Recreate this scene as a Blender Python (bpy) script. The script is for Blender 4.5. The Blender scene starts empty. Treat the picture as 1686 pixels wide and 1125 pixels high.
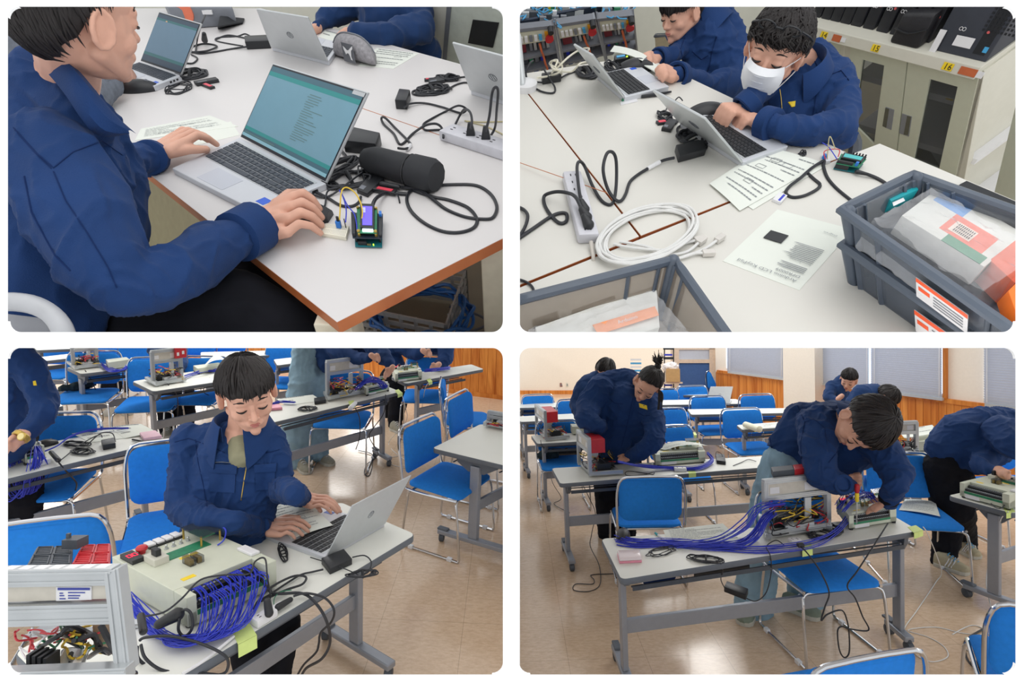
import bpy, bmesh, math, random
from mathutils import Vector, Matrix, noise
random.seed(7)
SC = bpy.context.scene
COL = SC.collection
V = Vector
# ------------------------------------------------------------------ camera
F, CX, CY = 900.0, 843.0, 562.5
UP4 = -V((.04,1,.05)).normalized() # hall floor normal in camera axes (x right, y down, z forward)
_f = V((0,0,1)); _f =(_f-UP4*_f.dot(UP4)).normalized(); _r = _f.cross(UP4)
_r.normalize()
CAMPOS = V((0,0,2.0))
def c2w(v): # camera axes -> world axes
 v = V(v); return V((v.dot(_r),v.dot(_f),v.dot(UP4)))
cam_d = bpy.data.cameras.new('camera'); cam = bpy.data.objects.new('camera', cam_d); COL.objects.link(cam)
cam_d.sensor_width = 36; cam_d.lens = F/1686*36; cam_d.clip_start = .02; cam_d.clip_end = 80
_x, _y, _z = c2w((1,0,0)), c2w((0,-1,0)), c2w((0,0,-1))
_m = Matrix((_x,_y,_z)).transposed().to_4x4(); _m.translation = CAMPOS; cam.matrix_world = _m
SC.camera = cam
# ------------------------------------------------------------------ world and exposure
SC.view_settings.view_transform = 'Standard'; SC.view_settings.look = 'None'
SC.view_settings.exposure = 0.0; SC.view_settings.gamma = 1; SC.view_settings.use_curve_mapping = False
w = bpy.data.worlds.new('sky'); SC.world = w; w.use_nodes = True
w.node_tree.nodes['Background'].inputs[0].default_value =(.97, .985, 1, 1)
w.node_tree.nodes['Background'].inputs[1].default_value = 1.0
def P(px, py, D):return CAMPOS+c2w(((px-CX)/F*D,(py-CY)/F*D,D))
class Room:
 def __init__(s, a, c, H):
  s.d = V((a,1,c)).normalized(); s.H = H; s.up = c2w(-s.d)
  f = c2w((0,0,1)); s.fw =(f-s.up*f.dot(s.up)).normalized(); s.rt = s.fw.cross(s.up).normalized()
 def D(s, px, py, h=0):
  r = V(((px-CX)/F,(py-CY)/F,1)); return (s.H-h)/r.dot(s.d)
 def at(s, px, py, h=0):return P(px, py, s.D(px,py,h))
R1, R2, R3, R4 = Room(0, .95, .66), Room(0, 1.15, .80), Room(-.05, .17, 2.05), Room(.04, .05, 2.0)
ROOM = R4
REG ={} # object name -> room it belongs to
# ------------------------------------------------------------------ lamps
def lamp(name, loc, up, sx, sy, radiance, rt=None, col=(1,.98,.95)):
 l = bpy.data.lights.new(name, 'AREA'); l.shape = 'RECTANGLE'; l.size = sx; l.size_y = sy
 l.energy = radiance*math.pi*sx*sy; l.color = col
 o = bpy.data.objects.new(name, l); COL.objects.link(o)
 z = V(up).normalized(); x = V(rt or (1,0,0)); x =(x-z*x.dot(z)).normalized(); y = z.cross(x)
 m = Matrix((x,y,z)).transposed().to_4x4(); m.translation = loc; o.matrix_world = m
 return o
LAMPS =[]
lamp('ceiling_or_fill_lamp', R1 .at(420,250)+R1 .up*2.0+R1 .fw*-.3, R1 .up, 1.2, 2.4, 1.5, R1 .rt)
lamp('ceiling_or_fill_lamp', R2 .at(1300,250)+R2 .up*2.0+R2 .fw*-.3, R2 .up, 1.2, 2.4, 1.5, R2 .rt)
for X in (-6.2, -2.6, 2.6, 6.2, 9.8):
 for Y in (5.0, 7.6, 10.2, 12.8):
  lamp('ceiling_or_fill_lamp', V((X,Y,3.1)),(0,0,1), .6, 1.3, 10.5)
lamp('ceiling_or_fill_lamp', V((-1.7,1.6,1.985+1.6*-.05)),(0,.05,1), 2.6, 2.3, .75)  # added fill panel below the divider for the near lower-left room, no hall fixture
lamp('ceiling_or_fill_lamp', V((1.7,1.6,1.985+1.6*-.05)),(0,.05,1), 2.6, 2.3, .75)  # matching added fill panel for the near lower-right room
# ------------------------------------------------------------------ materials
def lin(c):
 return tuple(((x/255)/12.92 if x<=10 else (((x/255)+.055)/1.055)**2.4)for x in c)
MAT ={}
def mat(name, rgb, rough=.5, metal=0, var=.06, scale=30, bump=0, bscale=200, spec=.5, trans=0, emit=0, alpha=1, sheen=0, stretch=None):
 if name in MAT:return MAT[name]
 m = bpy.data.materials.new(name); m.use_nodes = True; nt = m.node_tree; b = nt.nodes['Principled BSDF']
 c = lin(rgb)
 b.inputs['Roughness'].default_value = rough; b.inputs['Metallic'].default_value = metal
 b.inputs['Specular IOR Level'].default_value = spec; b.inputs['Transmission Weight'].default_value = trans
 b.inputs['Alpha'].default_value = alpha; b.inputs['Sheen Weight'].default_value = sheen
 tc = nt.nodes.new('ShaderNodeTexCoord'); src = tc.outputs['Object']
 if stretch:
  mp = nt.nodes.new('ShaderNodeMapping'); mp.inputs['Scale'].default_value = stretch; nt.links.new(src, mp.inputs[0]); src = mp.outputs[0]
 if var:
  n = nt.nodes.new('ShaderNodeTexNoise'); n.inputs['Scale'].default_value = scale; n.inputs['Detail'].default_value = 4
  nt.links.new(src, n.inputs['Vector'])
  r = nt.nodes.new('ShaderNodeMapRange'); r.inputs['From Min'].default_value = .3; r.inputs['From Max'].default_value = .7
  r.inputs['To Min'].default_value = 1-var; r.inputs['To Max'].default_value = 1+var
  nt.links.new(n.outputs['Fac'], r.inputs['Value'])
  mx = nt.nodes.new('ShaderNodeVectorMath'); mx.operation = 'SCALE'; mx.inputs[0].default_value = c
  nt.links.new(r.outputs['Result'], mx.inputs['Scale']); nt.links.new(mx.outputs[0], b.inputs['Base Color'])
 else:b.inputs['Base Color'].default_value =(*c, 1)
 if bump:
  n2 = nt.nodes.new('ShaderNodeTexNoise'); n2 .inputs['Scale'].default_value = bscale; n2 .inputs['Detail'].default_value = 3
  nt.links.new(src, n2 .inputs['Vector']); bp = nt.nodes.new('ShaderNodeBump'); bp.inputs['Strength'].default_value = bump
  bp.inputs['Distance'].default_value = .004
  nt.links.new(n2 .outputs['Fac'], bp.inputs['Height']); nt.links.new(bp.outputs[0], b.inputs['Normal'])
 if emit:b.inputs['Emission Color'].default_value =(*c, 1); b.inputs['Emission Strength'].default_value = emit
 MAT[name] = m; return m
def wood(name, rgb, rgb2, scale, stretch, plank=None):
 m = mat(name, rgb, .45, var=0); nt = m.node_tree; b = nt.nodes['Principled BSDF']
 tc = nt.nodes.new('ShaderNodeTexCoord'); mp = nt.nodes.new('ShaderNodeMapping'); mp.inputs['Scale'].default_value = stretch
 nt.links.new(tc.outputs['Object'], mp.inputs[0]); n = nt.nodes.new('ShaderNodeTexNoise'); n.inputs['Scale'].default_value = scale
 n.inputs['Detail'].default_value = 6; n.inputs['Distortion'].default_value = .6; nt.links.new(mp.outputs[0], n.inputs['Vector'])
 cr = nt.nodes.new('ShaderNodeValToRGB'); cr.color_ramp.elements[0].position = .35; cr.color_ramp.elements[1].position = .65
 cr.color_ramp.elements[0].color =(*lin(rgb2), 1); cr.color_ramp.elements[1].color =(*lin(rgb), 1)
 nt.links.new(n.outputs['Fac'], cr.inputs[0]); nt.links.new(cr.outputs[0], b.inputs['Base Color']); return m
M_NAVY = mat('navy_twill',(27,56,104), .82, var=.10, scale=9, bump=.25, bscale=420, sheen=.04, spec=.22)
M_NAVY2 = mat('navy_twill_far',(31,58,102), .85, var=.12, scale=7, sheen=.1, spec=.2)
M_SEAM = mat('navy_seam',(18,40,84), .9, var=.05, spec=.2)
M_SKIN = mat('skin',(218,168,146), .5, var=.05, scale=25, bump=.06, bscale=300, spec=.35)
M_SKIN2 = mat('skin_deep',(208,158,134), .5, var=.05, scale=25, spec=.3)
M_LIP = mat('lip',(188,116,108), .5, var=.03)
M_HAIR = mat('black_hair',(36,32,32), .5, var=.2, scale=60, spec=.35)
M_DARK = mat('eye_dark',(28,20,20), .4, var=0)
M_BLACKC = mat('black_cloth',(26,27,33), .9, var=.2, scale=12, spec=.15)
M_JEAN = mat('pale_denim',(140,170,188), .9, var=.22, scale=7, bump=.2, bscale=350, spec=.15)
M_GREYC = mat('grey_sweater',(112,118,128), .95, var=.15, scale=60, bump=.4, bscale=250, spec=.1)
M_OLIVE = mat('olive_shirt',(140,138,112), .9, var=.08)
M_TABLE1 = mat('white_laminate',(216,213,212), .38, var=.012, scale=2, spec=.4)
M_TABLE2 = mat('warm_white_laminate',(217,215,208), .4, var=.012, scale=2, spec=.4)
M_ORANGE = wood('orange_wood_edge',(190,112,62),(170,92,45), 6,(1,1,1))
M_SILVER = mat('silver_plastic',(196,200,202), .35, metal=.35, var=.02)
M_SILVER2 = mat('silver_deck',(205,208,214), .4, metal=.2, var=.015)
M_KEY = mat('key_grey',(62,68,78), .55, var=.04)
M_KEYD = mat('key_black',(36,38,42), .55, var=.04)
M_BEZEL = mat('bezel',(38,42,50), .45, var=.03)
M_BLK = mat('black_plastic',(34,36,40), .42, var=.06)
M_BLK2 = mat('matte_black',(40,42,46), .75, var=.08, bump=.1, bscale=500)
M_CABLE = mat('black_cable',(36,38,44), .45, var=.05)
M_CABW = mat('white_cable',(222,222,220), .5, var=.03)
M_CABB = mat('blue_wire',(42,58,190), .45, var=.08, scale=8)
M_WHITE = mat('white_plastic',(226,226,228), .45, var=.02)
M_GREYP = mat('grey_plastic',(120,124,132), .5, var=.04)
M_PAPER = mat('paper',(226,230,222), .85, var=.015, scale=6, spec=.2)
M_INK = mat('printed_ink',(140,144,148), .9, var=.1)
M_INKD = mat('dark_ink',(50,54,70), .9, var=.1)
M_CREAM = mat('cream_steel',(204,208,190), .5, var=.02)
M_CREAMF = mat('cream_steel_frame',(205,203,190), .5, var=.02)
M_ALU = mat('aluminium',(190,194,196), .33, metal=.75, var=.06, scale=10)
M_GREYM = mat('grey_painted_steel',(150,154,162), .4, metal=.3, var=.03)
M_GREYD = mat('dark_grey_edge',(98,104,112), .5, var=.04)
M_CHROME = mat('chrome',(205,207,210), .14, metal=1, var=.02)
M_BLUE = mat('blue_seat_fabric',(40,132,224), .85, var=.06, scale=50, bump=.2, bscale=700, spec=.2)
M_DESK = mat('pale_grey_laminate',(230,231,223), .4, var=.02, scale=3)
M_RED = mat('red_plastic',(190,40,50), .4, var=.08)
M_DGREY = mat('charcoal_plastic',(70,76,84), .5, var=.06)
M_GREEN = mat('circuit_green',(46,128,92), .45, var=.15, scale=60)
M_TEAL = mat('circuit_teal',(22,110,120), .45, var=.12, scale=60)
M_YEL = mat('yellow',(240,208,40), .5, var=.05)
M_YCAB = mat('yellow_wire',(225,190,60), .5, var=.05)
M_RCAB = mat('red_wire',(200,50,60), .5, var=.05)
M_TAPE = mat('lime_tape',(214,232,140), .6, var=.05)
M_LBLUE = mat('light_blue',(70,160,210), .5, var=.05)
M_GLASS = mat('smoked_glass',(60,66,72), .08, var=0, alpha=.45)
M_WALLW = mat('white_board',(250,250,250), .9, var=.004, spec=.1)
M_CREAMW = mat('cream_wall',(243,234,220), .85, var=.02, scale=40)
M_GREYW = mat('pale_wall',(212,212,200), .85, var=.02, scale=20)
M_BLIND = mat('blind_grey',(200,206,218), .7, var=.02)
M_BRASS = mat('brass',(200,170,90), .3, metal=.8, var=.05)
M_FLOORD = mat('brown_floor',(150,140,118), .45, var=.08, scale=5)
M_REDLED = mat('red_led',(255,40,70), .5, var=0, emit=2.0)
M_GRLED = mat('green_led',(180,255,60), .5, var=0, emit=2.0)
# ------------------------------------------------------------------ mesh helpers
class MB:
 def __init__(s):s.v =[]; s.f =[]; s.m =[]
 def add(s, vs, fs, mi=0):
  o = len(s.v); s.v+=[V(x)for x in vs]; s.f+=[[i+o for i in f]for f in fs]; s.m+=[mi]*len(fs); return s
 def box(s, c, hx, hy, hz, mi=0):
  c, hx, hy, hz = V(c), V(hx), V(hy), V(hz)
  vs =[c+hx*a+hy*b+hz*d for d in (-1,1)for b in (-1,1)for a in (-1,1)]
  return s.add(vs,[(0,2,3,1),(4,5,7,6),(0,1,5,4),(2,6,7,3),(0,4,6,2),(1,3,7,5)], mi)
 def hexa(s, b, t, mi=0): # b,t: 4 bottom and 4 top points in the same order
  return s.add(list(b)+list(t),[(3,2,1,0),(4,5,6,7)]+[(i,(i+1)%4,(i+1)%4+4,i+4)for i in range(4)], mi)
 def prism(s, poly, vec, mi=0):
  n = len(poly); vec = V(vec); vs =[V(p)for p in poly]+[V(p)+vec for p in poly]
  return s.add(vs,[list(range(n))[::-1],list(range(n,2*n))]+[(i,(i+1)%n,(i+1)%n+n,i+n)for i in range(n)], mi)
 def grid(s, pts, mi=0, thick=None): # pts[i][j]
  a, b = len(pts), len(pts[0]); vs =[p for r in pts for p in r]
  fs =[(i*b+j,i*b+j+1,(i+1)*b+j+1,(i+1)*b+j)for i in range(a-1)for j in range(b-1)]
  if thick is None:return s.add(vs, fs, mi)
  n = len(vs); t = V(thick); fs+=[tuple(k+n for k in f[::-1])for f in fs]
  edge =[j for j in range(b)]+[i*b+b-1 for i in range(1,a)]+[(a-1)*b+j for j in range(b-2,-1,-1)]+[i*b for i in range(a-2,0,-1)]
  m = len(edge); fs+=[(edge[k],edge[k]+n,edge[(k+1)%m]+n,edge[(k+1)%m])for k in range(m)]
  return s.add(vs+[V(v)+t for v in vs], fs, mi)
 def tube(s, pts, r, n=8, closed=False, mi=0, smooth=0, flat=1.0):
  pts =[V(p)for p in pts]
  if smooth:pts = spline(pts, smooth, closed)
  k = len(pts); rr = r if isinstance(r,(list,tuple))else [r]*k
  if len(rr)!=k:rr =[rr[min(len(rr)-1,int(i*(len(rr)-1)/max(1,k-1)+.5))]for i in range(k)]
  vs =[]; prev = None
  for i, p in enumerate(pts):
   t =(pts[(i+1)%k]-pts[i-1])if closed else (pts[min(i+1,k-1)]-pts[max(i-1,0)])
   if t.length<1e-9:t = V((0,0,1))
   t.normalize()
   if prev is None:x = t.orthogonal().normalized()
   else:
    x = prev-t*prev.dot(t)
    x = x.normalized()if x.length>1e-6 else t.orthogonal().normalized()
   prev = x; y = t.cross(x)
   for j in range(n):
    a = 2*math.pi*j/n; vs.append(p+x*(math.cos(a)*rr[i])+y*(math.sin(a)*rr[i]*flat))
  fs =[(i*n+j,i*n+(j+1)%n,(i+1)*n+(j+1)%n,(i+1)*n+j)for i in range(k-1)for j in range(n)]
  if closed:fs+=[((k-1)*n+j,(k-1)*n+(j+1)%n,(j+1)%n,j)for j in range(n)]
  else:fs+=[tuple(range(n))[::-1], tuple((k-1)*n+j for j in range(n))]
  return s.add(vs, fs, mi)
 def lathe(s, base, axis, prof, n=20, mi=0, xa=None): # prof: [(r,h)]
  ax = V(axis).normalized(); x = V(xa).normalized()if xa else ax.orthogonal().normalized(); y = ax.cross(x); base = V(base)
  vs =[base+ax*h+(x*math.cos(2*math.pi*j/n)+y*math.sin(2*math.pi*j/n))*r for r, h in prof for j in range(n)]
  k = len(prof)
  fs =[(i*n+j,i*n+(j+1)%n,(i+1)*n+(j+1)%n,(i+1)*n+j)for i in range(k-1)for j in range(n)]
  fs+=[tuple(range(n))[::-1], tuple((k-1)*n+j for j in range(n))]
  return s.add(vs, fs, mi)
 def ell(s, c, ax, ay, az, n=16, k=10, mi=0):
  c, ax, ay, az = V(c), V(ax), V(ay), V(az); vs =[c+az]; fs =[]
  for i in range(1, k):
   th = math.pi*i/k
   for j in range(n):
    ph = 2*math.pi*j/n; vs.append(c+ax*(math.sin(th)*math.cos(ph))+ay*(math.sin(th)*math.sin(ph))+az*math.cos(th))
  vs.append(c-az); e = len(vs)-1
  fs+=[(0,1+j,1+(j+1)%n)for j in range(n)]
  fs+=[(1+i*n+j,1+(i+1)*n+j,1+(i+1)*n+(j+1)%n,1+i*n+(j+1)%n)for i in range(k-2)for j in range(n)]
  fs+=[(e,1+(k-2)*n+(j+1)%n,1+(k-2)*n+j)for j in range(n)]
  return s.add(vs, fs, mi)
 def cap(s, p, q, ra, rb, n=14, mi=0): # tapered capsule
  p, q = V(p), V(q); d = q-p; L = d.length
  if L<1e-6:return s.ell(p, V((ra,0,0)), V((0,ra,0)), V((0,0,ra)), n, 8, mi)
  t = d/L; x = t.orthogonal().normalized(); y = t.cross(x); rings =[]
  for a in (-80, -50, -20, 0):rings.append((p+t*(math.sin(math.radians(a))*ra),math.cos(math.radians(a))*ra))
  for a in (0, 20, 50, 80):rings.append((q+t*(math.sin(math.radians(a))*rb),math.cos(math.radians(a))*rb))
  vs =[c+(x*math.cos(2*math.pi*j/n)+y*math.sin(2*math.pi*j/n))*r for c, r in rings for j in range(n)]
  k = len(rings)
  fs =[(i*n+j,i*n+(j+1)%n,(i+1)*n+(j+1)%n,(i+1)*n+j)for i in range(k-1)for j in range(n)]
  fs+=[tuple(range(n))[::-1], tuple((k-1)*n+j for j in range(n))]
  return s.add(vs, fs, mi)
 def build(s, name, mats, parent=None, smooth=True, bevel=0, seg=2, origin=None):
  me = bpy.data.meshes.new(name)
  if parent is not None:off = world_off(parent)
  elif origin is not None:off = V(origin)
  else:
   n = len(s.v); off = sum(s.v, V())/n
   off = off-ROOM.up*(off.dot(ROOM.up)-min(v.dot(ROOM.up)for v in s.v))
  me.from_pydata([v-off for v in s.v],[], s.f)
  mats = mats if isinstance(mats,(list,tuple))else [mats]
  for m in mats:me.materials.append(m)
  me.polygons.foreach_set('material_index', s.m)
  me.update()
  if bevel:
   bm = bmesh.new(); bm.from_mesh(me)
   es =[e for e in bm.edges if len(e.link_faces)==2 and e.calc_face_angle(0)>.6]
   bmesh.ops.bevel(bm, geom=es, offset=bevel, segments=seg, affect='EDGES', profile=.5, clamp_overlap=True)
   bm.to_mesh(me); bm.free()
  return link(name, me, parent, off, smooth)
def shade(me, smooth=True, ang=.7):
 me.polygons.foreach_set('use_smooth',[smooth]*len(me.polygons))
 if smooth:
  try:me.set_sharp_from_angle(angle=ang)
  except Exception:pass
def world_off(p):
 o = V()
 while p is not None:o+=p.location; p = p.parent
 return o
def link(name, me, parent, off, smooth=True):
 shade(me, smooth); o = bpy.data.objects.new(name, me); COL.objects.link(o)
 if parent is None:o.location = off
 else:o.parent = parent
 REG[o.name] = ROOM
 return o
def spline(pts, k, closed=False):
 n = len(pts); out =[]
 if n<3 and not closed:return pts
 for i in range(n if closed else n-1):
  if closed:p0, p1, p2, p3 = pts[i-1], pts[i], pts[(i+1)%n], pts[(i+2)%n]
  else:p0, p1, p2, p3 = pts[max(i-1,0)], pts[i], pts[i+1], pts[min(i+2,n-1)]
  for j in range(k):
   t = j/k; out.append(.5*((2*p1)+(p2-p0)*t+(2*p0-5*p1+4*p2-p3)*t*t+(3*p1-p0-3*p2+p3)*t**3))
 if not closed:out.append(pts[-1])
 return out
def tag(o, label, cat, group=None, kind=None):
 if label:o['label'] = label
 if cat:o['category'] = cat
 if group:o['group'] = group
 if kind:o['kind'] = kind
 return o
def thing(name, loc, label, cat, group=None):
 o = bpy.data.objects.new(name, None); COL.objects.link(o); o.location = loc; o.empty_display_size = .05
 REG[o.name] = ROOM
 return tag(o, label, cat, group)
def struct(o):o['kind'] = 'structure'; return o
def copy_tree(o, parent=None):
 c = o.copy(); COL.objects.link(c); c.parent = parent; REG[c.name] = ROOM
 for ch in list(o.children):copy_tree(ch, c)
 return c
def lerp(a, b, t):return V(a)*(1-t)+V(b)*t
def bil(q, u, v):return lerp(lerp(q[0],q[1],u), lerp(q[3],q[2],u), v) # q: NL NR FR FL
def at(px, py, h=0):return ROOM.at(px, py, h)
def U():return ROOM.up
def text(s, name, mats, parent, o, xd, yd, size, depth=.0004, bold=0):
 c = bpy.data.curves.new('t', 'FONT'); c.body = s; c.size = 1; c.resolution_u = 2; c.offset = bold
 ob = bpy.data.objects.new('t', c); COL.objects.link(ob); dg = bpy.context.evaluated_depsgraph_get()
 me = bpy.data.meshes.new_from_object(ob.evaluated_get(dg)); bpy.data.objects.remove(ob)
 xd, yd = V(xd).normalized(), V(yd).normalized(); n = xd.cross(yd)
 mb = MB(); mb.add([V(o)+xd*(v.co.x*size)+yd*(v.co.y*size)+n*depth for v in me.vertices],[list(p.vertices)for p in me.polygons])
 bpy.data.meshes.remove(me)
 return mb.build(name, mats, parent, smooth=False)
 # ------------------------------------------------------------------ body helpers
def pj(px, py, D, r):return (P(px,py,D), r*D/F) # joint from pixel, depth, radius in pixels
def pt(px, py, h, r):D = ROOM.D(px, py, h); return (P(px,py,D), r*D/F)
def chain(mb, js, mi=0):
 for a, b in zip(js[:-1], js[1:]):mb.cap(a[0], b[0], a[1], b[1])
 return mb
def remesh(mb, name, m, parent, voxel, sm=3, folds=0, freq=9, seed=0, axis=None):
 me = bpy.data.meshes.new(name); off = world_off(parent)
 me.from_pydata([v-off for v in mb.v],[], mb.f); me.materials.append(m)
 o = bpy.data.objects.new('tmp', me); COL.objects.link(o)
 md = o.modifiers.new('r', 'REMESH'); md.mode = 'VOXEL'; md.voxel_size = voxel; md.use_smooth_shade = True
 if sm:s = o.modifiers.new('s', 'SMOOTH'); s.factor = .5; s.iterations = sm
 dg = bpy.context.evaluated_depsgraph_get(); me2 = bpy.data.meshes.new_from_object(o.evaluated_get(dg))
 bpy.data.objects.remove(o); bpy.data.meshes.remove(me); me2 .name = name
 if folds:
  S = V((seed*3.1,seed*1.7,seed*.9)); co =[]
  for v in me2 .vertices:
   p = v.co*freq+S
   wv = noise.noise_vector(p*.45)*1.1
   n1 = noise.noise(p+wv); n2 = noise.noise(p*.5+wv+V((7,3,1)))
   n3 = noise.noise(p*1.9+wv*1.5+V((2,9,4))); d =(1-abs(n1)*3.2); d = d*d if d>0 else 0; e = 1-abs(n3)*4; d+=(.5*e*e if e>0 else 0)-.3
   v_ = v.co+v.normal*(folds*(.8*d+.9*n2)); co+=[v_.x, v_.y, v_.z]
  me2 .vertices.foreach_set('co', co); me2 .update()
 if not len(me2 .materials):me2 .materials.append(m)
 me2 .polygons.foreach_set('material_index',[0]*len(me2 .polygons))
 me2 .polygons.foreach_set('use_smooth',[True]*len(me2 .polygons))
 ob = bpy.data.objects.new(name, me2); COL.objects.link(ob); ob.parent = parent; REG[ob.name] = ROOM
 return ob
class Head:
 """frame: c centre at eye level, f forward, u up (both in camera axes x right, y down, z away), H height chin to crown"""
 def __init__(s, px, py, D, Hpx, f, u):
  s.c = P(px, py, D); s.k = Hpx*D/F/.235
  s.f = c2w(f).normalized(); u = c2w(u); s.u =(u-s.f*u.dot(s.f)).normalized(); s.s = s.u.cross(s.f) # s: towards the head's right-hand screen side
 def p(s, x, y, z):return s.c+(s.s*x+s.f*y+s.u*z)*s.k
 def e(s, mb, c, r, n=16, kk=10):return mb.ell(s.p(*c), s.s*(r[0]*s.k), s.f*(r[1]*s.k), s.u*(r[2]*s.k), n, kk)
 def cp(s, mb, a, b, ra, rb):return mb.cap(s.p(*a), s.p(*b), ra*s.k, rb*s.k)
 def prims(s, mb):
  s.e(mb,(0,-.018,.03),(.075,.095,.085)); s.e(mb,(0,.012,-.02),(.066,.07,.085)); s.e(mb,(0,.03,-.07),(.047,.05,.04))
  s.e(mb,(0,.012,.035),(.066,.076,.06))
  s.cp(mb,(0,.078,-.006),(0,.097,-.036), .007, .0098); s.cp(mb,(0,.070,.012),(0,.081,-.006), .010, .008)
  s.cp(mb,(-.011,.086,-.04),(.011,.086,-.04), .0072, .0072)
  s.cp(mb,(-.036,.068,.014),(.036,.068,.014), .012, .012)
  s.cp(mb,(0,.066,-.1),(0,.06,-.095), .017, .02)
  s.cp(mb,(-.013,.071,-.066),(.013,.071,-.066), .0135, .0135)
  for q in (-1, 1):
   s.e(mb,(q*.031,.068,-.004),(.016,.014,.012)); s.e(mb,(q*.038,.042,-.036),(.024,.028,.026))
   s.cp(mb,(q*.054,-.008,-.05),(q*.02,.048,-.09), .019, .018)
   s.e(mb,(q*.078,-.016,-.012),(.008,.018,.03))
   ring =[s.p(q*(.081+.006*abs(math.cos(t))),-.018+.019*math.cos(t),-.01+.031*math.sin(t))for t in [i*math.pi/5 for i in range(10)]]
   mb.tube(ring, .0055*s.k, 6, closed=True)
 def face(s, parent, lids=1, brows=1, mouth=1):
  m = MB()
  if mouth:
   m.tube([s.p(-.021,.0755,-.067),s.p(-.009,.0838,-.0635),s.p(0,.0848,-.0645),s.p(.009,.0838,-.0635),s.p(.021,.0755,-.067)],[.0015*s.k,.0034*s.k,.003*s.k,.0034*s.k,.0015*s.k], 8, smooth=3)
   m.tube([s.p(-.019,.0755,-.068),s.p(0,.084,-.072),s.p(.019,.0755,-.068)],[.0015*s.k,.0042*s.k,.0015*s.k], 8, smooth=3)
   m.build('lips', M_LIP, parent)
  m = MB()
  for q in (-1, 1):
   if brows:m.tube([s.p(q*.014,.0785,.019),s.p(q*.03,.0785,.025),s.p(q*.05,.066,.019)],[.0022*s.k,.0034*s.k,.0016*s.k], 6, smooth=3, flat=.7)
  if brows:m.build('eyebrows', M_HAIR, parent)
  m = MB()
  for q in (-1, 1):
   m.tube([s.p(q*.016,.0785,-.007),s.p(q*.023,.0815,-.0095),s.p(q*.031,.0825,-.011),s.p(q*.039,.079,-.010),s.p(q*.046,.073,-.007)],[.0012*s.k,.0026*s.k,.0032*s.k,.0026*s.k,.0014*s.k], 6, smooth=3)
  m.build('eyes', M_DARK, parent)
 def hair(s, parent, lim, locks=220, seed=1, thick=1.09, m=None, wave=.0, lock_r=.006, name='hair', crown=(0,-.25,1), top=1.0, sk=(.078,.1,.1), oc=(0,-.018,.022), spike=0):
  rnd = random.Random(seed); mb = MB(); m = m or M_HAIR
  oc = V(oc); cz = V(crown).normalized(); cx = V((1,0,0)); cy = cz.cross(cx)*1
  def pos(az, th, k): # az 0 = front, th from crown
   d = cz*math.cos(th)+(cx*math.sin(az)+(V((0,1,0))-cz*cz.y).normalized()*math.cos(az))*math.sin(th)
   return V((oc.x+d.x*sk[0]*k,oc.y+d.y*sk[1]*k,oc.z+d.z*sk[2]*k*(top if d.z>0 else 1)))
  N, K = 40, 12; outer =[]; inner =[]
  for i in range(K+1):
   ro, ri =[], []
   for j in range(N):
    az = 2*math.pi*j/N; th = lim(az)*i/K*(1+.03*math.sin(az*9+seed)*(i/K))
    bmp = .035*noise.noise(V((math.sin(az)*3*i/K,math.cos(az)*3*i/K,i*.15+seed)))
    ro.append(s.p(*pos(az,th,thick+bmp-(.06 if i==K else 0)))); ri.append(s.p(*pos(az,th,.96)))
   outer.append(ro); inner.append(ri)
  vs =[p for r in outer for p in r]+[p for r in inner for p in r]; o2 =(K+1)*N
  fs =[(i*N+j,i*N+(j+1)%N,(i+1)*N+(j+1)%N,(i+1)*N+j)for i in range(K)for j in range(N)]
  fs+=[tuple(o2+x for x in f[::-1])for f in fs[:K*N]]
  fs+=[(K*N+j,K*N+(j+1)%N,o2+K*N+(j+1)%N,o2+K*N+j)for j in range(N)]
  mb.add(vs, fs)
  for _ in range(locks):
   az = rnd.random()*2*math.pi; L = lim(az); t0 = rnd.uniform(.0, .75)*L; t1 = min(L*rnd.uniform(.96,1.08), t0+rnd.uniform(.5,1.1))
   pts =[]; daz = rnd.uniform(-.18, .18)
   for i in range(6):
    t = i/5; th = t0+(t1-t0)*t; a = az+daz*t+wave*math.sin(t*6+rnd.random()*3)
    pts.append(s.p(*pos(a,th,thick+.005+.035*math.sin(t*math.pi)+wave*.12*rnd.random()+(spike*t*t if spike else 0)-(.03 if t==1 and t1>L*.9 else 0))))
   r = lock_r*s.k*rnd.uniform(.6, 1.1)
   mb.tube(pts,[r*.5,r,r,r*.9,r*.6,r*.1], 5, flat=.55)
  return mb.build(name, m, parent)
def lim_short(front=1.35, side=1.55, back=2.15):
 def f(az):
  c = math.cos(az); return side+(front-side)*max(0, c)**1.5+(back-side)*max(0, -c)**1.2
 return f
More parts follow.
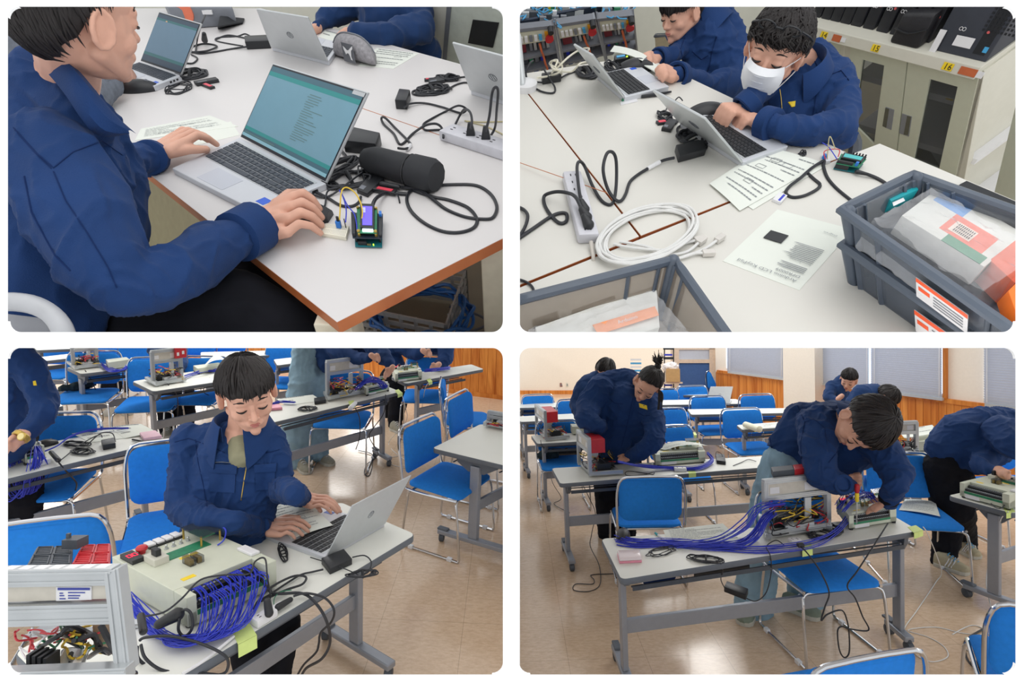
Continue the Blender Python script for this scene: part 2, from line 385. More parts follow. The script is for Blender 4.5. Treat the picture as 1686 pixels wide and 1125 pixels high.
def hand(mb, W, K1, K4, T1, T4, TH, s=1.0, arch=.022, up=None, lens=(.97,1.1,1.03,.85)):
 """W wrist, K1/K4 index and little knuckles, T1/T4 index and little tips, TH thumb tip: world points"""
 up = up or U(); W, K1, K4, T1, T4, TH = map(V,(W,K1,K4,T1,T4,TH))
 kc =(K1+K4)/2; acr =(K4-K1)
 for i in range(4):
  t = i/3; K = lerp(K1, K4, t)+up*(.005*math.sin(math.pi*(t*.8+.1)))*s; T = lerp(T1, T4, t); d = T-K; T = K+d*lens[i]
  A = K+(T-K)*.42+up*arch*s; B = K+(T-K)*.76+up*arch*.8*s
  r =(.0098 if i<3 else.0082)*s
  mb.cap(K, A, r*1.05, r*.95); mb.cap(A, B, r*.95, r*.86); mb.cap(B, T, r*.86, r*.72)
  mb.cap(lerp(W,W+acr*.35,t-.5), K, .0145*s, r*1.15)
  mb.cap(lerp(W,kc,.45)+acr*(t-.5)*.8, K, .014*s, r*1.15)
 b = lerp(W, K1, .25)+(K1-K4)*.1; mid = lerp(b, TH, .55)+up*.006*s+(K1-K4)*.12
 mb.cap(b, mid, .0145*s, .0115*s); mb.cap(mid, TH, .0112*s, .0088*s)
 mb.cap(W, lerp(W,kc,.6), .019*s, .016*s)
def band(mb, path, rings, n=18): # rings: [(centre, axisdir, rx)] lofted closed tube
 mb.tube([c for c,r in path],[r for c,r in path], n)
def collar(parent, c, up, fw, r, h=.045, drop=.05, gap=.5, name='collar', m=None, spread=.03, tilt=1.0):
 up, fw = V(up).normalized(), V(fw); fw =(fw-up*fw.dot(up)).normalized(); sd = up.cross(fw); rows =[]
 N = 28
 for i in range(N+1):
  a = gap+(2*math.pi-2*gap)*i/N; d = fw*math.cos(a)+sd*math.sin(a)
  e = max(0, math.cos(a))**2; fr = 1-.25*e*tilt
  low = drop*(1+1.1*e)
  rows.append([V(c)+d*(r*.98)-up*.02,V(c)+d*(r*1.0)+up*h*fr,V(c)+d*(r*1.06)+up*(h*fr+.006),V(c)+d*(r*1.14)+up*(h*fr),V(c)+d*(r*1.2+spread)+up*(h*fr-low)])
 mb = MB(); mb.grid(rows); o = mb.build(name, m or M_NAVY, parent)
 me = o.data; bm = bmesh.new(); bm.from_mesh(me); bmesh.ops.solidify(bm, geom=bm.faces[:], thickness=.004); bm.to_mesh(me); bm.free(); shade(me, True, 1.2)
 return o
def strip(name, m, parent, pts, r, smooth=4, flat=.5):
 mb = MB(); mb.tube(pts, r, 6, smooth=smooth, flat=flat); return mb.build(name, m, parent)
from mathutils.bvhtree import BVHTree
def bvh(o):
 off = world_off(o.parent)if o.parent else V(o.location); return BVHTree.FromPolygons([v.co+off for v in o.data.vertices],[p.vertices for p in o.data.polygons])
def hit(tree, x, y, off=.002, dflt=None):
 d =(P(x,y,1)-CAMPOS).normalized(); r = tree.ray_cast(CAMPOS, d)
 return (r[0]-d*off)if r[0]is not None else dflt
 # ------------------------------------------------------------------ white dividing walls of the four-room display
def divider():
 z0, z1 = .40, .43
 X0, X1, X2, X3, X4, X5 = -30, 13, 828, 855, 1672, 1716
 Y0, Y1, Y2, Y3, Y4, Y5 = -30, 11, 547, 573, 1111, 1155
 mb = MB()
 def bar(a, b, c, d):
  mb.hexa([P(a,d,z0),P(b,d,z0),P(b,c,z0),P(a,c,z0)],[P(a,d,z1),P(b,d,z1),P(b,c,z1),P(a,c,z1)])
 for a, b in ((X0,X1),(X2,X3),(X4,X5)):bar(a, b, Y0, Y5)
 for c, d in ((Y0,Y1),(Y2,Y3),(Y4,Y5)):
  for a, b in ((X1,X2),(X3,X4)):bar(a, b, c, d)
 R = 18
 for (a, b)in ((X1,X2),(X3,X4)):
  for (c, d)in ((Y1,Y2),(Y3,Y4)):
   for (x, sx)in ((a,1),(b,-1)):
    for (y, sy)in ((c,1),(d,-1)):
     cx_, cy_ = x+sx*R, y+sy*R
     poly =[P(x,y,z0)]+[P(cx_-sx*R*math.cos(t),cy_-sy*R*math.sin(t),z0)for t in [i*math.pi/12 for i in range(7)]]
     mb.prism(poly, c2w((0,0,.002)))
 struct(mb.build('wall_front',M_WALLW,smooth=False,origin=P(843,562,.4)))
 # divider between the left and right rooms, edge-on to the opening
 t = 13*.43/F
 k = c2w((1,0,0)); a, b = c2w((0,-1,0)), c2w((0,0,1))
 o = P(841.5, 560, 0)
 def slab(name, z, zz, lo, hi, ax, other, th):
  mb = MB(); c = CAMPOS+b*((z+zz)/2)+other*((lo+hi)/2)
  mb.box(c, ax*th, other*((hi-lo)/2), b*((zz-z)/2)); struct(mb.build(name,M_WALLW,smooth=False))
 slab('wall_center', .43, 3.4, 0, 3.0, k, a, t)
 slab('wall_partition', .43, 13.0, -2.6, 0, k, a, t)
 slab('ceiling', .43, 3.2, -3.2, 3.2, a, k, 12*.43/F*.9)
divider()
# ------------------------------------------------------------------ furniture for the hall
class Q: # footprint frame from four points: near-left, near-right, far-right, far-left
 def __init__(s, px, h):s.q =[at(x,y,h)for x, y in px]; s.h = h; s.n = U()
 def __call__(s, u, v, h=0):return bil(s.q, u, v)+s.n*h
 def ax(s):return (s.q[1]-s.q[0]).normalized()
 def ay(s):return (s.q[3]-s.q[0]).normalized()
def rounded(q, r, z, inset=0, n=5, ll=1):
 L, W =(q.q[1]-q.q[0]).length, (q.q[3]-q.q[0]).length; out =[]
 ru, rv = r/L, r/W; iu, iv = inset/L, inset/W
 for cu, cv, a0 in ((iu+ru,iv+rv,180),(1-iu-ru,iv+rv,270),(1-iu-ru,1-iv-rv,0),(iu+ru,1-iv-rv,90)):
  for i in range(n+1):
   a = math.radians(a0+90*i/n); out.append(q(cu+ru*math.cos(a),cv+rv*math.sin(a),z))
 return out
def hexbar(mb, a, b, w, hh, up, mi=0): # bar from a to b, half width w, half height hh
 d =(b-a); x = d.cross(up).normalized(); y = x.cross(d).normalized()
 mb.box((a+b)/2, d/2, x*w, y*hh, mi)
def caster(parent, c, r=.03):
 m = MB(); y = ROOM.rt; m.lathe(c+U()*r-y*.02, y,[(r*.6,0),(r,.006),(r,.034),(r*.6,.04)], 16)
 m.cap(c+U()*(r*1.2), c+U()*(r*2.2), .014, .014, 8); m.build('caster', M_DGREY, parent)
def folding_table(px, label, group='folding tables on casters', legs=(0,1), h=.70, shelf=True, lu=.07, feet=True, drop=None, lv=.5):
 q = Q(px, h); n = U(); H = h
 t = thing('folding_table', q(.5,.5,-H), label, 'table', group)
 m = MB(); m.prism(rounded(q,.03,-.004,.004), n*.004); m.build('tabletop', M_DESK, t, False)
 m = MB(); m.prism(rounded(q,.034,-.034), n*.0335); m.build('edge_band', M_GREYD, t, True, bevel=.006)
 L =(q.q[1]-q.q[0]).length
 for i in (0, 1):
  u =(lu, 1-lu)[i]
  if i in legs:
   m = MB(); a, b = q(u, lv, -.09), q(u, lv, -H+.09); ax, ay = q.ax(), q.ay()
   m.box((a+b)/2, ax*.016, ay*.034, n*((a-b).length/2)); m.build('leg', M_GREYM, t, False, bevel=.006)
   m = MB(); m.prism([q(u,lv-.28,-.035),q(u,lv+.28,-.035),q(u,lv+.24,-.09),q(u,lv+.1,-.14),q(u,lv-.1,-.14),q(u,lv-.24,-.09)], ax*.028); m.build('bracket', M_GREYD, t, False)
   if feet:
    f0, f1 = q(u, lv-.46, -H+.075), q(u, lv+.46, -H+.075)
    m = MB(); hexbar(m, f0, f1, .026, .016, n); o = m.build('foot', M_GREYM, t, False, bevel=.006)
    for e in (q(u,lv-.42,-H), q(u,lv+.42,-H)):caster(t, e)
    m = MB(); c = q(u, lv+.40, -H+.096); hexbar(m, c-q.ay()*.04, c+q.ay()*.04, .02, .008, n); m.build('brake_pedal', M_GREYD, t, False, bevel=.005)
 m = MB(); hexbar(m, q(lu,.5,-.38), q(1-lu,.5,-.38), .012, .038, n); m.build('beam', M_GREYM, t, False, bevel=.003)
 if shelf:
  m = MB()
  for v in (.22, .42, .62, .8):m.tube([q(lu+.01,v,-.10),q(1-lu-.01,v,-.10)], .005, 6)
  hexbar(m, q(lu+.01,.16,-.095), q(1-lu-.01,.16,-.095), .004, .012, n)
  m.build('shelf', M_DGREY, t, False)
 return t, q
def make_chair():
 """local axes: +y forward, z up; identity transform at the origin"""
 global ROOM
 t = thing('stacking_chair',(0,0,0), 'chair', 'chair', 'blue stacking chairs')
 n = 24
 def pan(w, d, rr, fn, th):
  m = MB(); N = 8; pts =[]
  out =[]
  for cx_, cy_, a0 in ((-w+rr,-d+rr,180),(w-rr,-d+rr,270),(w-rr,d-rr,0),(-w+rr,d-rr,90)):
   for i in range(5):a = math.radians(a0+22.5*i); out.append((cx_+rr*math.cos(a),cy_+rr*math.sin(a)))
  for sc, z in ((.93,0),(1,.3),(1,.7),(.94,1),(.6,1.12),(.25,1.16)):
   m.v+=[fn(x*sc,y*sc,z*th)for x, y in out]
  k = 20
  for r in range(5):m.f+=[[r*k+j,r*k+(j+1)%k,(r+1)*k+(j+1)%k,(r+1)*k+j]for j in range(k)]
  m.f+=[list(range(k))[::-1],[5*k+j for j in range(k)]]; m.m =[0]*len(m.f); return m
 seat = pan(.225, .21, .05, lambda x, y, z:V((x,y,.425+z-.015*(abs(y)/.21)**2*(1 if y>0 else -.3))), .035)
 seat.build('seat', M_BLUE, t, True)
 bk = pan(.22, .155, .06, lambda x, y, z:V((x,-.235-.10*(y+.155)-.03+z*.9+.035*(x/.22)**2*1,.655+y)), .028)
 bk.build('backrest', M_BLUE, t, True)
 r = .0095
 # upper frame: arch round the backrest, down the sides and forward under the seat
 pts =[(.228,.19,.415),(.232,0,.41),(.234,-.19,.415),(.236,-.235,.46),(.238,-.25,.56),(.236,-.272,.72),(.20,-.285,.815),(.1,-.285,.828),(0,-.285,.83)]
 full = pts+[(-x,y,z)for x, y, z in pts[::-1][1:]]
 m = MB(); m.tube(full, r, 8, smooth=3); m.build('frame', M_CHROME, t)
 for s in (-1, 1):
  m = MB(); p =[(.0,.17,.41),(s*.16,.18,.41),(s*.222,.185,.40),(s*.24,.20,.34),(s*.245,.23,.06),(s*.245,.225,.014),(s*.245,.19,.011),(s*.245,-.18,.011),(s*.245,-.215,.014),(s*.245,-.225,.06),(s*.236,-.19,.36),(s*.22,-.17,.405),(0,-.16,.408)]
  m.tube(p, .008, 8, smooth=3); lg = m.build('leg', M_CHROME, t)
  m = MB()
  for y in (.16, -.15):m.box((s*.245,y,.012),(.013,0,0),(0,.018,0),(0,0,.012))
  m.build('glide', M_WHITE, lg, False, bevel=.003)
 return t
CHAIR =[None]
def chair(px, py, h, face, label, s=1.0, group='blue stacking chairs', tilt=None):
 """px,py at seat centre of height h; face = horizontal facing direction given as camera-plan (x right, y away)"""
 if CHAIR[0]is None:CHAIR[0] = make_chair(); o = CHAIR[0];
 elif CHAIR[0].get('used'):o = copy_tree(CHAIR[0]);
 else:o = CHAIR[0]
 o['used'] = 1
 f =(ROOM.rt*face[0]+ROOM.fw*face[1]).normalized(); x = f.cross(U()).normalized()
 m = Matrix((x,f,U())).transposed().to_4x4()@Matrix.Scale(s, 4)
 m.translation = at(px, py, h*s)-U()*(h*s)+(f*.285 if h>.8 else V()); o.matrix_world = m; o['label'] = label; o['group'] = group
 for c in [o]+list(o.children_recursive):REG[c.name] = ROOM
 return o
def cable(name, px, r, label, m=None, cat='cable', smooth=6, group=None, parent=None, n=7, wob=0):
 """px: (x, y, h) relative to the room's reference plane, or (x, y, None, depth)"""
 pts =[P(p[0],p[1],p[3])if len(p)>3 else at(*p)for p in px]
 mb = MB(); mb.tube(pts, r, n, smooth=smooth); o = mb.build(name, m or M_CABLE, parent)
 if parent is None:tag(o, label, cat, group)
 return o
def bundle(name, px, h, spread, r, turns, label, m=None, cat='cable', seed=1, parent=None, lift=.012, group=None, tie=True):
 """a coiled hank of thin cable lying between two pixels"""
 rnd = random.Random(seed); a, b = at(px[0], px[1], h), at(px[2], px[3], h); d = b-a; s = d.cross(U()).normalized(); pts =[]
 for i in range(turns*12):
  t = 2*math.pi*i/12; k = 1+.25*math.sin(i*.9)+rnd.uniform(-.12, .12)
  pts.append((a+b)/2+d*(.5*math.cos(t)*k)+s*(spread*math.sin(t)*(k+.3*rnd.random()))+U()*(r+lift*(.5+.5*math.sin(i*.37+seed))*rnd.random()))
 mb = MB(); mb.tube(pts, r, 6, smooth=3)
 o = mb.build(name, m or M_CABLE, parent)
 if parent is None:tag(o, label, cat, group)
 if tie:
  m2 = MB(); m2 .tube([(a+b)/2+s*(spread*1.1*math.cos(t))+U()*(lift*.5+(r+lift*.6)*math.sin(t))for t in [k*math.pi/5 for k in range(10)]], r*1.6, 6, closed=True)
  m2 .build('cable_tie', M_BLK2, o)
 return o
def scribble(parent, q, n, u0, u1, v0, v1, h0, h1, r, mats, name='wiring', seed=3, seg=6):
 """short jumbled wires inside a machine, one mesh per colour"""
 rnd = random.Random(seed)
 for k, m in enumerate(mats):
  mb = MB()
  for _ in range(n):
   pts =[]; u, v, h = rnd.uniform(u0, u1), rnd.uniform(v0, v1), rnd.uniform(h0, h1)
   for i in range(seg):
    pts.append(q(u,v,h)); u = min(u1, max(u0,u+rnd.uniform(-.3,.3)*(u1-u0))); v = min(v1, max(v0,v+rnd.uniform(-.3,.3)*(v1-v0))); h = min(h1, max(h0,h+rnd.uniform(-.4,.4)*(h1-h0)))
   mb.tube(pts, r, 5, smooth=3)
  mb.build(name, m, parent)
def paper(px, h, label, lines=10, cat='paper', curl=0, name='paper_sheet', seed=0, group=None, fig=0, dense=1.0, mp=None, flip=False, textframe=None, bend=.0):
 q = Q(px, h); rnd = random.Random(seed); n = U()
 def sp(u, v, z=0):return q(u, v, z+curl*(math.sin(math.pi*u)*.6+u*u*.4)+bend*v*v)
 m = MB(); m.grid([[sp(i/8,j/8)for j in range(9)]for i in range(9)], thick=-n*.0008)
 o = m.build(name, mp or M_PAPER, None); tag(o, label, cat, group)
 m = MB()
 for i in range(lines):
  v = .92-.84*i/max(1, lines); u = .08
  if rnd.random()<.12:continue
  end = rnd.choice((.9,.9,.75,.5,.35)); hh = .17/lines
  while u<end:
   wd = rnd.uniform(.02, .09); ue = min(u+wd, end)
   m.add([sp(u,v,.0012),sp(ue,v,.0012),sp(ue,v+hh*dense,.0012),sp(u,v+hh*dense,.0012)],[(0,1,2,3)]); u = ue+.012
 for i in range(fig):
  u, v = rnd.uniform(.1, .7), rnd.uniform(.1, .8); w_, h_ = .16, .06
  for a, b, c, d in ((u,v,u+w_,v+.006),(u,v+h_,u+w_,v+h_+.006),(u,v,u+.008,v+h_),(u+w_,v,u+w_+.008,v+h_)):
   m.add([sp(a,b,.0012),sp(c,b,.0012),sp(c,d,.0012),sp(a,d,.0012)],[(0,1,2,3)])
 if m.v:m.build('print', M_INK, o, False)
 return o, sp
def control_box(px, h0, H, label, detail=1, seed=1, group='beige training control boxes', top_from=True):
 """footprint given by the four TOP corners; v=0 side carries the terminal strip"""
 global_q = Q(px, h0+H); n = U(); q = lambda u, v, h = 0:global_q(u, v, h-H)
 L =(global_q.q[1]-global_q.q[0]).length; W =(global_q.q[3]-global_q.q[0]).length
 ax, ay = global_q.ax(), global_q.ay()
 t = thing('control_box', q(.5,.5,0), label, 'control box', group)
 m = MB()
 if detail: # body with a terminal recess along the front
  b0 = .012
  m.hexa([q(0,.16,b0),q(1,.16,b0),q(1,1,b0),q(0,1,b0)],[q(0,.16,H),q(1,.16,H),q(1,1,H),q(0,1,H)])
  m.hexa([q(0,0,b0),q(1,0,b0),q(1,.16,b0),q(0,.16,b0)],[q(0,0,H*.5),q(1,0,H*.5),q(1,.16,H*.62),q(0,.16,H*.62)])
  m.hexa([q(0,0,b0),q(.10,0,b0),q(.10,.16,b0),q(0,.16,b0)],[q(0,0,H*.99),q(.10,0,H*.99),q(.10,.16,H),q(0,.16,H)])
  m.hexa([q(.86,0,b0),q(1,0,b0),q(1,.16,b0),q(.86,.16,b0)],[q(.86,0,H*.99),q(1,0,H*.99),q(1,.16,H),q(.86,.16,H)])
 else:m.hexa([q(0,0,.01),q(1,0,.01),q(1,1,.01),q(0,1,.01)],[q(0,0,H),q(1,0,H),q(1,1,H),q(0,1,H)])
 m.build('housing', M_CREAM, t, False, bevel=.0025)
 m = MB()
 for u, v in ((.05,.05),(.95,.05),(.95,.95),(.05,.95)):m.lathe(q(u,v,0), n,[(.011,0),(.012,.012)], 10)
 m.build('feet', M_BLK, t)
 # terminals
 m = MB(); z = H*.62 if detail else H*.8
 if detail:
  m.hexa([q(.11,.01,H*.5),q(.85,.01,H*.5),q(.85,.075,H*.5),q(.11,.075,H*.5)],[q(.11,.01,H*.62),q(.85,.01,H*.62),q(.85,.075,H*.68),q(.11,.075,H*.68)])
  m.hexa([q(.11,.085,H*.55),q(.85,.085,H*.55),q(.85,.158,H*.6),q(.11,.158,H*.6)],[q(.11,.085,H*.78),q(.85,.085,H*.78),q(.85,.158,H*.84),q(.11,.158,H*.84)])
  m.build('terminal_strip', M_BLK, t, False)
  m = MB(); N = 20
  for i in range(N):
   u = .125+.715*i/(N-1)
   for v, z in ((.04,.655),(.12,.82)):m.lathe(q(u,v,H*z), n,[(.0042,0),(.004,.004)], 8)
  m.build('terminal_screws', M_ALU, t)
  m = MB(); m.hexa([q(.10,-.006,H*.36),q(.87,-.006,H*.36),q(.87,.01,H*.36),q(.10,.01,H*.36)],[q(.10,-.006,H*.5),q(.87,-.006,H*.5),q(.87,.01,H*.5),q(.10,.01,H*.5)]); m.build('green_rail', M_GREEN, t, False)
  m = MB(); m.hexa([q(.12,-.005,H*.1),q(.42,-.005,H*.1),q(.42,.0,H*.1),q(.12,.0,H*.1)],[q(.12,-.005,H*.33),q(.42,-.005,H*.33),q(.42,0,H*.33),q(.12,0,H*.33)]); m.build('rating_label', M_WHITE, t, False)
  for k in range(4):pass
  ds = MB(); hexb = lambda mb, u0, u1, v0, v1, z0, z1:mb.hexa([q(u0,v0,z0),q(u1,v0,z0),q(u1,v1,z0),q(u0,v1,z0)],[q(u0,v0,z1),q(u1,v0,z1),q(u1,v1,z1),q(u0,v1,z1)])
  hexb(ds, .03, .16, .74, .92, H, H+.018); dsp = ds.build('digital_display', M_BLK, t, False, bevel=.001)
  # two zero digits
  m = MB()
  for uc in (.065, .122):
   c = q(uc, .83, H+.0185); a, b = ax*.006, ay*.011
   m.tube([c-a-b,c+a-b,c+a+b,c-a+b], .0013, 4, closed=True)
  m.build('red_digits', M_REDLED, dsp, False)
  es = MB(); es.lathe(q(.235,.88,H), n,[(.012,0),(.012,.012),(.019,.014),(.021,.022),(.017,.028),(.006,.031)], 18); es.build('emergency_stop', M_RED, t)
  m = MB(); sk = MB()
  for i in range(4):
   u = .33+i*.10; hexb(m, u, u+.085, .90, .985, H, H+.016); hexb(sk, u-.004, u+.089, .885, .99, H, H+.008)
  m.build('push_buttons', M_WHITE, t, False, bevel=.003); sk.build('button_sockets', M_BLK, t, False)
  m = MB()
  for i in range(5):m.lathe(q(.36+i*.085,.80,H), n,[(.008,0),(.008,.003),(.0045,.004),(.004,.012),(.005,.016),(.001,.02)], 10)
  m.build('toggle_switches', M_ALU, t)
  m = MB(); hexb(m, .30, .80, .60, .72, H, H+.003); m.build('circuit_window', M_GREEN, t, False)
  m = MB(); hexb(m, .14, .30, .58, .73, H, H+.028); m.build('switch_mount', M_CREAMF, t, False, bevel=.002)
  m = MB(); hexb(m, .19, .25, .62, .69, H+.028, H+.055); m.build('limit_switch', M_BLK, t, False, bevel=.002)
  m = MB()
  for u in (.36, .45):hexb(m, u, u+.07, .38, .49, H, H+.03)
  m.build('relays', M_GLASS, t, False, bevel=.002); m = MB()
  for u in (.36, .45):hexb(m, u+.012, u+.058, .40, .47, H, H+.022)
  m.build('relay_coils', M_BRASS, t, False)
  for i, (u0, u1, v0, v1)in enumerate(((.40,.60,.545,.56),(.16,.30,.23,.255))):
   m = MB(); hexb(m, u0, u1, v0, v1+.02, H, H+.001); m.build('warning_sticker', M_YEL, t, False)
  m = MB()
  for u, v in ((.70,.86),(.93,.86),(.93,.62),(.70,.62)):m.lathe(q(u,v,H), n,[(.004,0),(.004,.045)], 8)
  m.build('standoffs', M_BRASS, t); m = MB(); hexb(m, .68, .95, .60, .88, H+.045, H+.049); m.build('cover_plate', M_GLASS, t, False)
  m = MB(); hexb(m, .73, .89, .64, .82, H+.03, H+.034); m.build('small_circuit_board', M_GREEN, t, False)
  m = MB(); hexb(m, .88, .99, .18, .36, H, H+.012); m.build('power_switch', M_WHITE, t, False, bevel=.003)
 return t, q
def gantry(px, h0, H, label, red=None, seed=1, group='aluminium frame training machines', r=.014, wires=6, vu=.35):
 """px: footprint corners near-left, near-right, far-right, far-left; frame spans u, rails run along v"""
 g = Q(px, h0); n = U(); q = lambda u, v, h = 0:g(u, v, h)
 t = thing('training_machine', q(.5,.5,0), label, 'training machine', group)
 def ex(name, a, b, rr=r):
  m = MB(); hexbar(m, a, b, rr, rr, n if abs((b-a).normalized().dot(n))<.9 else g.ax()); d =(b-a).normalized()
  x = d.cross(n if abs(d.dot(n))<.9 else g.ax()).normalized(); y = x.cross(d)
  for k in (x, -x, y, -y):
   w = d.cross(k)
   for s_ in (-.42, .42):m.box((a+b)/2+k*rr+w*(rr*s_),(b-a)*.495, w*(rr*.12), k*(rr*.12))
  m.build(name, M_ALU, t, False, bevel=.001)
 for u in (.03, .97):
  ex('base_rail', q(u,0,r*2), q(u,1,r*2)); ex('upright', q(u,vu,r*2), q(u,vu,H))
 ex('top_beam', q(.0,vu,H), q(1,vu,H)); ex('top_beam', q(.03,vu,H*.68), q(.97,vu,H*.68)); ex('cross_rail', q(0,.1,r*2), q(1,.1,r*2)); ex('cross_rail', q(0,.85,r*2), q(1,.85,r*2))
 m = MB(); a = g.ay()*.006
 m.hexa([q(.08,vu,H*.72)-a,q(.92,vu,H*.72)-a,q(.92,vu,H*.72)+a,q(.08,vu,H*.72)+a],[q(.08,vu,H*.95)-a,q(.92,vu,H*.95)-a,q(.92,vu,H*.95)+a,q(.08,vu,H*.95)+a])
 m.build('plate', mat('pale_plate',(205,200,188),.5,metal=.2), t, False)
 m = MB(); a = g.ay()*-.0075
 for (u0, u1, z0, z1)in ((.62,.86,.76,.91),(.10,.24,.76,.88)):
  m.hexa([q(u0,vu,H*z0)+a,q(u1,vu,H*z0)+a,q(u1,vu,H*z0),q(u0,vu,H*z0)],[q(u0,vu,H*z1)+a,q(u1,vu,H*z1)+a,q(u1,vu,H*z1),q(u0,vu,H*z1)])
 m.build('label_plate', M_WHITE, t, False)
 m = MB()
 for (u0, u1, v0, v1, z0, z1)in ((.15,.4,.3,.7,.03,.09),(.45,.85,.5,.9,.03,.07)):
  m.hexa([q(u0,v0,z0),q(u1,v0,z0),q(u1,v1,z0),q(u0,v1,z0)],[q(u0,v0,z1),q(u1,v0,z1),q(u1,v1,z1),q(u0,v1,z1)])
 m.build('motor', M_BLK, t, False, bevel=.004)
 m = MB()
 for (u0, u1, v0, v1, z0, z1)in ((.62,.72,.3,.5,.06,H*.62),(.3,.75,.1,.3,.03,.06)):
  m.hexa([q(u0,v0,z0),q(u1,v0,z0),q(u1,v1,z0),q(u0,v1,z0)],[q(u0,v0,z1),q(u1,v0,z1),q(u1,v1,z1),q(u0,v1,z1)])
 m.build('slide_unit', M_SILVER, t, False, bevel=.003)
 if wires:scribble(t, q, wires, .1, .95, .0, .9, .03, H*.45, .0032,(M_BLK,M_RCAB,M_BLK2,M_YCAB), 'wiring', seed)
 if red:
  u0, u1, v0, v1, z0, z1, kind = red
  for k, (a, b, mm)in enumerate(((u0,(u0+u1)/2,M_DGREY),((u0+u1)/2,u1,M_RED))if kind==2 else ((u0,u1,M_RED), )):
   m = MB(); m.hexa([q(a,v0,z0),q(b,v0,z0),q(b,v1,z0),q(a,v1,z0)],[q(a,v0,z1),q(b,v0,z1),q(b,v1,z1),q(a,v1,z1)])
   bl = m.build('part_block', mm, t, False, bevel=.004)
   m = MB()
   for i in range(2):
    for j in range(1):
     uu = a+(b-a)*(.14+.45*i); zz = z0+(z1-z0)*(.25+.1*i)
     if kind==1:m.hexa([q(uu,v0-.01,zz),q(uu+(b-a)*.2,v0-.01,zz),q(uu+(b-a)*.2,v0,zz),q(uu,v0,zz)],[q(uu,v0-.01,zz+(z1-z0)*.3),q(uu+(b-a)*.2,v0-.01,zz+(z1-z0)*.3),q(uu+(b-a)*.2,v0,zz+(z1-z0)*.3),q(uu,v0,zz+(z1-z0)*.3)])
   if m.v:m.build('white_tab', M_WHITE, bl, False)
 return t, q
def laptop(base, top, h, label, keym=None, screen=None, far=1, L=None, group=None, sticker=True, face_in=1, logo=True, htop=.017, name='laptop'):
 """base: px of hinge-left, hinge-right, front-right, front-left (deck corners); top: px of lid top-left, top-right over the hinge corners"""
 n = U(); q0 =[at(x,y,h+htop)if True else 0 for x, y in base] # HL HR FR FL
 bq =[q0[3], q0[2], q0[1], q0[0]] # front-left, front-right, back-right, back-left
 b = lambda u, v, z = 0:bil(bq, u, v)+n*z
 t = thing(name, b(.5,.5,-htop), label, 'laptop', group)
 m = MB(); m.hexa([b(0,0,-htop),b(1,0,-htop),b(1,1,-htop),b(0,1,-htop)],[b(0,0),b(1,0),b(1,1),b(0,1)])
 m.build('deck', M_SILVER2, t, False, bevel=.002)
 m = MB(); m.hexa([b(.045,.40,.0002),b(.955,.40,.0002),b(.955,.93,.0002),b(.045,.93,.0002)],[b(.045,.40,.0008),b(.955,.40,.0008),b(.955,.93,.0008),b(.045,.93,.0008)])
 m.build('keyboard_tray', M_SILVER, t, False)
 m = MB(); rnd = random.Random(3)
 for r_ in range(6):
  cols = 18; v0 = .415+r_*.085; hh = .074 if r_<5 else.05
  c = 0
  while c<cols:
   w_ = 1
   if r_==0 and c==4:w_ = 6
   elif c in (0, 13)and r_ in (1, 2, 3):w_ = 2
   u0 = .052+c*.0502; u1 = .052+min(cols, c+w_)*.0502-.006
   m.hexa([b(u0,v0,.0008),b(u1,v0,.0008),b(u1,v0+hh,.0008),b(u0,v0+hh,.0008)],[b(u0+.002,v0+.004,.003),b(u1-.002,v0+.004,.003),b(u1-.002,v0+hh-.004,.003),b(u0+.002,v0+hh-.004,.003)]); c+=w_
 m.build('keys', keym or M_KEY, t, False)
 m = MB(); m.hexa([b(.27,.05,0),b(.57,.05,0),b(.57,.35,0),b(.27,.35,0)],[b(.27,.05,.0006),b(.57,.05,.0006),b(.57,.35,.0006),b(.27,.35,.0006)]); m.build('touchpad', mat('touchpad',(190,194,204),.3,var=.01), t, False)
 if sticker:
  m = MB(); m.hexa([b(.87,.14,0),b(.95,.14,0),b(.95,.27,0),b(.87,.27,0)],[b(.87,.14,.0006),b(.95,.14,.0006),b(.95,.27,.0006),b(.87,.27,.0006)]); m.build('blue_sticker', mat('sticker_blue',(30,90,210),.4), t, False)
 m = MB()
 for k in range(3):m.hexa([b(1,.55+k*.12,-.011),b(1.002,.55+k*.12,-.011),b(1.002,.62+k*.12,-.011),b(1,.62+k*.12,-.011)],[b(1,.55+k*.12,-.005),b(1.002,.55+k*.12,-.005),b(1.002,.62+k*.12,-.005),b(1,.62+k*.12,-.005)])
 m.build('ports', M_BLK, t, False)
 HL, HR = b(0, 1, .001), b(1, 1, .001); L = L or.235
 tops =[]
 for hg, (x, y)in ((HL,top[0]),(HR,top[1])):
  r =(P(x,y,1)-CAMPOS); dd = r.length; r = r/dd; oc = CAMPOS-hg; bb = r.dot(oc); disc = bb*bb-(oc.length_squared-L*L)
  s_ = -bb+(far*math.sqrt(disc)if disc>0 else 0); tops.append(CAMPOS+r*s_)
 TL, TR = tops
 lid = lambda u, v, z = 0:bil([HL,HR,TR,TL], u, v)+ln*z
 ln =(HR-HL).cross(TL-HL).normalized()
 inside =(b(.5,0)-b(.5,1)); ln = ln if ln.dot(inside)>0 else -ln # ln points to the viewer of the screen
 m = MB(); g =[[lid(i/6,j/6,0)for j in range(7)]for i in range(7)]; m.grid(g, thick=-ln*.006); ld = m.build('lid', M_SILVER, t, False, bevel=.002)
 m = MB(); m.grid([[lid(.012+.976*i/4,.012+.976*j/4,.0006)for j in range(5)]for i in range(5)], thick=-ln*.0006); m.build('bezel', M_BEZEL, ld, False)
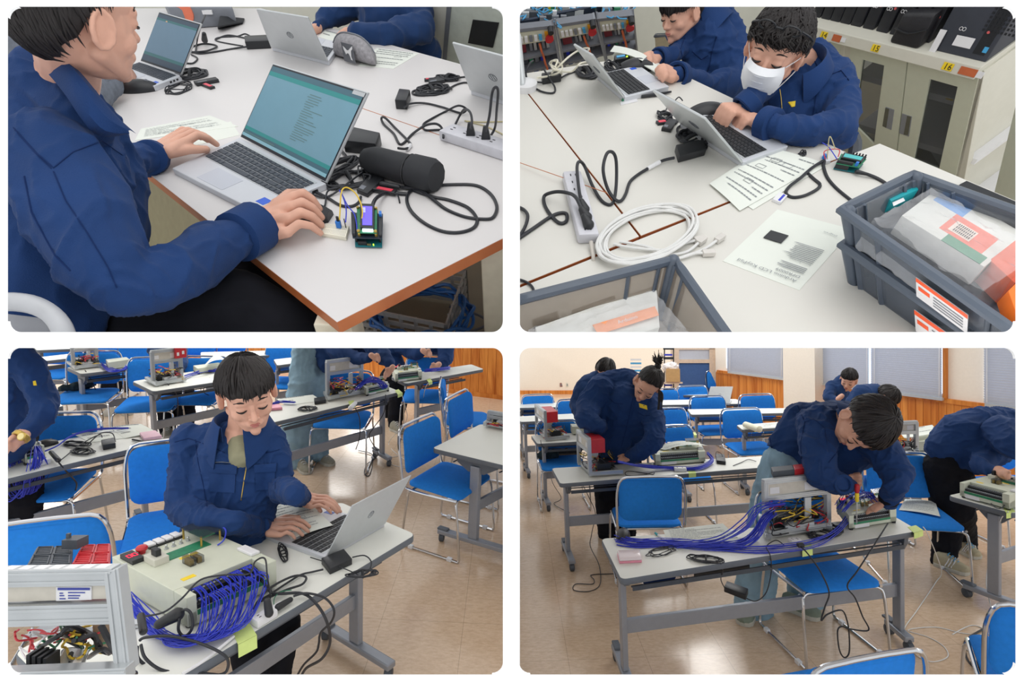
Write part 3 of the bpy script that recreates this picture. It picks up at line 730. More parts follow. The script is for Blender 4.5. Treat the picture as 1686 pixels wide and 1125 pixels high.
 if screen:
  m = MB(); mats =[mat('screen_%d_%d_%d'%c,c,.3,var=.03,scale=25,emit=e,spec=.3)for c, e in screen[0]]
  for kz, (u0, v0, u1, v1, mi)in enumerate(screen[1]):
   z = .0012+.0002*min(kz, 5); N = 8 if u1-u0>.5 else 1
   m.grid([[lid(u0+(u1-u0)*i/N,v0+(v1-v0)*j/N,z)for j in range(N+1)]for i in range(N+1)], mi)
  m.build('display', mats, ld, False)
 if logo:
  m = MB(); c = lid(.5, .5, -.0065); a, bb =(HR-HL).normalized(), (TL-HL).normalized(); R_ = .016
  m.tube([c+a*(R_*math.cos(k*math.pi/12))+bb*(R_*math.sin(k*math.pi/12))for k in range(24)], .0011, 5, closed=True)
  for s_ in (-.35, .3):m.tube([c+a*(R_*(s_-.2))-bb*(R_*.6),c+a*(R_*(s_+.25))+bb*(R_*.75)], .0011, 4)
  m.build('round_logo', mat('logo_dark',(120,124,130),.3,metal=.6), ld)
 return t, b, lid
def adapter(px, h, H, label, name='power_adapter', group=None):
 q = Q(px, h); m = MB(); m.hexa([q(0,0),q(1,0),q(1,1),q(0,1)],[q(0,0,H),q(1,0,H),q(1,1,H),q(0,1,H)])
 o = m.build(name, M_BLK, None, True, bevel=.003, seg=2); tag(o, label, 'power adapter', group); return o
 # ------------------------------------------------------------------ people
class Person:
 def __init__(s, loc, label, voxel=.006, seed=1):
  s.t = thing('person', loc, label, 'person'); s.vox = voxel; s.seed = seed; s.skin = MB(); s.head = None
 def cloth(s, name, chains, m, voxel=None, folds=.006, freq=9, sm=3):
  mb = MB()
  k = .91 if name=='jacket' else 1
  for c in chains:chain(mb,[(a,b*k)for a,b in c])
  o = remesh(mb, name, m, s.t, voxel or s.vox*1.5, sm, folds, freq, s.seed)
  if name in ('jacket', 'sweater'):s.tree = bvh(o)
  return o
 def seam(s, name, px, r, m=None, off=.001, flat=.6):
  """thin line lying on the jacket, through pixels"""
  pts =[]; last = None
  for (x0, y0), (x1, y1)in zip(px[:-1], px[1:]):
   for k in range(7):
    h = hit(s.tree, x0+(x1-x0)*k/7, y0+(y1-y0)*k/7, off)
    if h is not None and (last is None or (h-last).length<.12):pts.append(h); last = h
  if len(pts)<4:return
  mb = MB(); mb.tube(pts, r, 5, flat=flat); return mb.build(name, m or M_SEAM, s.t)
 def patch(s, name, px, m, off=.003, th=.003, n=4):
  """flat patch draped on the jacket, px: four corners"""
  q =[V((x,y,0))for x, y in px]; rows =[]; mid = None
  for i in range(n+1):
   r =[]
   for j in range(n+1):
    c = bil(q, i/n, j/n); h = hit(s.tree, c.x, c.y, off)
    if h is None or (mid is not None and (h-mid).length>.15):return None
    mid = h; r.append(h)
   rows.append(r)
  mb = MB(); mb.grid(rows, thick=c2w((0,0,th))); return mb.build(name, m, s.t)
 def sk(s, *chains):
  for c in chains:chain(s.skin, c)
 def addhead(s, px, py, D, H, f, u=(0,-1,0), neck=None, face=True, **kw):
  s.head = Head(px, py, D, H, f, u); s.head.prims(s.skin)
  if neck:s.sk([(s.head.p(0,-.03,-.03),.052*s.head.k),neck])
  if face:s.head.face(s.t, **kw)
  return s.head
 def done(s, m=None, sm=2):return remesh(s.skin, 'body', m or M_SKIN, s.t, s.vox, sm)
def cuff(parent, w, e, r, m=M_NAVY, L=.035):
 """sleeve cuff ring around wrist point w pointing from elbow e"""
 d =(V(w)-V(e)).normalized(); mb = MB(); mb.lathe(V(w)-d*L, d,[(r*.9,0),(r*1.04,.003),(r*1.06,L-.003),(r*.95,L),(r*.78,L-.004),(r*.7,L-.02)], 20); return mb.build('cuff', m, parent)
def shoe(parent, heel, toe, s=1.0, m=None, sole=None, up=None, laces=True, stripes=False):
 up = up or U(); heel, toe = V(heel), V(toe); d =(toe-heel); d =(d-up*d.dot(up)); L = d.length; d = d.normalized(); x = d.cross(up).normalized(); mb = MB(); so = MB()
 w = .046*s
 prof =[(0,.03),(.12,.036),(.35,.034),(.6,.042),(.82,.044),(.95,.032),(1.0,.012)]
 rows =[]; N = 14
 hs =[.085, .1, .1, .075, .058, .05, .035]
 vs =[]
 for (t, ww), hh in zip(prof, hs):
  c = heel+d*(L*t)
  vs.append([c+x*(ww*s*math.cos(a))+up*(.02*s+max(0,hh*s-.02*s)*max(0,math.sin(a))**.8-.0*s)for a in [math.pi*j/(N-1)for j in range(N)]])
 k = len(vs); mb.add([p for r in vs for p in r],[(i*N+j,i*N+j+1,(i+1)*N+j+1,(i+1)*N+j)for i in range(k-1)for j in range(N-1)]+[tuple(range(N)),tuple((k-1)*N+j for j in range(N-1,-1,-1))]+[(i*N,(i+1)*N,(i+1)*N+N-1,i*N+N-1)for i in range(k-1)])
 o = mb.build('shoe', m or mat('grey_suede',(150,146,130),.9,var=.12), parent)
 poly =[heel+d*(L*t)+x*(ww*s*1.08)for t, ww in prof]+[heel+d*(L*t)-x*(ww*s*1.08)for t, ww in prof[::-1]]
 so.prism(poly, up*(.024*s)); so.build('sole', sole or mat('sole_grey',(190,188,176),.8), o, False, bevel=.003)
 if laces:
  l = MB()
  for i in range(4):
   t = .42+i*.09; hh = .104-i*.012; c = heel+d*(L*t)+up*(hh*s)
   l.tube([c-x*.022*s-up*.012,c+up*.001,c+x*.022*s-up*.012], .003, 5, smooth=3)
  l.build('laces', M_LBLUE if stripes else M_WHITE, o)
 if stripes:
  l = MB()
  for q_ in (-1, 1):
   for i in range(3):
    t = .38+i*.09; c = heel+d*(L*t)+x*(q_*.040*s)
    l.tube([c+up*.03*s,c+d*.012+up*.055*s-x*(q_*.008),c+d*.018+up*.078*s-x*(q_*.022)], .004, 5)
  l.build('stripes', M_WHITE, o)
 return o
def screwdriver(p, d, label, L=.1):
 d = V(d).normalized(); mb = MB(); mb.lathe(p, d,[(.008,-.05),(.013,-.045),(.013,-.01),(.009,0)], 12); t = mb.build('screwdriver', M_RED, None, origin=p)
 tag(t, label, 'screwdriver'); m = MB(); m.lathe(p, d,[(.009,0),(.011,.003),(.010,.045),(.006,.05)], 12); m.build('grip_ring', M_YEL, t)
 m = MB(); m.lathe(p, d,[(.003,.05),(.003,.05+L),(.001,.055+L)], 8); m.build('shaft', M_ALU, t); return t
def w2c(p):
 r = V(p)-CAMPOS; return V((r.dot(_x),-r.dot(_y),-r.dot(_z)))
class Wall:
 def __init__(s, p, q):s.A = V(p); s.d =(V(q)-V(p)).normalized(); s.n = s.d.cross(U()).normalized(); s.up = U()
 def at(s, px, h, off=0):
  k =(px-CX)/F; a = w2c(s.A+s.up*h+s.n*off); d = w2c(s.A+s.d)-w2c(s.A)
  return s.A+s.up*h+s.n*off+s.d*(-(a.x-k*a.z)/(d.x-k*d.z))
 def panel(s, mb, x0, x1, h0, h1, off, th, mi=0):
  a =[s.at(x0,h0,off), s.at(x1,h0,off)]; b = a[0]+s.up*(h1-h0), a[1]+s.up*(h1-h0); t = s.n*th
  mb.hexa([a[0],a[1],a[1]-t,a[0]-t],[b[0],b[1],b[1]-t,b[0]-t], mi); return a, b
def floor_mat(name, rgb, rgb2):
 m = mat(name, rgb, .16, var=0, spec=.55); nt = m.node_tree; b = nt.nodes['Principled BSDF']
 tc = nt.nodes.new('ShaderNodeTexCoord'); mp = nt.nodes.new('ShaderNodeMapping'); mp.inputs['Scale'].default_value =(1, 2.4, 1); mp.inputs['Rotation'].default_value =(0, 0, .5)
 nt.links.new(tc.outputs['Object'], mp.inputs[0])
 n = nt.nodes.new('ShaderNodeTexNoise'); n.inputs['Scale'].default_value = 26; n.inputs['Detail'].default_value = 8; n.inputs['Roughness'].default_value = .7; nt.links.new(mp.outputs[0], n.inputs[0])
 cr = nt.nodes.new('ShaderNodeValToRGB'); e = cr.color_ramp.elements; e[0].position = .32; e[1].position = .62; e[0].color =(*lin(rgb2), 1); e[1].color =(*lin(rgb), 1)
 nt.links.new(n.outputs['Fac'], cr.inputs[0])
 br = nt.nodes.new('ShaderNodeTexBrick'); br.offset = 0; br.inputs['Scale'].default_value = 1; br.inputs['Brick Width'].default_value = .45; br.inputs['Row Height'].default_value = .45; br.inputs['Mortar Size'].default_value = .0015
 br.inputs['Color1'].default_value = br.inputs['Color2'].default_value =(1, 1, 1, 1); br.inputs['Mortar'].default_value =(.72, .7, .68, 1); nt.links.new(tc.outputs['Object'], br.inputs[0])
 mx = nt.nodes.new('ShaderNodeMix'); mx.data_type = 'RGBA'; mx.blend_type = 'MULTIPLY'; mx.inputs[0].default_value = 1
 nt.links.new(cr.outputs[0], mx.inputs[6]); nt.links.new(br.outputs[0], mx.inputs[7]); nt.links.new(mx.outputs[2], b.inputs['Base Color'])
 n2 = nt.nodes.new('ShaderNodeTexNoise'); n2 .inputs['Scale'].default_value = 60; nt.links.new(tc.outputs['Object'], n2 .inputs[0])
 bp = nt.nodes.new('ShaderNodeBump'); bp.inputs['Strength'].default_value = .12; bp.inputs['Distance'].default_value = .002; nt.links.new(n2 .outputs['Fac'], bp.inputs['Height']); nt.links.new(bp.outputs[0], b.inputs['Normal'])
 return m
def wains_mat():
 m = mat('pine_boards',(214,140,70), .4, var=0); nt = m.node_tree; b = nt.nodes['Principled BSDF']
 tc = nt.nodes.new('ShaderNodeTexCoord'); mp = nt.nodes.new('ShaderNodeMapping'); mp.inputs['Scale'].default_value =(9, 9, .5); nt.links.new(tc.outputs['Object'], mp.inputs[0])
 n = nt.nodes.new('ShaderNodeTexNoise'); n.inputs['Scale'].default_value = 1.6; n.inputs['Detail'].default_value = 6; n.inputs['Distortion'].default_value = .8; nt.links.new(mp.outputs[0], n.inputs[0])
 cr = nt.nodes.new('ShaderNodeValToRGB'); e = cr.color_ramp.elements; e[0].position = .3; e[1].position = .7; e[0].color =(*lin((186,100,26)), 1); e[1].color =(*lin((232,152,68)), 1)
 nt.links.new(n.outputs['Fac'], cr.inputs[0]); nt.links.new(cr.outputs[0], b.inputs['Base Color']); return m
M_FLOOR = floor_mat('beige_vinyl_floor',(222,196,168),(204,174,144))
M_PINE = wains_mat()
# ================================================================== ROOM 4 (lower right): hall with folding tables
ROOM = R4
def big(name, pts, m, th=.05):
 mb = MB(); n =(pts[1]-pts[0]).cross(pts[2]-pts[0]).normalized(); mb.prism(pts, -n*th); return struct(mb.build(name,m,None,False))
fl =[V((-1.5,.9,0)), V((11,.9,0)), V((11,16,0)), V((-1.5,16,0))]
big('floor', fl, M_FLOOR)
bw = Wall(at(700,649,0), at(1300,649,0))
mb = MB(); bw.panel(mb, 843, 1330, 0, 2.6, 0, .1); struct(mb.build('wall_back',M_CREAMW,None,False))
mb = MB(); bw.panel(mb, 843, 1110, 0, .09, .03, .03); struct(mb.build('baseboard_back',M_PINE,None,False))
rw = Wall(at(1180,609,.85)-U()*.85, at(1686,672,.85)-U()*.85)
mb = MB(); rw.panel(mb, 1180, 1760, 0, 2.6, 0, .1); struct(mb.build('wall_right',M_CREAMW,None,False))
mb = MB()
xs =[1180+(1760-1180)*i/46 for i in range(47)]
for a, b in zip(xs[:-1], xs[1:]):rw.panel(mb, a+.3, b-.3, 0, .82, .02, .02)
rw.panel(mb, 1180, 1760, .80, .85, .035, .035); rw.panel(mb, 1180, 1760, 0, .8, .012, .012)
struct(mb.build('trim_wainscot',M_PINE,None,False))
mb = MB(); rw.panel(mb, 1291, 1343, 0, 2.6, .22, .24); struct(mb.build('trim_column',M_CREAMW,None,False))
def blind(x0, x1, label, h0=.86, h1=2.3, lift=.0):
 t = thing('window_blind', rw.at((x0+x1)/2,h0,.08), label, 'window blind', None); mb = MB(); N = 58
 for i in range(N):
  z = h0+lift+(h1-h0-lift)*i/N; a, b = rw.at(x0, z, .06), rw.at(x1, z, .06); up = U()
  mb.hexa([a,b,b+rw.n*.004,a+rw.n*.004],[a+up*.028+rw.n*.012,b+up*.028+rw.n*.012,b+up*.028+rw.n*.015,a+up*.028+rw.n*.015])
 o = mb.build('slats', M_BLIND, t, False); mb = MB(); rw.panel(mb, x0, x1, h0+lift-.03, h0+lift, .085, .03); mb.build('bottom_rail', M_SILVER, t, False)
 mb = MB()
 for fx in (.04, .96):
  x = x0+(x1-x0)*fx; mb.tube([rw.at(x,h0+.02,.09),rw.at(x,h1,.09)], .004, 5)
 mb.build('cords', M_WHITE, t); return t
def window(n, x0, x1):
 mb = MB(); rw.panel(mb, x0, x1, .9, 2.4, .01, .01); o = struct(mb.build('window_%d'%n,mat('bright_window',(225,238,255),.4,var=0,emit=1.0),None,False))
window(1, 1196, 1288); window(2, 1346, 1553); window(3, 1620, 1700)
blind(1198, 1290, 'closed grey blind between the blue panel and the cream column')
blind(1342, 1431, 'closed grey blind just past the cream column, behind the two bending students', h1=2.4)
blind(1435, 1551, 'widest closed grey blind, ending at the orange strip before the bare cream wall', h1=2.4)
blind(1621, 1720, 'closed grey blind above the student in black trousers', h1=2.4)
mb = MB(); rw.panel(mb, 1552, 1556, .85, 2.5, .05, .05); struct(mb.build('trim_window',M_PINE,None,False))
# blue display board, boxes and shelf by the back wall
t = thing('display_board', P(1142,690,10), 'blue felt display board in a pale wooden frame at the back', 'display board')
mb = MB(); mb.hexa([P(1118,680,10),P(1168,680,10),P(1168,680,10.05),P(1118,680,10.05)],[P(1118,598,10),P(1168,598,10),P(1168,598,10.05),P(1118,598,10.05)]); mb.build('felt', mat('felt_blue',(70,104,160),.95,var=.05), t, False)
mb = MB()
for a, b, c, d in ((1104,1118,565,690),(1168,1183,565,690),(1104,1183,565,576),(1118,1168,592,598)):
 mb.hexa([P(a,d,9.97),P(b,d,9.97),P(b,d,10.07),P(a,d,10.07)],[P(a,c,9.97),P(b,c,9.97),P(b,c,10.07),P(a,c,10.07)])
mb.build('frame', mat('pale_birch',(222,200,178),.5), t, False)
mb = MB(); mb.hexa([P(1118,594,10),P(1168,594,10),P(1168,594,10.05),P(1118,594,10.05)],[P(1118,574,10),P(1168,574,10),P(1168,574,10.05),P(1118,574,10.05)]); mb.build('upper_pane', M_BLIND, t, False)
t = thing('equipment_rack', P(1100,680,9.4), 'black open rack with blue trays and a thin shelf, beside the blue display board', 'rack')
mb = MB()
for x in (1093, 1108):mb.hexa([P(x,690,9.4),P(x+2,690,9.4),P(x+2,690,9.5),P(x,690,9.5)],[P(x,568,9.4),P(x+2,568,9.4),P(x+2,568,9.5),P(x,568,9.5)])
for y in (572, 588, 604, 640):mb.hexa([P(1092,y+4,9.4),P(1110,y+4,9.4),P(1110,y+4,9.6),P(1092,y+4,9.6)],[P(1092,y,9.4),P(1110,y,9.4),P(1110,y,9.6),P(1092,y,9.6)])
mb.build('rack_frame', M_BLK, t, False)
mb = MB(); mb.hexa([P(1086,632,9.2),P(1124,632,9.2),P(1124,632,9.6),P(1086,632,9.6)],[P(1086,629,9.2),P(1124,629,9.2),P(1124,629,9.6),P(1086,629,9.6)]); mb.build('shelf_board', mat('pale_birch',(0,0,0)), t, False)
mb = MB()
for y in (586, 636):mb.hexa([P(1094,y,9.38),P(1107,y,9.38),P(1107,y,9.5),P(1094,y,9.5)],[P(1094,y-3,9.38),P(1107,y-3,9.38),P(1107,y-3,9.5),P(1094,y-3,9.5)])
mb.build('blue_tray', M_CABB, t, False)
q4 =[P(1098,629,9.15), P(1120,629,9.15), P(1120,629,9.45), P(1096,629,9.45)]
mb = MB(); mb.hexa(q4,[p+U()*.22 for p in q4]); o = mb.build('cardboard_box', mat('cardboard',(196,158,108),.9), None, False, bevel=.004); tag(o, 'brown cardboard box on the shelf beside the blue display board', 'cardboard box')
mb = MB(); random.seed(4)
mb.ell(P(1104,605,9.3), V((.14,0,0)), V((0,.1,0)), V((0,0,.09))); o = remesh(mb, 'bag', mat('clear_plastic_bag',(232,226,224),.35,var=.05), thing('plastic_bag',P(1104,612,9.3),'crumpled clear plastic bag on top of the brown cardboard box','plastic bag'), .012, 2, .02, 25)
mb = MB(); q4 =[P(x,y,D)for x, y, D in ((1034,614,9.45),(1060,614,9.45),(1060,614,9.85),(1034,614,9.85))]; g4 =[p-U()*p.z for p in q4]; mb.hexa(g4, q4); o = mb.build('cabinet', M_CREAMF, None, False, bevel=.005); tag(o, 'low cream cabinet under the pale blue and white trays', 'cabinet')
mb = MB(); q4 =[P(1040,622,9.5), P(1055,622,9.5), P(1055,622,9.8), P(1040,622,9.8)]
for i in range(4):
 mb.hexa([P(1038,612-i*6,9.5),P(1056,612-i*6,9.5),P(1056,612-i*6,9.8),P(1038,612-i*6,9.8)],[P(1038,609-i*6,9.5),P(1056,609-i*6,9.5),P(1056,609-i*6,9.8),P(1038,609-i*6,9.8)], i%2)
o = mb.build('tray_stack',[M_LBLUE,M_WHITE], None, False); tag(o, 'stack of pale blue and white trays behind the bun-haired student', 'tray stack')
def wallplate(x, y, w_, h_, label, grp, m=M_WHITE):
 k =(y-649); hh = 0
 p = bw.at(x, 0); yy = w2c(p); D = yy.z; a = P(x-w_/2, y+h_/2, D-.02); b = P(x+w_/2, y+h_/2, D-.02); c = P(x+w_/2, y-h_/2, D-.02); d = P(x-w_/2, y-h_/2, D-.02); bk = c2w((0,0,.02))
 mb = MB(); mb.hexa([a,b,b+bk,a+bk],[d,c,c+bk,d+bk]); t = mb.build('wall_plate', m, None, False, bevel=.003); tag(t, label, 'wall plate', grp)
 mb = MB(); e = c2w((0,0,.004)); f_ = lambda u, v:lerp(lerp(a,b,u), lerp(d,c,u), v)-e
 mb.hexa([f_(.3,.3),f_(.7,.3),f_(.7,.3)+e,f_(.3,.3)+e],[f_(.3,.7),f_(.7,.7),f_(.7,.7)+e,f_(.3,.7)+e]); mb.build('switch', M_GREYP, t, False)
for x, l in ((876,'tall narrow wall switch on the cream wall, first of the row'),(885,'square wall switch beside the tall narrow one on the cream wall')):wallplate(x, 578, 5, 6, l, 'wall plates')
for x, l in ((902,'first of three close wall switches high on the cream wall'),(911,'middle of three close wall switches high on the cream wall'),(920,'last of three close wall switches, nearest the back of the bun-haired student')):wallplate(x, 578, 6, 5, l, 'wall plates')
wallplate(924, 634, 4.5, 6.5, 'reddish brown outlet low on the cream wall', 'wall plates', mat('brown_plate',(150,104,96),.5)); wallplate(934, 634, 4, 6.5, 'beige outlet low on the cream wall beside the brown one', 'wall plates', M_CREAMF)
# tables
T ={}
T['t1'] = folding_table([(1022,955),(1514,874),(1476,852),(989,887)], 'long folding table in front carrying the blue wire harness, screwed box and pink case', lu=.035)
T['t2'] = folding_table([(922,797),(1305,766),(1290,749),(908,771)], 'folding table behind the empty blue chair, where the bun-haired student works', lu=.04)
T['t3'] = folding_table([(884,731),(1150,716),(1125,702),(874,717)], 'folding table holding the farther red block machine and a coil of black cable', lu=.06)
T['t4'] = folding_table([(857,695),(1010,688),(1000,678),(850,686)], 'empty folding table behind the farther red block machine', legs=(0, ))
T['t5'] = folding_table([(849,672),(1000,669),(995,662),(845,664)], 'empty folding table nearest the cream back wall', legs=(0, ))
T['t6'] = folding_table([(1090,651),(1166,651),(1157,643),(1088,644)], 'small distant folding table in front of the blue display board', legs=(1, ), feet=False)
T['t7'] = folding_table([(1086,667),(1230,665),(1212,657),(1084,659)], 'folding table with the open silver laptop far back')
T['t8'] = folding_table([(1138,683),(1307,680),(1297,672),(1131,674)], 'long empty folding table beside the cream column')
T['t9'] = folding_table([(1222,708),(1330,702),(1320,692),(1212,700)], 'folding table with the white spray can and papers, behind the student in pale jeans')
T['t10'] = folding_table([(1395,757),(1530,751),(1520,736),(1395,742)], 'folding table behind the bending student, carrying the machine with white top paper', legs=(0, ))
T['t11'] = folding_table([(1560,817),(1668,846),(1810,812),(1690,790)], 'angled folding table with lime tape under the beige control box', lu=.1)if 0 else None
q11 =[(1668,846),(1830,800),(1700,785),(1560,816)]
T['t11'] = folding_table(q11, 'angled folding table where the student in black trousers leans over a control box', lu=.16, legs=(0, ))
# chairs
G = 'blue stacking chairs'
chair(1062, 850, .44,(.06,1), 'empty blue chair turned away, in front of the bun-haired student', 1.0)
chair(1362, 945, .44,(.12,1), 'blue chair under the front table, between the legs of the student in jeans', 1.0)if 0 else chair(1350, 938, .44,(.1,-1), 'blue chair whose seat shows under the front table', 1.0)
chair(1432, 1082, .83,(-.2,1), 'blue chair cut by the bottom edge, nearest to the middle of the floor', 1.0)
chair(1765, 1012, .83,(.62,1), 'blue chair at the corner beside the black cable reel', 1.0)
chair(1505, 850, .44,(-.25,-1), 'blue chair with an open booklet on its seat', 1.0)
chair(1120, 778, .44,(.05,-1), 'blue chair behind the beige box covered with a sheet', 1.0)
chair(925, 762, .44,(.05,-1), 'blue chair holding a black bag under the farther red block machine', 1.0)
chair(1670, 800, .44,(0,-1), 'blue chair behind the angled table with lime tape', 1.0)
chair(1425, 800, .44,(.05,-1), 'blue chair half hidden behind the student in pale jeans', 1.0)
for x, y, l in ((888,700,'far blue chair nearest the white divider at the back'),(950,712,'far blue chair behind the farther red block machine'),(1100,690,'far blue chair tucked at the table with papers and laptop'),
(1150,684,'far blue chair directly in front of the open silver laptop'),(1178,708,'far blue chair at the empty table, nearer the bun-haired student'),(1262,705,'far blue chair at the empty table, nearer the cream column'),
(1238,738,'blue chair behind the white spray can'),(1110,688+48,'blue chair beside the coil of black cable'),(1193,648,'farthest blue chair against the pine boards')):
 chair(x, y, .44,(0,-1), l, 1.0)
 # machines and boxes on tables
gantry([(1262,893),(1368,877),(1362,845),(1250,858)], .7, .30, 'aluminium frame machine with black and red blocks on top, on the front table', red=(.16,.80,.42,.75,.305,.345,2), wires=9, seed=5)
gantry([(970,787),(951,768),(1008,765),(1026,783)], .7, .30, 'aluminium frame machine with a red block, beside the hand with the screwdriver', red=(.0,.7,.08,.50,.19,.30,1), seed=8, wires=4, vu=.04)
gantry([(898,728),(882,712),(926,710),(938,724)], .7, .30, 'aluminium frame machine with a red block, farther one behind the student', red=(.0,.75,.08,.55,.19,.30,1), seed=9, wires=4, vu=.04)
gantry([(1470,752),(1512,750),(1505,738),(1462,740)], .7, .26, 'aluminium frame machine between the two bending students', seed=10, wires=5)
bt, bq = control_box([(1398,850),(1476,838),(1455,812),(1377,824)], .7, .085, 'beige control box being screwed by the student in pale jeans')
bt2, bq2 = control_box([(1079,749),(1161,743),(1152,728),(1072,732)], .7, .10, 'beige control box covered by a curled sheet, on the second table', detail=1)
bt3, bq3 = control_box([(1580,794),(1662,815),(1720,800),(1640,780)], .7, .10, 'beige control box on the angled table with lime tape')
bt4, bq4 = control_box([(1505,728),(1560,724),(1552,712),(1500,716)], .7, .09, 'small looking beige control box beyond the bending students', detail=0)
bt5, bq5 = control_box([(942,703),(1010,700),(1000,692),(937,695)], .7, .09, 'beige control box half hidden behind the bun-haired student', detail=0)
paper([(1095,741),(1165,738),(1135,730),(1080,738)], .81, 'curled white sheet lying on the beige control box', 6, curl=.05, seed=2)
paper([(1100,895),(1215,885),(1190,862),(1092,873)], .702, 'printed worksheet on a clipboard folder under the blue wires', 9, fig=1, seed=3, name='worksheet')
paper([(1115,908),(1250,893),(1235,884),(1100,896)], .701, 'white folder peeking out below the printed worksheet', 0, seed=4, name='folder')
paper([(1490,722),(1548,712),(1535,705),(1480,714)], .83, 'loose printed sheet resting over the machine near the pine boards', 4, seed=5, bend=.03)
paper([(1480,840),(1548,852),(1540,828),(1490,822)], .47, 'open printed booklet on the seat of a blue chair', 8, curl=.015, fig=1, seed=6, name='booklet')
paper([(1256,705),(1300,703),(1296,697),(1252,699)], .702, 'white papers beside the spray can', 2, seed=7); paper([(1110,662),(1150,661),(1147,659),(1108,659)], .702, 'white papers beside the open silver laptop', 0, seed=8)
scr0 =([((90,110,130),.2)],[(.03,.04,.97,.97,0)])
laptop([(1163,664),(1201,665),(1205,659),(1168,659)],[(1170,637),(1207,637)], .7, 'open silver laptop seen from behind on the far table', L=.24, screen=None)
# pink case, mouse, pen
q = Q([(1020,929),(1057,927),(1054,912),(1016,914)], .7)
t = thing('plastic_case', q(.5,.5,0), 'clear plastic case with pink lining at the corner of the front table', 'plastic case')
mb = MB(); mb.hexa([q(0,0),q(1,0),q(1,1),q(0,1)],[q(0,0,.012),q(1,0,.012),q(1,1,.012),q(0,1,.012)]); mb.build('pink_tray', mat('pink',(232,150,170),.4), t, True, bevel=.004)
mb = MB(); mb.hexa([q(0,0,.012),q(1,0,.012),q(1,1,.012),q(0,1,.012)],[q(.02,.02,.028),q(.98,.02,.028),q(.98,.98,.028),q(.02,.98,.028)]); mb.build('clear_lid', mat('milky_lid',(228,214,216),.2,var=.01), t, True, bevel=.006)
def mouse(px, h, label, s=1.0, d=(0,1)):
 c = at(px[0], px[1], h); f =(ROOM.rt*d[0]+ROOM.fw*d[1]).normalized(); x = f.cross(U()).normalized(); mb = MB()
 N = 10
 rows =[]
 for i in range(11):
  t = i/10; ww = .031*math.sin(math.pi*(.12+.78*t))**.5; hh = .036*math.sin(math.pi*(.16+.68*t))**.9
  rows.append([c+f*((t-.5)*.11*s)+x*(ww*s*math.cos(a))+U()*(hh*s*max(0,math.sin(a))**.8)for a in [math.pi*j/N for j in range(N+1)]])
 mb.grid(rows); k = N+1
 mb.f+=[list(range(k))[::-1],[10*k+j for j in range(k)]]+[[i*k,(i+1)*k,(i+1)*k+N,i*k+N]for i in range(10)]; mb.m+=[0]*12
 o = mb.build('computer_mouse', M_BLK); tag(o, label, 'computer mouse')
 mb = MB(); mb.lathe(c+f*(.028*s)+U()*(.028*s)-x*.003, x,[(.004,0),(.007,.001),(.007,.006),(.004,.007)], 10); mb.build('scroll_wheel', M_GREYP, o); return o
mouse((1026,884), .7, 'black computer mouse at the far corner of the front table', 1.25,(.35,1))
mb = MB(); mb.tube([at(1080,879,.706),at(1094,889,.706)], .006, 8); o = mb.build('marker_pen', M_WHITE); tag(o, 'white marker pen with a teal cap beside the worksheet', 'marker pen'); mb = MB(); mb.tube([at(1079,878,.706),at(1083,881.5,.706)], .0068, 8); mb.build('cap', mat('teal_cap',(20,150,160),.4), o)
# blue wire harness on the front table
def harness(px_paths, n, r, label, jit, seed=1, m=None, group=None, name='wire_harness', hj=.02):
 """many parallel thin wires: paths given as (x, y, h, spread)"""
 rnd = random.Random(seed); mb = MB()
 for _ in range(n):
  ph = rnd.uniform(0, 6.28); o =[rnd.uniform(-1,1), rnd.uniform(0,1)]; pts =[]
  st = rnd.choice((0,0,0,1))if len(px_paths)>5 else 0
  for i, (x, y, h, sp)in enumerate(px_paths):
   k = math.sin(ph+i*1.3)*.35; b = at(x, y, h); pts.append(b+ROOM.fw*(sp*(o[0]+k))+ROOM.rt*(sp*.35*math.cos(ph+i))+U()*(hj*abs(o[1]+k*.5)))
  mb.tube(pts[st:], r, 5, smooth=5)
 o = mb.build(name, m or M_CABB); tag(o, label, 'wires', group, 'stuff'); return o
harness([(1018,893,.702,.05),(1045,897,.703,.035),(1090,897,.704,.03),(1140,900,.704,.035),(1190,903,.704,.03),(1225,898,.706,.03),(1247,880,.74,.04),(1258,860,.80,.03),(1275,845,.82,.02)], 34, .0022, 'fan of thin royal blue wires sweeping across the front table', 0)
harness([(1110,900,.704,.03),(1180,893,.72,.03),(1225,868,.78,.05),(1250,838,.86,.03),(1290,830,.88,.02)], 12, .0022, 'thin blue wires rising from the worksheet to the front machine', 0, seed=4)
harness([(1190,905,.703,.02),(1255,908,.704,.02),(1330,900,.704,.03),(1375,880,.71,.02),(1400,850,.75,.03)], 9, .0022, 'blue wires running in front of the aluminium machine to the control box', 0, seed=5)
harness([(1385,842,.80,.04),(1400,822,.84,.05),(1425,815,.85,.05),(1445,835,.80,.04)], 14, .002, 'blue wires being screwed into the control box terminals', 0, seed=6)
harness([(1018,762,.83,.01),(1050,768,.76,.02),(1100,772,.71,.03),(1150,772,.71,.03),(1172,760,.72,.03),(1165,748,.75,.02)], 22, .0025, 'bundle of blue wires wrapped round the covered control box', 0, seed=7)
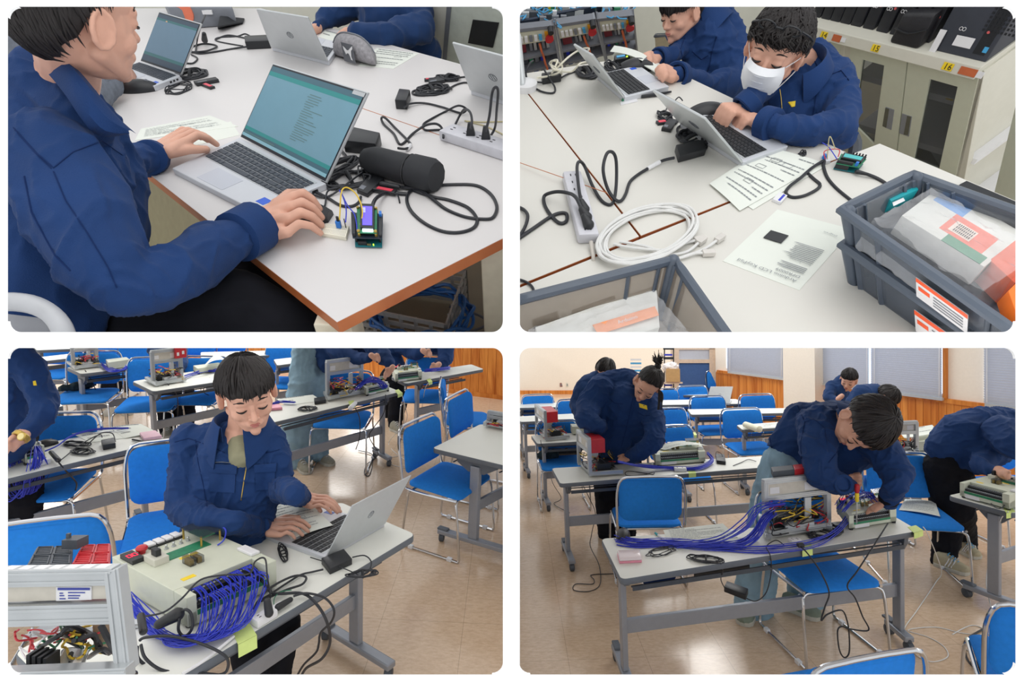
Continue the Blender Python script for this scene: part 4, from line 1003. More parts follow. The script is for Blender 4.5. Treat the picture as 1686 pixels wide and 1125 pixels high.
# white multi plugs and tape on tables
def power_strip(p0, p1, h, label, w_=.022, hh=.03, n=2, m=None, group=None):
 a, b = at(*p0, h), at(*p1, h); d = b-a; s = d.cross(U()).normalized(); mb = MB(); mb.hexa([a-s*w_,b-s*w_,b+s*w_,a+s*w_],[a-s*w_+U()*hh,b-s*w_+U()*hh,b+s*w_+U()*hh,a+s*w_+U()*hh])
 o = mb.build('power_strip', m or M_WHITE, None, True, bevel=.006); tag(o, label, 'power strip', group)
 mb = MB()
 for i in range(n):
  c = lerp(a, b,(i+.6)/(n+.3))+U()*(hh+.0005)
  for q_ in (-1, 1):mb.box(c+s*(.0065*q_), d.normalized()*.004, s*.0014, U()*.0006)
 mb.build('sockets', M_BLK, o, False); return o
power_strip((1300,897),(1318,896), .7, 'white multi outlet taped to the near edge of the front table')
power_strip((1110,776),(1130,776), .7, 'white multi outlet taped to the second table edge')
def tape(px, h, label, drop=0, grp='lime green tape strips'):
 n = U(); q =[at(x,y,h+.0015)for x, y in px]; mb = MB(); mb.grid([[bil(q,i/3,j/3)for j in range(4)]for i in range(4)], thick=-n*.001)
 if drop:mb.hexa([q[0]-n*drop,q[1]-n*drop,q[1]-n*drop+(q[2]-q[1])*.02,q[0]-n*drop+(q[3]-q[0])*.02],[q[0],q[1],q[1]+(q[2]-q[1])*.02,q[0]+(q[3]-q[0])*.02])
 for i in (0, 1):q[i] = q[i]-(q[2+(1-i)]-q[i]).normalized()*.004
 o = mb.build('tape_strip', M_TAPE, None, False); tag(o, label, 'tape', grp)
tape([(1321,907),(1338,904),(1335,893),(1318,896)], .7, 'lime tape over the near edge of the front table, beside the black plug', .034)
tape([(1505,878),(1520,873),(1508,865),(1494,868)], .7, 'lime tape on the corner of the front table', .034)
tape([(1134,780),(1146,779),(1143,772),(1131,773)], .7, 'lime tape over the second table edge', .034)
tape([(1139,717),(1147,716.5),(1145,712),(1137,712.5)], .7, 'lime tape at the end of the table behind the bun-haired student', .03)
tape([(1242,707),(1250,706.5),(1248,701),(1240,701.5)], .7, 'lime tape beside the white spray can', .03)
tape([(1657,845),(1672,843),(1665,835),(1652,837)], .7, 'lime tape on the angled table edge', .034)
# adapters, hanks and cables
adapter([(1192,975),(1228,989),(1232,978),(1197,965)], .42, .03, 'black power adapter hanging below the front table beside the jeans')
bundle('coiled_cable',(1137,920,1188,925), .702, .03, .0028, 5, 'folded hank of black cable at the near edge of the front table', seed=3)
bundle('coiled_cable',(1068,915,1106,905), .702, .03, .0022, 3, 'loose crossed black cable beside the pink case', seed=5, tie=False)
bundle('coiled_cable',(1340,885,1376,870), .702, .05, .004, 6, 'hank of thick black cable in front of the control box on the front table', seed=6)
bundle('coiled_cable',(1085,712,1120,708), .702, .08, .006, 6, 'pile of black cable on the table behind the student with a name tag', seed=7, tie=False, lift=.06)
cable('power_cord',[(1185,925,.71),(1190,940,.65),(1187,955,.55),(1195,972,.45)], .0025, 'thin black cord from the cable hank down to the hanging adapter')
cable('power_cord',[(1228,985,.42),(1245,990,.42),(1262,975,.46),(1270,940,.58),(1268,915,.71),(1262,900,.72),(1278,890,.72),(1292,899,.72)], .0028, 'black cord from the hanging adapter up to the taped white outlet')
cable('power_cord',[(1318,900,.73),(1330,912,None,2.80),(1350,940,None,2.80),(1365,975,None,2.80),(1358,1000,None,2.80),(1352,1022,None,2.81),(1362,1012,None,2.81),(1385,1005,None,2.80),(1394,1020,None,2.81),(1398,1045,None,2.83),(1398,1075,None,2.84),(1390,1083,None,2.85),(1382,1070,None,2.84),(1379,1040,None,2.82),(1386,1032,None,2.82),(1400,1036,None,2.82),(1430,1038,None,2.82),(1420,1015,None,2.81),(1408,985,None,2.80),(1395,965,None,2.80),(1412,940,None,2.80),(1438,900,.68),(1462,862,.73)], .0038, 'thick black cord drooping from the control box to the floor under the front table')
mb = MB(); mb.box(at(1318,898,.735), ROOM.rt*.016, ROOM.fw*.012, U()*.01); o = mb.build('plug', M_BLK, None, True, bevel=.003); tag(o, 'black plug in the white outlet on the front table', 'plug')
cable('power_cord',[(1520,868,.7),(1530,885,.55),(1550,940,.1),(1540,960,.01),(1510,1005,.005),(1488,1038,.004),(1496,1062,.004),(1510,1080,.004),(1535,1090,.004),(1560,1082,.004),(1555,1066,.004),(1530,1050,.004),(1495,1038,.004),(1540,1033,.004),(1580,1042,.004),(1620,1048,.004)], .0028, 'white cord from the taped table corner looping over the floor', M_CABW)
cable('power_cord',[(1660,843,.71),(1648,855,.6),(1645,880,.45),(1630,920,.25),(1624,960,.1),(1632,1000,.01),(1640,1015,.005)], .0032, 'white cord hanging from the angled table to the floor', M_CABW)
cable('power_cord',[(1568,1045,.004),(1600,1030,.004),(1625,1040,.004),(1632,1060,.004),(1610,1075,.004),(1590,1068,.004),(1596,1050,.004),(1640,1060,.01)], .003, 'loop of white cord on the floor beside the black cable reel', M_CABW)
cable('power_cord',[(1630,1030,.01),(1600,1047,.006),(1588,1060,.006),(1592,1085,.006),(1610,1102,.006),(1640,1108,.006)], .0055, 'thick black cord lying around the cable reel on the floor')
t = thing('cable_reel', at(1620,1085,0), 'black cable reel stand partly hidden by the corner blue chair', 'cable reel')
for k, (a, b)in enumerate((((1606,1062),(1640,1072)),((1602,1092),(1640,1100)))):
 mb = MB(); mb.tube([at(a[0],a[1],.02),at((a[0]+b[0])/2,a[1]+3,.06),at(b[0],b[1],.02),at((a[0]+b[0])/2,b[1]+6,.02)], .014, 8, closed=True, smooth=4); mb.build('side_frame', M_BLK, t)
mb = MB(); mb.cap(at(1622,1070,.05), at(1624,1098,.05), .025, .025); mb.build('drum', M_BLK2, t)
cable('power_cord',[(962,745,.85),(958,765,.72),(957,790,.6),(970,820,.45),(980,845,.3),(974,880,.15),(972,900,.05),(986,930,.01),(988,962,.005),(970,974,.005),(945,972,.005),(948,962,.005),(975,962,.005),(978,955,.01),(974,947,.005),(1010,945,.005)], .003, 'black cord falling from the red block machine and looping on the floor')
cable('power_cord',[(890,725,.75),(893,735,.68),(905,745,.5),(908,790,.2),(924,820,.02),(912,830,.01),(938,845,.01)], .003, 'black cord falling behind the left leg of the second table')
cable('power_cord',[(1085,785,.71),(1065,780,.705),(1034,776,.705),(1032,783,.705),(1060,782,.705),(1078,778,.71),(1066,790,.68),(1066,800,.6)], .003, 'black cord lying in a loop behind the empty blue chair')
adapter([(1180,764),(1195,766),(1193,754),(1178,752)], .70, .03, 'black power adapter at the end of the blue wires on the second table')
cable('power_cord',[(1178,752,.73),(1180,744,.76),(1188,748,.74),(1192,758,.72)], .0025, 'looped black lead on the adapter of the second table')
cable('power_cord',[(1207,767,.705),(1220,762,.705),(1232,757,.71),(1245,760,.71)], .003, 'black cord near the end of the second table')
cable('power_cord',[(1640,805,.76),(1628,822,.72),(1645,838,.72),(1665,820,.74),(1680,806,.74)], .003, 'black cord coiled in front of the control box on the angled table')
cable('power_cord',[(1252,702,.705),(1240,708,.70),(1236,725,.4),(1238,745,.1)], .003, 'white cord hanging from the table with the spray can', M_CABW)
mb = MB(); a, b = at(1226, 699, .74), at(1238, 703, .74); d =(b-a).normalized(); mb.lathe(a, d,[(.012,-.02),(.014,0),(.033,.015),(.034,(b-a).length*2),(.02,(b-a).length*2+.01)], 16); o = mb.build('spray_can', mat('cream_can',(235,232,205),.4)); tag(o, 'cream spray can lying on the far table', 'spray can')
t = thing('backpack', at(905,752,.46), 'dark tartan bag on the blue chair under the farther machine', 'bag'); mb = MB(); chain(mb,[pt(892,750,.5,8),pt(912,748,.5,9)]); remesh(mb, 'fabric', mat('dark_tartan',(34,52,60),.9,var=.5,scale=18), t, .012, 2, .01, 12)
t = thing('bag', at(930,745,.6), 'long black bag under the table of the farther machine', 'bag'); mb = MB(); chain(mb,[pt(910,742,.5,9),pt(950,740,.5,9)]); remesh(mb, 'fabric', M_BLK2, t, .012, 2, .004, 12)
mb = MB(); chain(mb,[pt(1068,958,.585,9),pt(1105,950,.585,8)]); t = thing('helmet_bag', at(1080,955,.56), 'dark blue pouch on the shelf of the front table', 'pouch'); remesh(mb, 'fabric', M_SEAM, t, .01, 2, .004, 12)
q = Q([(1142,951),(1235,938),(1228,930),(1150,940)], .585); mb = MB(); mb.hexa([q(0,0),q(1,0),q(1,1),q(0,1)],[q(0,0,.025),q(1,0,.025),q(1,1,.025),q(0,1,.025)]); o = mb.build('laptop', M_BLK, None, True, bevel=.004); tag(o, 'closed black laptop stored on the shelf of the front table', 'laptop')
# --- people of room 4
# bun-haired student
p = Person(at(1010,888,0), 'person with a bun and yellow name tag leaning down with a screwdriver', .0055, 3)
D0 = 4.75
wl, wr = pt(1000, 705, .93, 7), pt(1038, 752, .80, 8)
p.cloth('jacket',[[pj(1005,742,D0,34),pj(1020,700,D0,40),pj(1028,660,D0-.05,40)],[pj(990,735,D0,24),pj(985,680,D0,32),pj(995,645,D0,27)],[pj(1050,735,D0,26),pj(1055,690,D0-.1,34),pj(1060,665,D0-.15,26)],
[pj(995,632,D0,22),pj(1030,628,D0,24),pj(1068,650,D0-.1,20)],[pj(990,640,D0-.05,26),pj(970,668,D0-.1,24),pj(965,690,D0-.25,19),pj(985,702,4.45,14),(wl[0],wl[1]*1.5)],
[pj(1066,668,D0-.15,25),pj(1078,700,D0-.3,21),pj(1076,728,D0-.4,18),pj(1055,745,4.4,14),(wr[0],wr[1]*1.4)]], M_NAVY, folds=.014, freq=8)
p.cloth('trousers',[[pj(990,760,D0+.05,20),pj(998,820,D0+.05,18),pj(1000,888,D0+.1,15)],[pj(1035,755,D0,22),pj(1035,820,D0+.05,19),pj(1030,880,D0+.1,16)],[pj(990,750,D0,22),pj(1035,750,D0,22)]], M_BLACKC, folds=.008)
h = p.addhead(1066, 634, D0-.3, 58,(-.42,.72,-.6),(.35,-.75,-.45), neck=pj(1042,630,D0,12))
h.hair(p.t, lim_short(1.05,1.5,2.0), 260, 3, 1.07, lock_r=.005)
mb = MB()
for i in range(40):
 a = random.uniform(0, 6.28); b0 = h.p(0, -.10, .10); mb.tube([b0,b0+h.s*(.02*math.cos(a))+c2w((0,-1,0))*.035+h.f*.02*math.sin(a),b0+h.s*(.05*math.cos(a))+c2w((0,-1,0))*random.uniform(.04,.10)+h.f*.05*math.sin(a)],[.007,.008,.002], 5, smooth=3)
mb.ell(h.p(0,-.10,.10), V((.028,0,0)), V((0,.028,0)), V((0,0,.03))); mb.build('hair_bun', M_HAIR, p.t)
mb = MB()
for i in range(14):x = random.uniform(-1, 1); mb.tube([h.p(.075,.02,.03),P(1088+x*3,650,D0-.4),P(1086+x*4,675,D0-.42)],[.006,.008,.002], 5, smooth=4)
mb.build('hair_strands', M_HAIR, p.t)
hand(p.skin, wl[0], at(1006,714,.88), at(1015,712,.9), at(1004,727,.80), at(1017,722,.86), at(1000,726,.84), 1.05, .02)
hand(p.skin, wr[0], at(1028,752,.80), at(1030,760,.78), at(1018,757,.79), at(1021,762,.77), at(1018,752,.8), 1.05, .012)
p.done(M_SKIN2)
collar(p.t, P(1044,632,D0-.05), c2w((.5,-.6,-.5)), c2w((-.2,.7,-.6)), .075)
cuff(p.t, P(994,702,4.45), P(975,695,4.5), .05); cuff(p.t, wr[0], P(1055,745,4.4), .05)
p.patch('name_tag',[(1052,664),(1053,671),(1066,675),(1065,668)], M_YEL)
p.seam('pocket_flap',[(1001,655),(1012,664),(1028,666)], .003); p.seam('pocket_flap',[(1050,679),(1060,685),(1072,684)], .003); p.seam('zipper',[(1042,655),(1037,680),(1030,710),(1022,740)], .003)
screwdriver(at(1006,729,.83), -U()+ROOM.rt*.05, 'red and yellow screwdriver held by the bun-haired student')
# student hidden behind
p = Person(at(965,800,0), 'person in navy jacket with hair tied up, seen from behind the bun-haired student', .009, 5); D0 = 5.8
p.cloth('jacket',[[pj(990,690,D0,26),pj(985,650,D0,28),pj(985,625,D0,18)],[pj(965,640,D0,20),pj(950,665,D0,14),pj(955,690,D0-.2,10),pj(975,700,D0-.3,9)],[pj(970,630,D0,16),pj(1000,625,D0,16)]], M_NAVY2, folds=.012)
h = p.addhead(996, 612, D0, 40,(.5,.5,.6),(0,-.9,-.3), neck=pj(990,625,D0,8), face=False); h.hair(p.t, lim_short(1.3,1.6,2.1), 120, 8, 1.08); mb = MB(); mb.ell(P(996,593,D0), V((.03,0,0)), V((0,.03,0)), V((0,0,.025))); mb.build('hair_bun', M_HAIR, p.t)
p.sk([pj(985,700,D0-.3,7),pj(990,705,D0-.3,5)]); p.done(M_SKIN2)
# bending student in pale jeans
p = Person(at(1290,1010,0), 'person in pale jeans bending over the front control box with a screwdriver', .005, 7); D0 = 3.55
wl, wr = pt(1394, 797, .95, 12), pt(1463, 822, .87, 13)
p.cloth('jacket',[[pj(1298,740,D0,34),pj(1330,715,D0-.05,44),pj(1365,700,D0-.15,42)],[pj(1300,765,D0,34),pj(1345,750,D0-.05,50),pj(1400,735,D0-.2,46)],[pj(1285,730,D0,22),pj(1320,690,D0,32),pj(1370,685,D0-.1,28),pj(1410,690,D0-.25,26)],
[pj(1350,700,D0-.2,38),pj(1345,740,D0-.35,32),pj(1350,780,D0-.45,26),pj(1375,795,3.1,21),(wl[0],wl[1]*1.35)],
[pj(1425,720,D0-.3,34),pj(1455,745,D0-.4,32),pj(1478,780,D0-.5,24),pj(1474,803,3.0,19),(wr[0],wr[1]*1.3)],[pj(1290,735,D0,24),pj(1290,775,D0,26)]], M_NAVY, folds=.015, freq=8)
p.cloth('jeans',[[pj(1290,765,D0,34),pj(1270,840,D0+.02,34),pj(1252,920,D0+.02,31),pj(1240,1000,D0+.02,30)],[pj(1310,770,D0+.15,32),pj(1322,850,D0+.15,34),pj(1325,930,D0+.1,30),pj(1328,988,D0+.1,28)]], M_JEAN, folds=.012, freq=7)
h = p.addhead(1422, 702, D0-.5, 96,(-.35,.92,-.12),(.25,-.3,-.9), neck=pj(1392,690,D0-.25,20))
h.hair(p.t, lim_short(1.5,1.6,2.1), 420, 11, 1.13, lock_r=.005, crown=(.05,-.3,1))
hand(p.skin, wl[0], at(1402,784,.99), at(1402,804,.92), at(1413,788,.98), at(1412,808,.9), at(1414,780,.97), 1.15, .03, up=c2w((.3,-.5,-.8)))
hand(p.skin, wr[0], at(1452,832,.84), at(1440,842,.80), at(1434,843,.78), at(1424,848,.76), at(1430,828,.80), 1.15, .02)
p.done(M_SKIN2)
cuff(p.t, P(1390,798,3.02), P(1375,795,3.1), .052); cuff(p.t, wr[0], P(1474,803,3.0), .050, M_BLACKC)
collar(p.t, P(1393,700,D0-.3), c2w((.75,-.3,-.45)), c2w((0,.8,-.5)), .10, .05, .05)
p.seam('yoke_seam',[(1313,668),(1325,695),(1340,690),(1358,705),(1362,735)], .0028); p.seam('sleeve_seam',[(1325,695),(1318,730),(1320,760)], .0025); p.seam('zipper',[(1385,725),(1378,745),(1362,765)], .003)
p.seam('waist_band',[(1268,722),(1272,745),(1285,770),(1300,788)], .004)
p.patch('sleeve_tab',[(1459,729),(1461,736),(1465,735),(1463,728)], M_YEL)
shoe(p.t, at(1240,1005,0), at(1222,1032,0), 1.15, mat('green_grey_suede',(128,138,122),.9), laces=True); shoe(p.t, at(1290,1000,0), at(1352,1022,0), 1.15, mat('green_grey_suede',(0,0,0)))
screwdriver(at(1411,812,.93), -U()+ROOM.rt*-.02, 'red and yellow screwdriver held by the student in pale jeans', .12)
# student in black trousers on the right
p = Person(at(1575,940,0), 'person in black trousers and striped sneakers bending over the angled table', .006, 9); D0 = 4.0
wr = pj(1645, 777, 3.6, 10)
p.cloth('jacket',[[pj(1552,738,D0,28),pj(1580,715,D0,38),pj(1620,700,D0,34),pj(1660,698,D0,30),pj(1690,705,D0,28)],[pj(1560,755,D0,24),pj(1600,745,D0-.05,40),pj(1640,730,D0-.1,36)],[pj(1650,712,D0-.2,30),pj(1670,735,D0-.35,24),pj(1700,735,D0-.4,22)],
[pj(1630,745,D0-.1,24),pj(1610,765,D0-.25,14),pj(1630,774,D0-.35,11),(wr[0],wr[1])],[pj(1548,738,D0,22),pj(1575,768,D0,22)]], M_NAVY, folds=.015, freq=7)
p.cloth('trousers',[[pj(1552,765,D0,26),pj(1562,830,D0+.1,27),pj(1560,880,D0+.1,20),pj(1552,925,D0+.1,16)],[pj(1572,775,D0,26),pj(1578,840,D0,22),pj(1588,880,D0+.3,17),pj(1590,905,D0+.3,14)]], M_BLACKC, folds=.008)
p.sk([wr,pj(1655,782,3.5,8)],[pj(1700,695,D0,14),pj(1720,710,D0,30)]); hand(p.skin, wr[0], P(1652,778,3.5), P(1650,784,3.5), P(1663,785,3.45), P(1658,790,3.45), P(1662,777,3.45), 1.1, .015); p.done(M_SKIN2)
stm = mat('tan_suede',(176,166,138), .9)
shoe(p.t, at(1540,930,0), at(1596,948,0), 1.15, stm, stripes=True); shoe(p.t, at(1580,908,0), at(1612,922,0), 1.1, stm, stripes=True)
# two far students
p = Person(at(1385,770,0), 'person far back with a hand raised to the chin, beyond the bending students', .008, 12); D0 = 6.4
p.cloth('jacket',[[pj(1380,665,D0,16),pj(1378,640,D0,17),pj(1384,628,D0,11)],[pj(1370,635,D0,10),pj(1364,655,D0-.1,9),pj(1378,662,D0-.2,7)],[pj(1390,655,D0,14),pj(1410,660,D0,10)]], M_NAVY2, folds=.01)
h = p.addhead(1397, 626, D0-.1, 34,(-.6,.45,-.65),(0,-.9,-.3), neck=pj(1388,636,D0,7)); h.hair(p.t, lim_short(1.55,1.5,2.0), 140, 12, 1.12)
p.sk([pj(1380,657,D0-.25,4),pj(1386,652,D0-.25,4)]); p.done()
p = Person(at(1435,775,0), 'person bending with face hidden, right behind the student in pale jeans', .008, 13); D0 = 5.9
p.cloth('jacket',[[pj(1408,665,D0,16),pj(1420,648,D0,17),pj(1440,645,D0,15),pj(1452,650,D0,12)],[pj(1410,670,D0,12),pj(1440,670,D0,18)]], M_NAVY2, folds=.01)
h = p.addhead(1460, 656, D0-.1, 38,(.3,.8,-.4),(.4,-.7,-.4), face=False); h.hair(p.t, lim_short(1.6,1.6,2.1), 140, 13, 1.12); p.sk([pj(1440,650,D0,7),pj(1452,652,D0,7)]); p.done()
# ================================================================== ROOM 3 (lower left): seated student typing in the hall
ROOM = R3
n3 = U()
big('floor',[at(-400,1500,0),at(842,1500,0),at(842,560,0),at(-400,500,0)], M_FLOOR)
w3 = Wall(at(320,592,0), at(830,658,0))
mb = MB(); w3 .panel(mb, 20, 842, 0, 1.6, 0, .1); struct(mb.build('wall_back',M_CREAMW,None,False))
mb = MB(); xs =[20+822*i/60 for i in range(61)]
for a, b in zip(xs[:-1], xs[1:]):w3 .panel(mb, a+.3, b-.3, .06, .95, .02, .02)
w3 .panel(mb, 20, 842, 0, .9, .012, .012); w3 .panel(mb, 20, 842, .93, .99, .035, .035)
struct(mb.build('trim_wainscot',M_PINE,None,False))
mb = MB(); w3 .panel(mb, 20, 842, 0, .06, .03, .03); struct(mb.build('baseboard_back',M_PINE,None,False))
# tables
folding_table([(150,1205),(686,880),(560,826),(20,1074)], 'nearest folding table, where the seated student types and the large control box stands', lu=.10, legs=(1, ))
folding_table([(-60,806),(275,725),(240,701),(-60,752)], 'folding table behind the empty blue chair, with papers, adapter and pink notebook', lu=.10, legs=(1, ))
folding_table([(446,697),(660,645),(632,634),(420,676)], 'folding table with an aluminium machine in front of the person in wide jeans', lu=.09, legs=(1, ))
folding_table([(252,645),(450,615),(400,598),(217,628)], 'folding table with an aluminium machine directly behind the seated student', lu=.07, legs=(0, ))
folding_table([(133,616),(245,603),(215,592),(109,605)], 'folding table with the red block machine, farther one on the left side', lu=.1, legs=(0, ))
folding_table([(62,596),(132,588),(120,582),(58,589)], 'far folding table with nothing on it, behind blue chairs', feet=False, legs=(1, ))
folding_table([(668,632),(797,608),(776,600),(643,620)], 'folding table with a control box near the pine board wall', lu=.22, legs=(0, ))
folding_table([(456,602),(500,596),(485,588),(450,592)], 'far folding table just above the head of the seated student', legs=(0, ), feet=False)
folding_table([(835,768),(960,722),(791,698),(711,738)], 'angled folding table at the edge, beside two blue chairs', lu=.12, legs=(0, ))
folding_table([(0,684),(105,669),(95,661),(0,668)], 'folding table behind the person with a wristwatch', legs=(1, ), feet=False)
for a in ((330,590,470,584,455,577,330,580,'distant folding table near the pine board wall'),(60,577,150,573,140,569,55,572,'most distant folding table at the top of the hall')):
 folding_table([(a[0],a[1]),(a[2],a[3]),(a[4],a[5]),(a[6],a[7])], a[8], feet=False, shelf=False)
 # chairs
chair(742, 790, .44,(.95,-.45), 'blue chair turned sideways, beside the angled folding table', 1.0)
chair(800, 730, .44,(.95,-.35), 'blue chair farther along the angled folding table', 1.0)
chair(770, 690, .44,(1,.1), 'blue chair seen nearly edge-on past the two by the angled table', .95)
chair(292, 870, .44,(.55,-1), 'blue chair the seated student sits on', 1.05)
chair(66, 856, .83,(-.45,1), 'large blue chair turned away, next to the aluminium frame', 1.0)
chair(565, 690, .44,(.1,-1), 'blue chair under the table with the machine and wide jeans', 1.0)
chair(142, 652, .44,(.35,-1), 'blue chair with a folded tartan cloth on the seat', 1.0)
chair(245, 665, .44,(.35,-1), 'blue chair left of the black trousers behind the seated student', 1.0)
chair(325, 655, .44,(.15,-1), 'blue chair right of the black trousers behind the seated student', .95)
chair(70, 800, .44,(.3,-1), 'blue chair mostly hidden behind the person with a wristwatch', 1.0)
chair(460, 630, .44,(.1,-1), 'blue chair behind the head of the seated student', 1.0)
chair(700, 652, .44,(.1,-1), 'blue chair under the table with a control box near the pine wall', 1.0)
for x, y, l in ((85,615,'far blue chair behind the table with the red block machine'),(215,617,'far blue chair between the two machines'),(315,598,'far blue chair just left of the seated student head'),(370,592,'far blue chair at the distant table, half hidden by hair'),(180,600,'far blue chair behind the person in navy trousers')):
 chair(x, y, .44,(.2,-1), l, .95)
 # the large control box
bt, bq = control_box([(307,985),(455,922),(325,866),(184,917)], .7, .125, 'large beige control box with red digits, beside the typing student')
def bwire(n, seed, fan, r=.0019):
 rnd = random.Random(seed); mb = MB()
 for i in range(n):
  u = .13+.70*(i+rnd.uniform(-.3,.3))/n; v = rnd.choice((.04,.12)); a = bq(u, v, .09 if v<.1 else.11); dd = -bq_ay
  b = a+n3*.012+dd*.02; c = a+dd*(.05+.02*rnd.random())-n3*(.01+.02*rnd.random()); k_ =(u-.13)/.7; d = at(322+88*k_+rnd.uniform(-6,6), 1052-26*k_+rnd.uniform(-6,6), .71+.04*rnd.random()); e = at(275+45*k_+rnd.uniform(-8,8), 1058-6*k_+rnd.uniform(-8,8), .71+.03*rnd.random())
  f = at(250+rnd.uniform(-15,15), 1030+rnd.uniform(-15,15), .72); g = at(210+rnd.uniform(-6,10), 985+rnd.uniform(-12,20), .74)
  mb.tube([a,b,c,d,e]+([f,g]if i%2 else []), r, 5, smooth=6)
 o = mb.build('wire_harness', M_CABB); tag(o, 'dense bundle of thin royal blue wires hanging from the large control box', 'wires', None, 'stuff')
bq_ay =(bq(0,1)-bq(0,0)).normalized(); bwire(52, 2, 1)
t = cable('wire',[(361,872,.86),(368,869,.88),(372,876,.87),(368,890,.84),(358,898,.83)], .003, 'short loop of blue wires beside the clear cover plate', M_CABB, n=6)
# laptop, booklet, adapter
laptop([(535,918),(633,862),(530,835),(434,882)],[(579,832),(676,782)], .7, 'open silver laptop under the hands of the seated student', keym=M_KEYD, L=.24, far=-1)
paper([(480,888),(548,866),(500,822),(432,836)], .722, 'printed booklet lying between the student hands and the keyboard', 12, fig=2, curl=.008, seed=11, name='booklet', bend=.01)
adapter([(543,947),(580,930),(566,913),(529,929)], .7, .028, 'black power adapter at the near edge of the nearest table')
cable('power_cord',[(511,918,.712),(530,924,.712),(560,934,.72),(582,943,.71),(590,947,.705)], .0022, 'thin cord from laptop to the coiled hank on the table edge')
cable('power_cord',[(580,918,.72),(600,915,.72),(611,925,.71),(608,940,.71),(600,946,.71)], .003, 'cord curving from the power adapter to the coiled hank')
bundle('coiled_cable',(576,950,618,944), .705, .02, .003, 6, 'hank of black cable on the near edge beside the power adapter', seed=21)
bundle('coiled_cable',(462,900,470,924), .703, .012, .0022, 4, 'small tied hank of black cable between control box and laptop', seed=22)
cable('power_cord',[(532,938,.72),(515,942,.71),(495,947,.71),(470,962,.71),(440,982,.71),(425,990,.71),(418,1003,.71)], .004, 'black mains cord from adapter toward the white outlets')
cable('power_cord',[(418,1003,.71),(440,972,.74),(480,950,.73),(503,950,.72),(498,962,.72),(470,972,.72),(430,990,.72)], .0045, 'doubled loop of black cord right of the large control box')
cable('power_cord',[(440,966,.77),(425,950,.76),(446,975,.73),(458,978,.73),(500,978,.72),(525,1000,.70),(540,1030,.62),(543,1060,.5),(530,1085,.42),(505,1100,.3),(495,1115,.2)], .0055, 'thick black cord looping over the table edge, outer one')
cable('power_cord',[(483,982,.73),(505,977,.73),(535,985,.71),(550,1005,.68),(545,1025,.6),(528,1042,.52),(525,1060,.45),(520,1075,.4),(500,1095,.3),(488,1115,.2)], .0045, 'thick black cord looping over the table edge, inner one')
cable('power_cord',[(233,1016,.83),(270,1008,.84),(300,985,.86),(330,955,.88),(370,947,.89),(410,945,.88),(420,925,.88),(436,920,.88),(440,950,.85),(445,980,.75),(443,992,.73)], .0032, 'long black cord crossing over the top of the large control box')
cable('power_cord',[(230,1055,.73),(240,1050,.74),(280,1048,.75),(330,1060,.74),(370,1080,.72),(375,1100,.66),(360,1112,.64),(300,1112,.66),(250,1100,.68),(228,1085,.72),(226,1065,.74)], .0048, 'big loop of thick black cord at the bottom, below the blue wires')
cable('power_cord',[(232,1062,.75),(240,1085,.73),(270,1105,.70),(320,1108,.68),(360,1112,.64)], .0048, 'second strand of thick black cord below the blue wires')
cable('earth_wire',[(451,998,.72),(452,985,.73),(462,975,.73),(480,972,.72)], .0016, 'thin green earth wire by the white outlets', M_GREEN)
def whiteplug(p0, p1, label, h=.71, r=.014):
 mb = MB(); mb.cap(at(*p0,h), at(*p1,h), r, r); o = mb.build('power_tap', M_WHITE); tag(o, label, 'power outlet', None); return o
power_strip((418,1033),(452,1012), .70, 'white multi outlet lying at the near edge of the nearest table', w_=.022, hh=.03)
mb = MB(); mb.cap(at(440,990,.78), at(443,1010,.745), .012, .015); o = mb.build('plug', M_BLK); tag(o, 'black plug pushed into the white multi outlet from above', 'plug')
mb = MB(); a, b = at(458, 1000, .72), at(478, 988, .72); mb.cap(a, b, .013, .010); o = mb.build('plug', M_BLK); tag(o, 'black plug with round nose joined to the beige tap', 'plug')
whiteplug((452,1002),(462,996), 'small beige plug between the white outlet and the black plug', .715, .013)
tape([(392,1062),(423,1046),(410,1026),(382,1040)], .7, 'lime tape over the near edge under the blue wires', .05)
cable('power_cord',[(300,1110,.71),(340,1085,.71),(385,1048,.71)], .005, 'white flat cord running along the table edge to the lime tape', M_WHITE)
mb = MB(); mb.cap(at(262,1028,.76), at(292,1012,.79), .016, .022); o = mb.build('plug', M_BLK); tag(o, 'black inlet plug in the side of the large control box', 'plug')
cable('power_cord',[(294,1012,.79),(305,1004,.81),(315,1012,.80),(316,1035,.76),(304,1048,.73),(294,1038,.75),(296,1018,.79)], .0048, 'ring of thick black cord hanging at the corner of the large control box')
# near aluminium machine, custom
t = thing('training_machine', at(100,1100,.7), 'large blurred aluminium frame machine with a red and a charcoal parts tray', 'training machine', 'aluminium frame training machines')
Dm = 1.30
def mp(x, y, D=Dm):return P(x, y, D)
def exb(name, a, b, wpx, up=None, grooves=1):
 up = up or c2w((0,-1,0)); D =(w2c(a).z+w2c(b).z)/2; w_ = wpx*D/F/2; d =(b-a); x = d.cross(c2w((0,0,1))).normalized(); y = c2w((0,0,1)); m = MB(); m.box((a+b)/2, d/2, x*w_, y*.016)
 for s_ in (-.5, .5):m.box((a+b)/2+x*(w_*s_)-y*.016, d*.499, x*(w_*.16), y*.003)
 return m.build(name, M_ALU, t, False, bevel=.0015)
exb('top_beam', mp(-20,950), mp(192,946), 28); exb('middle_beam', mp(-20,1012), mp(200,1006), 34); exb('upright', mp(190,935), mp(210,1104,1.24), 26)
exb('rear_beam', mp(20,960,1.42), mp(180,957,1.42), 12)
mb = MB(); mb.hexa([mp(0,992),mp(184,986),mp(184,986)+c2w((0,0,.01)),mp(0,992)+c2w((0,0,.01))],[mp(0,966),mp(184,962),mp(184,962)+c2w((0,0,.01)),mp(0,966)+c2w((0,0,.01))]); mb.build('plate', mat('pale_plate',(0,0,0)), t, False)
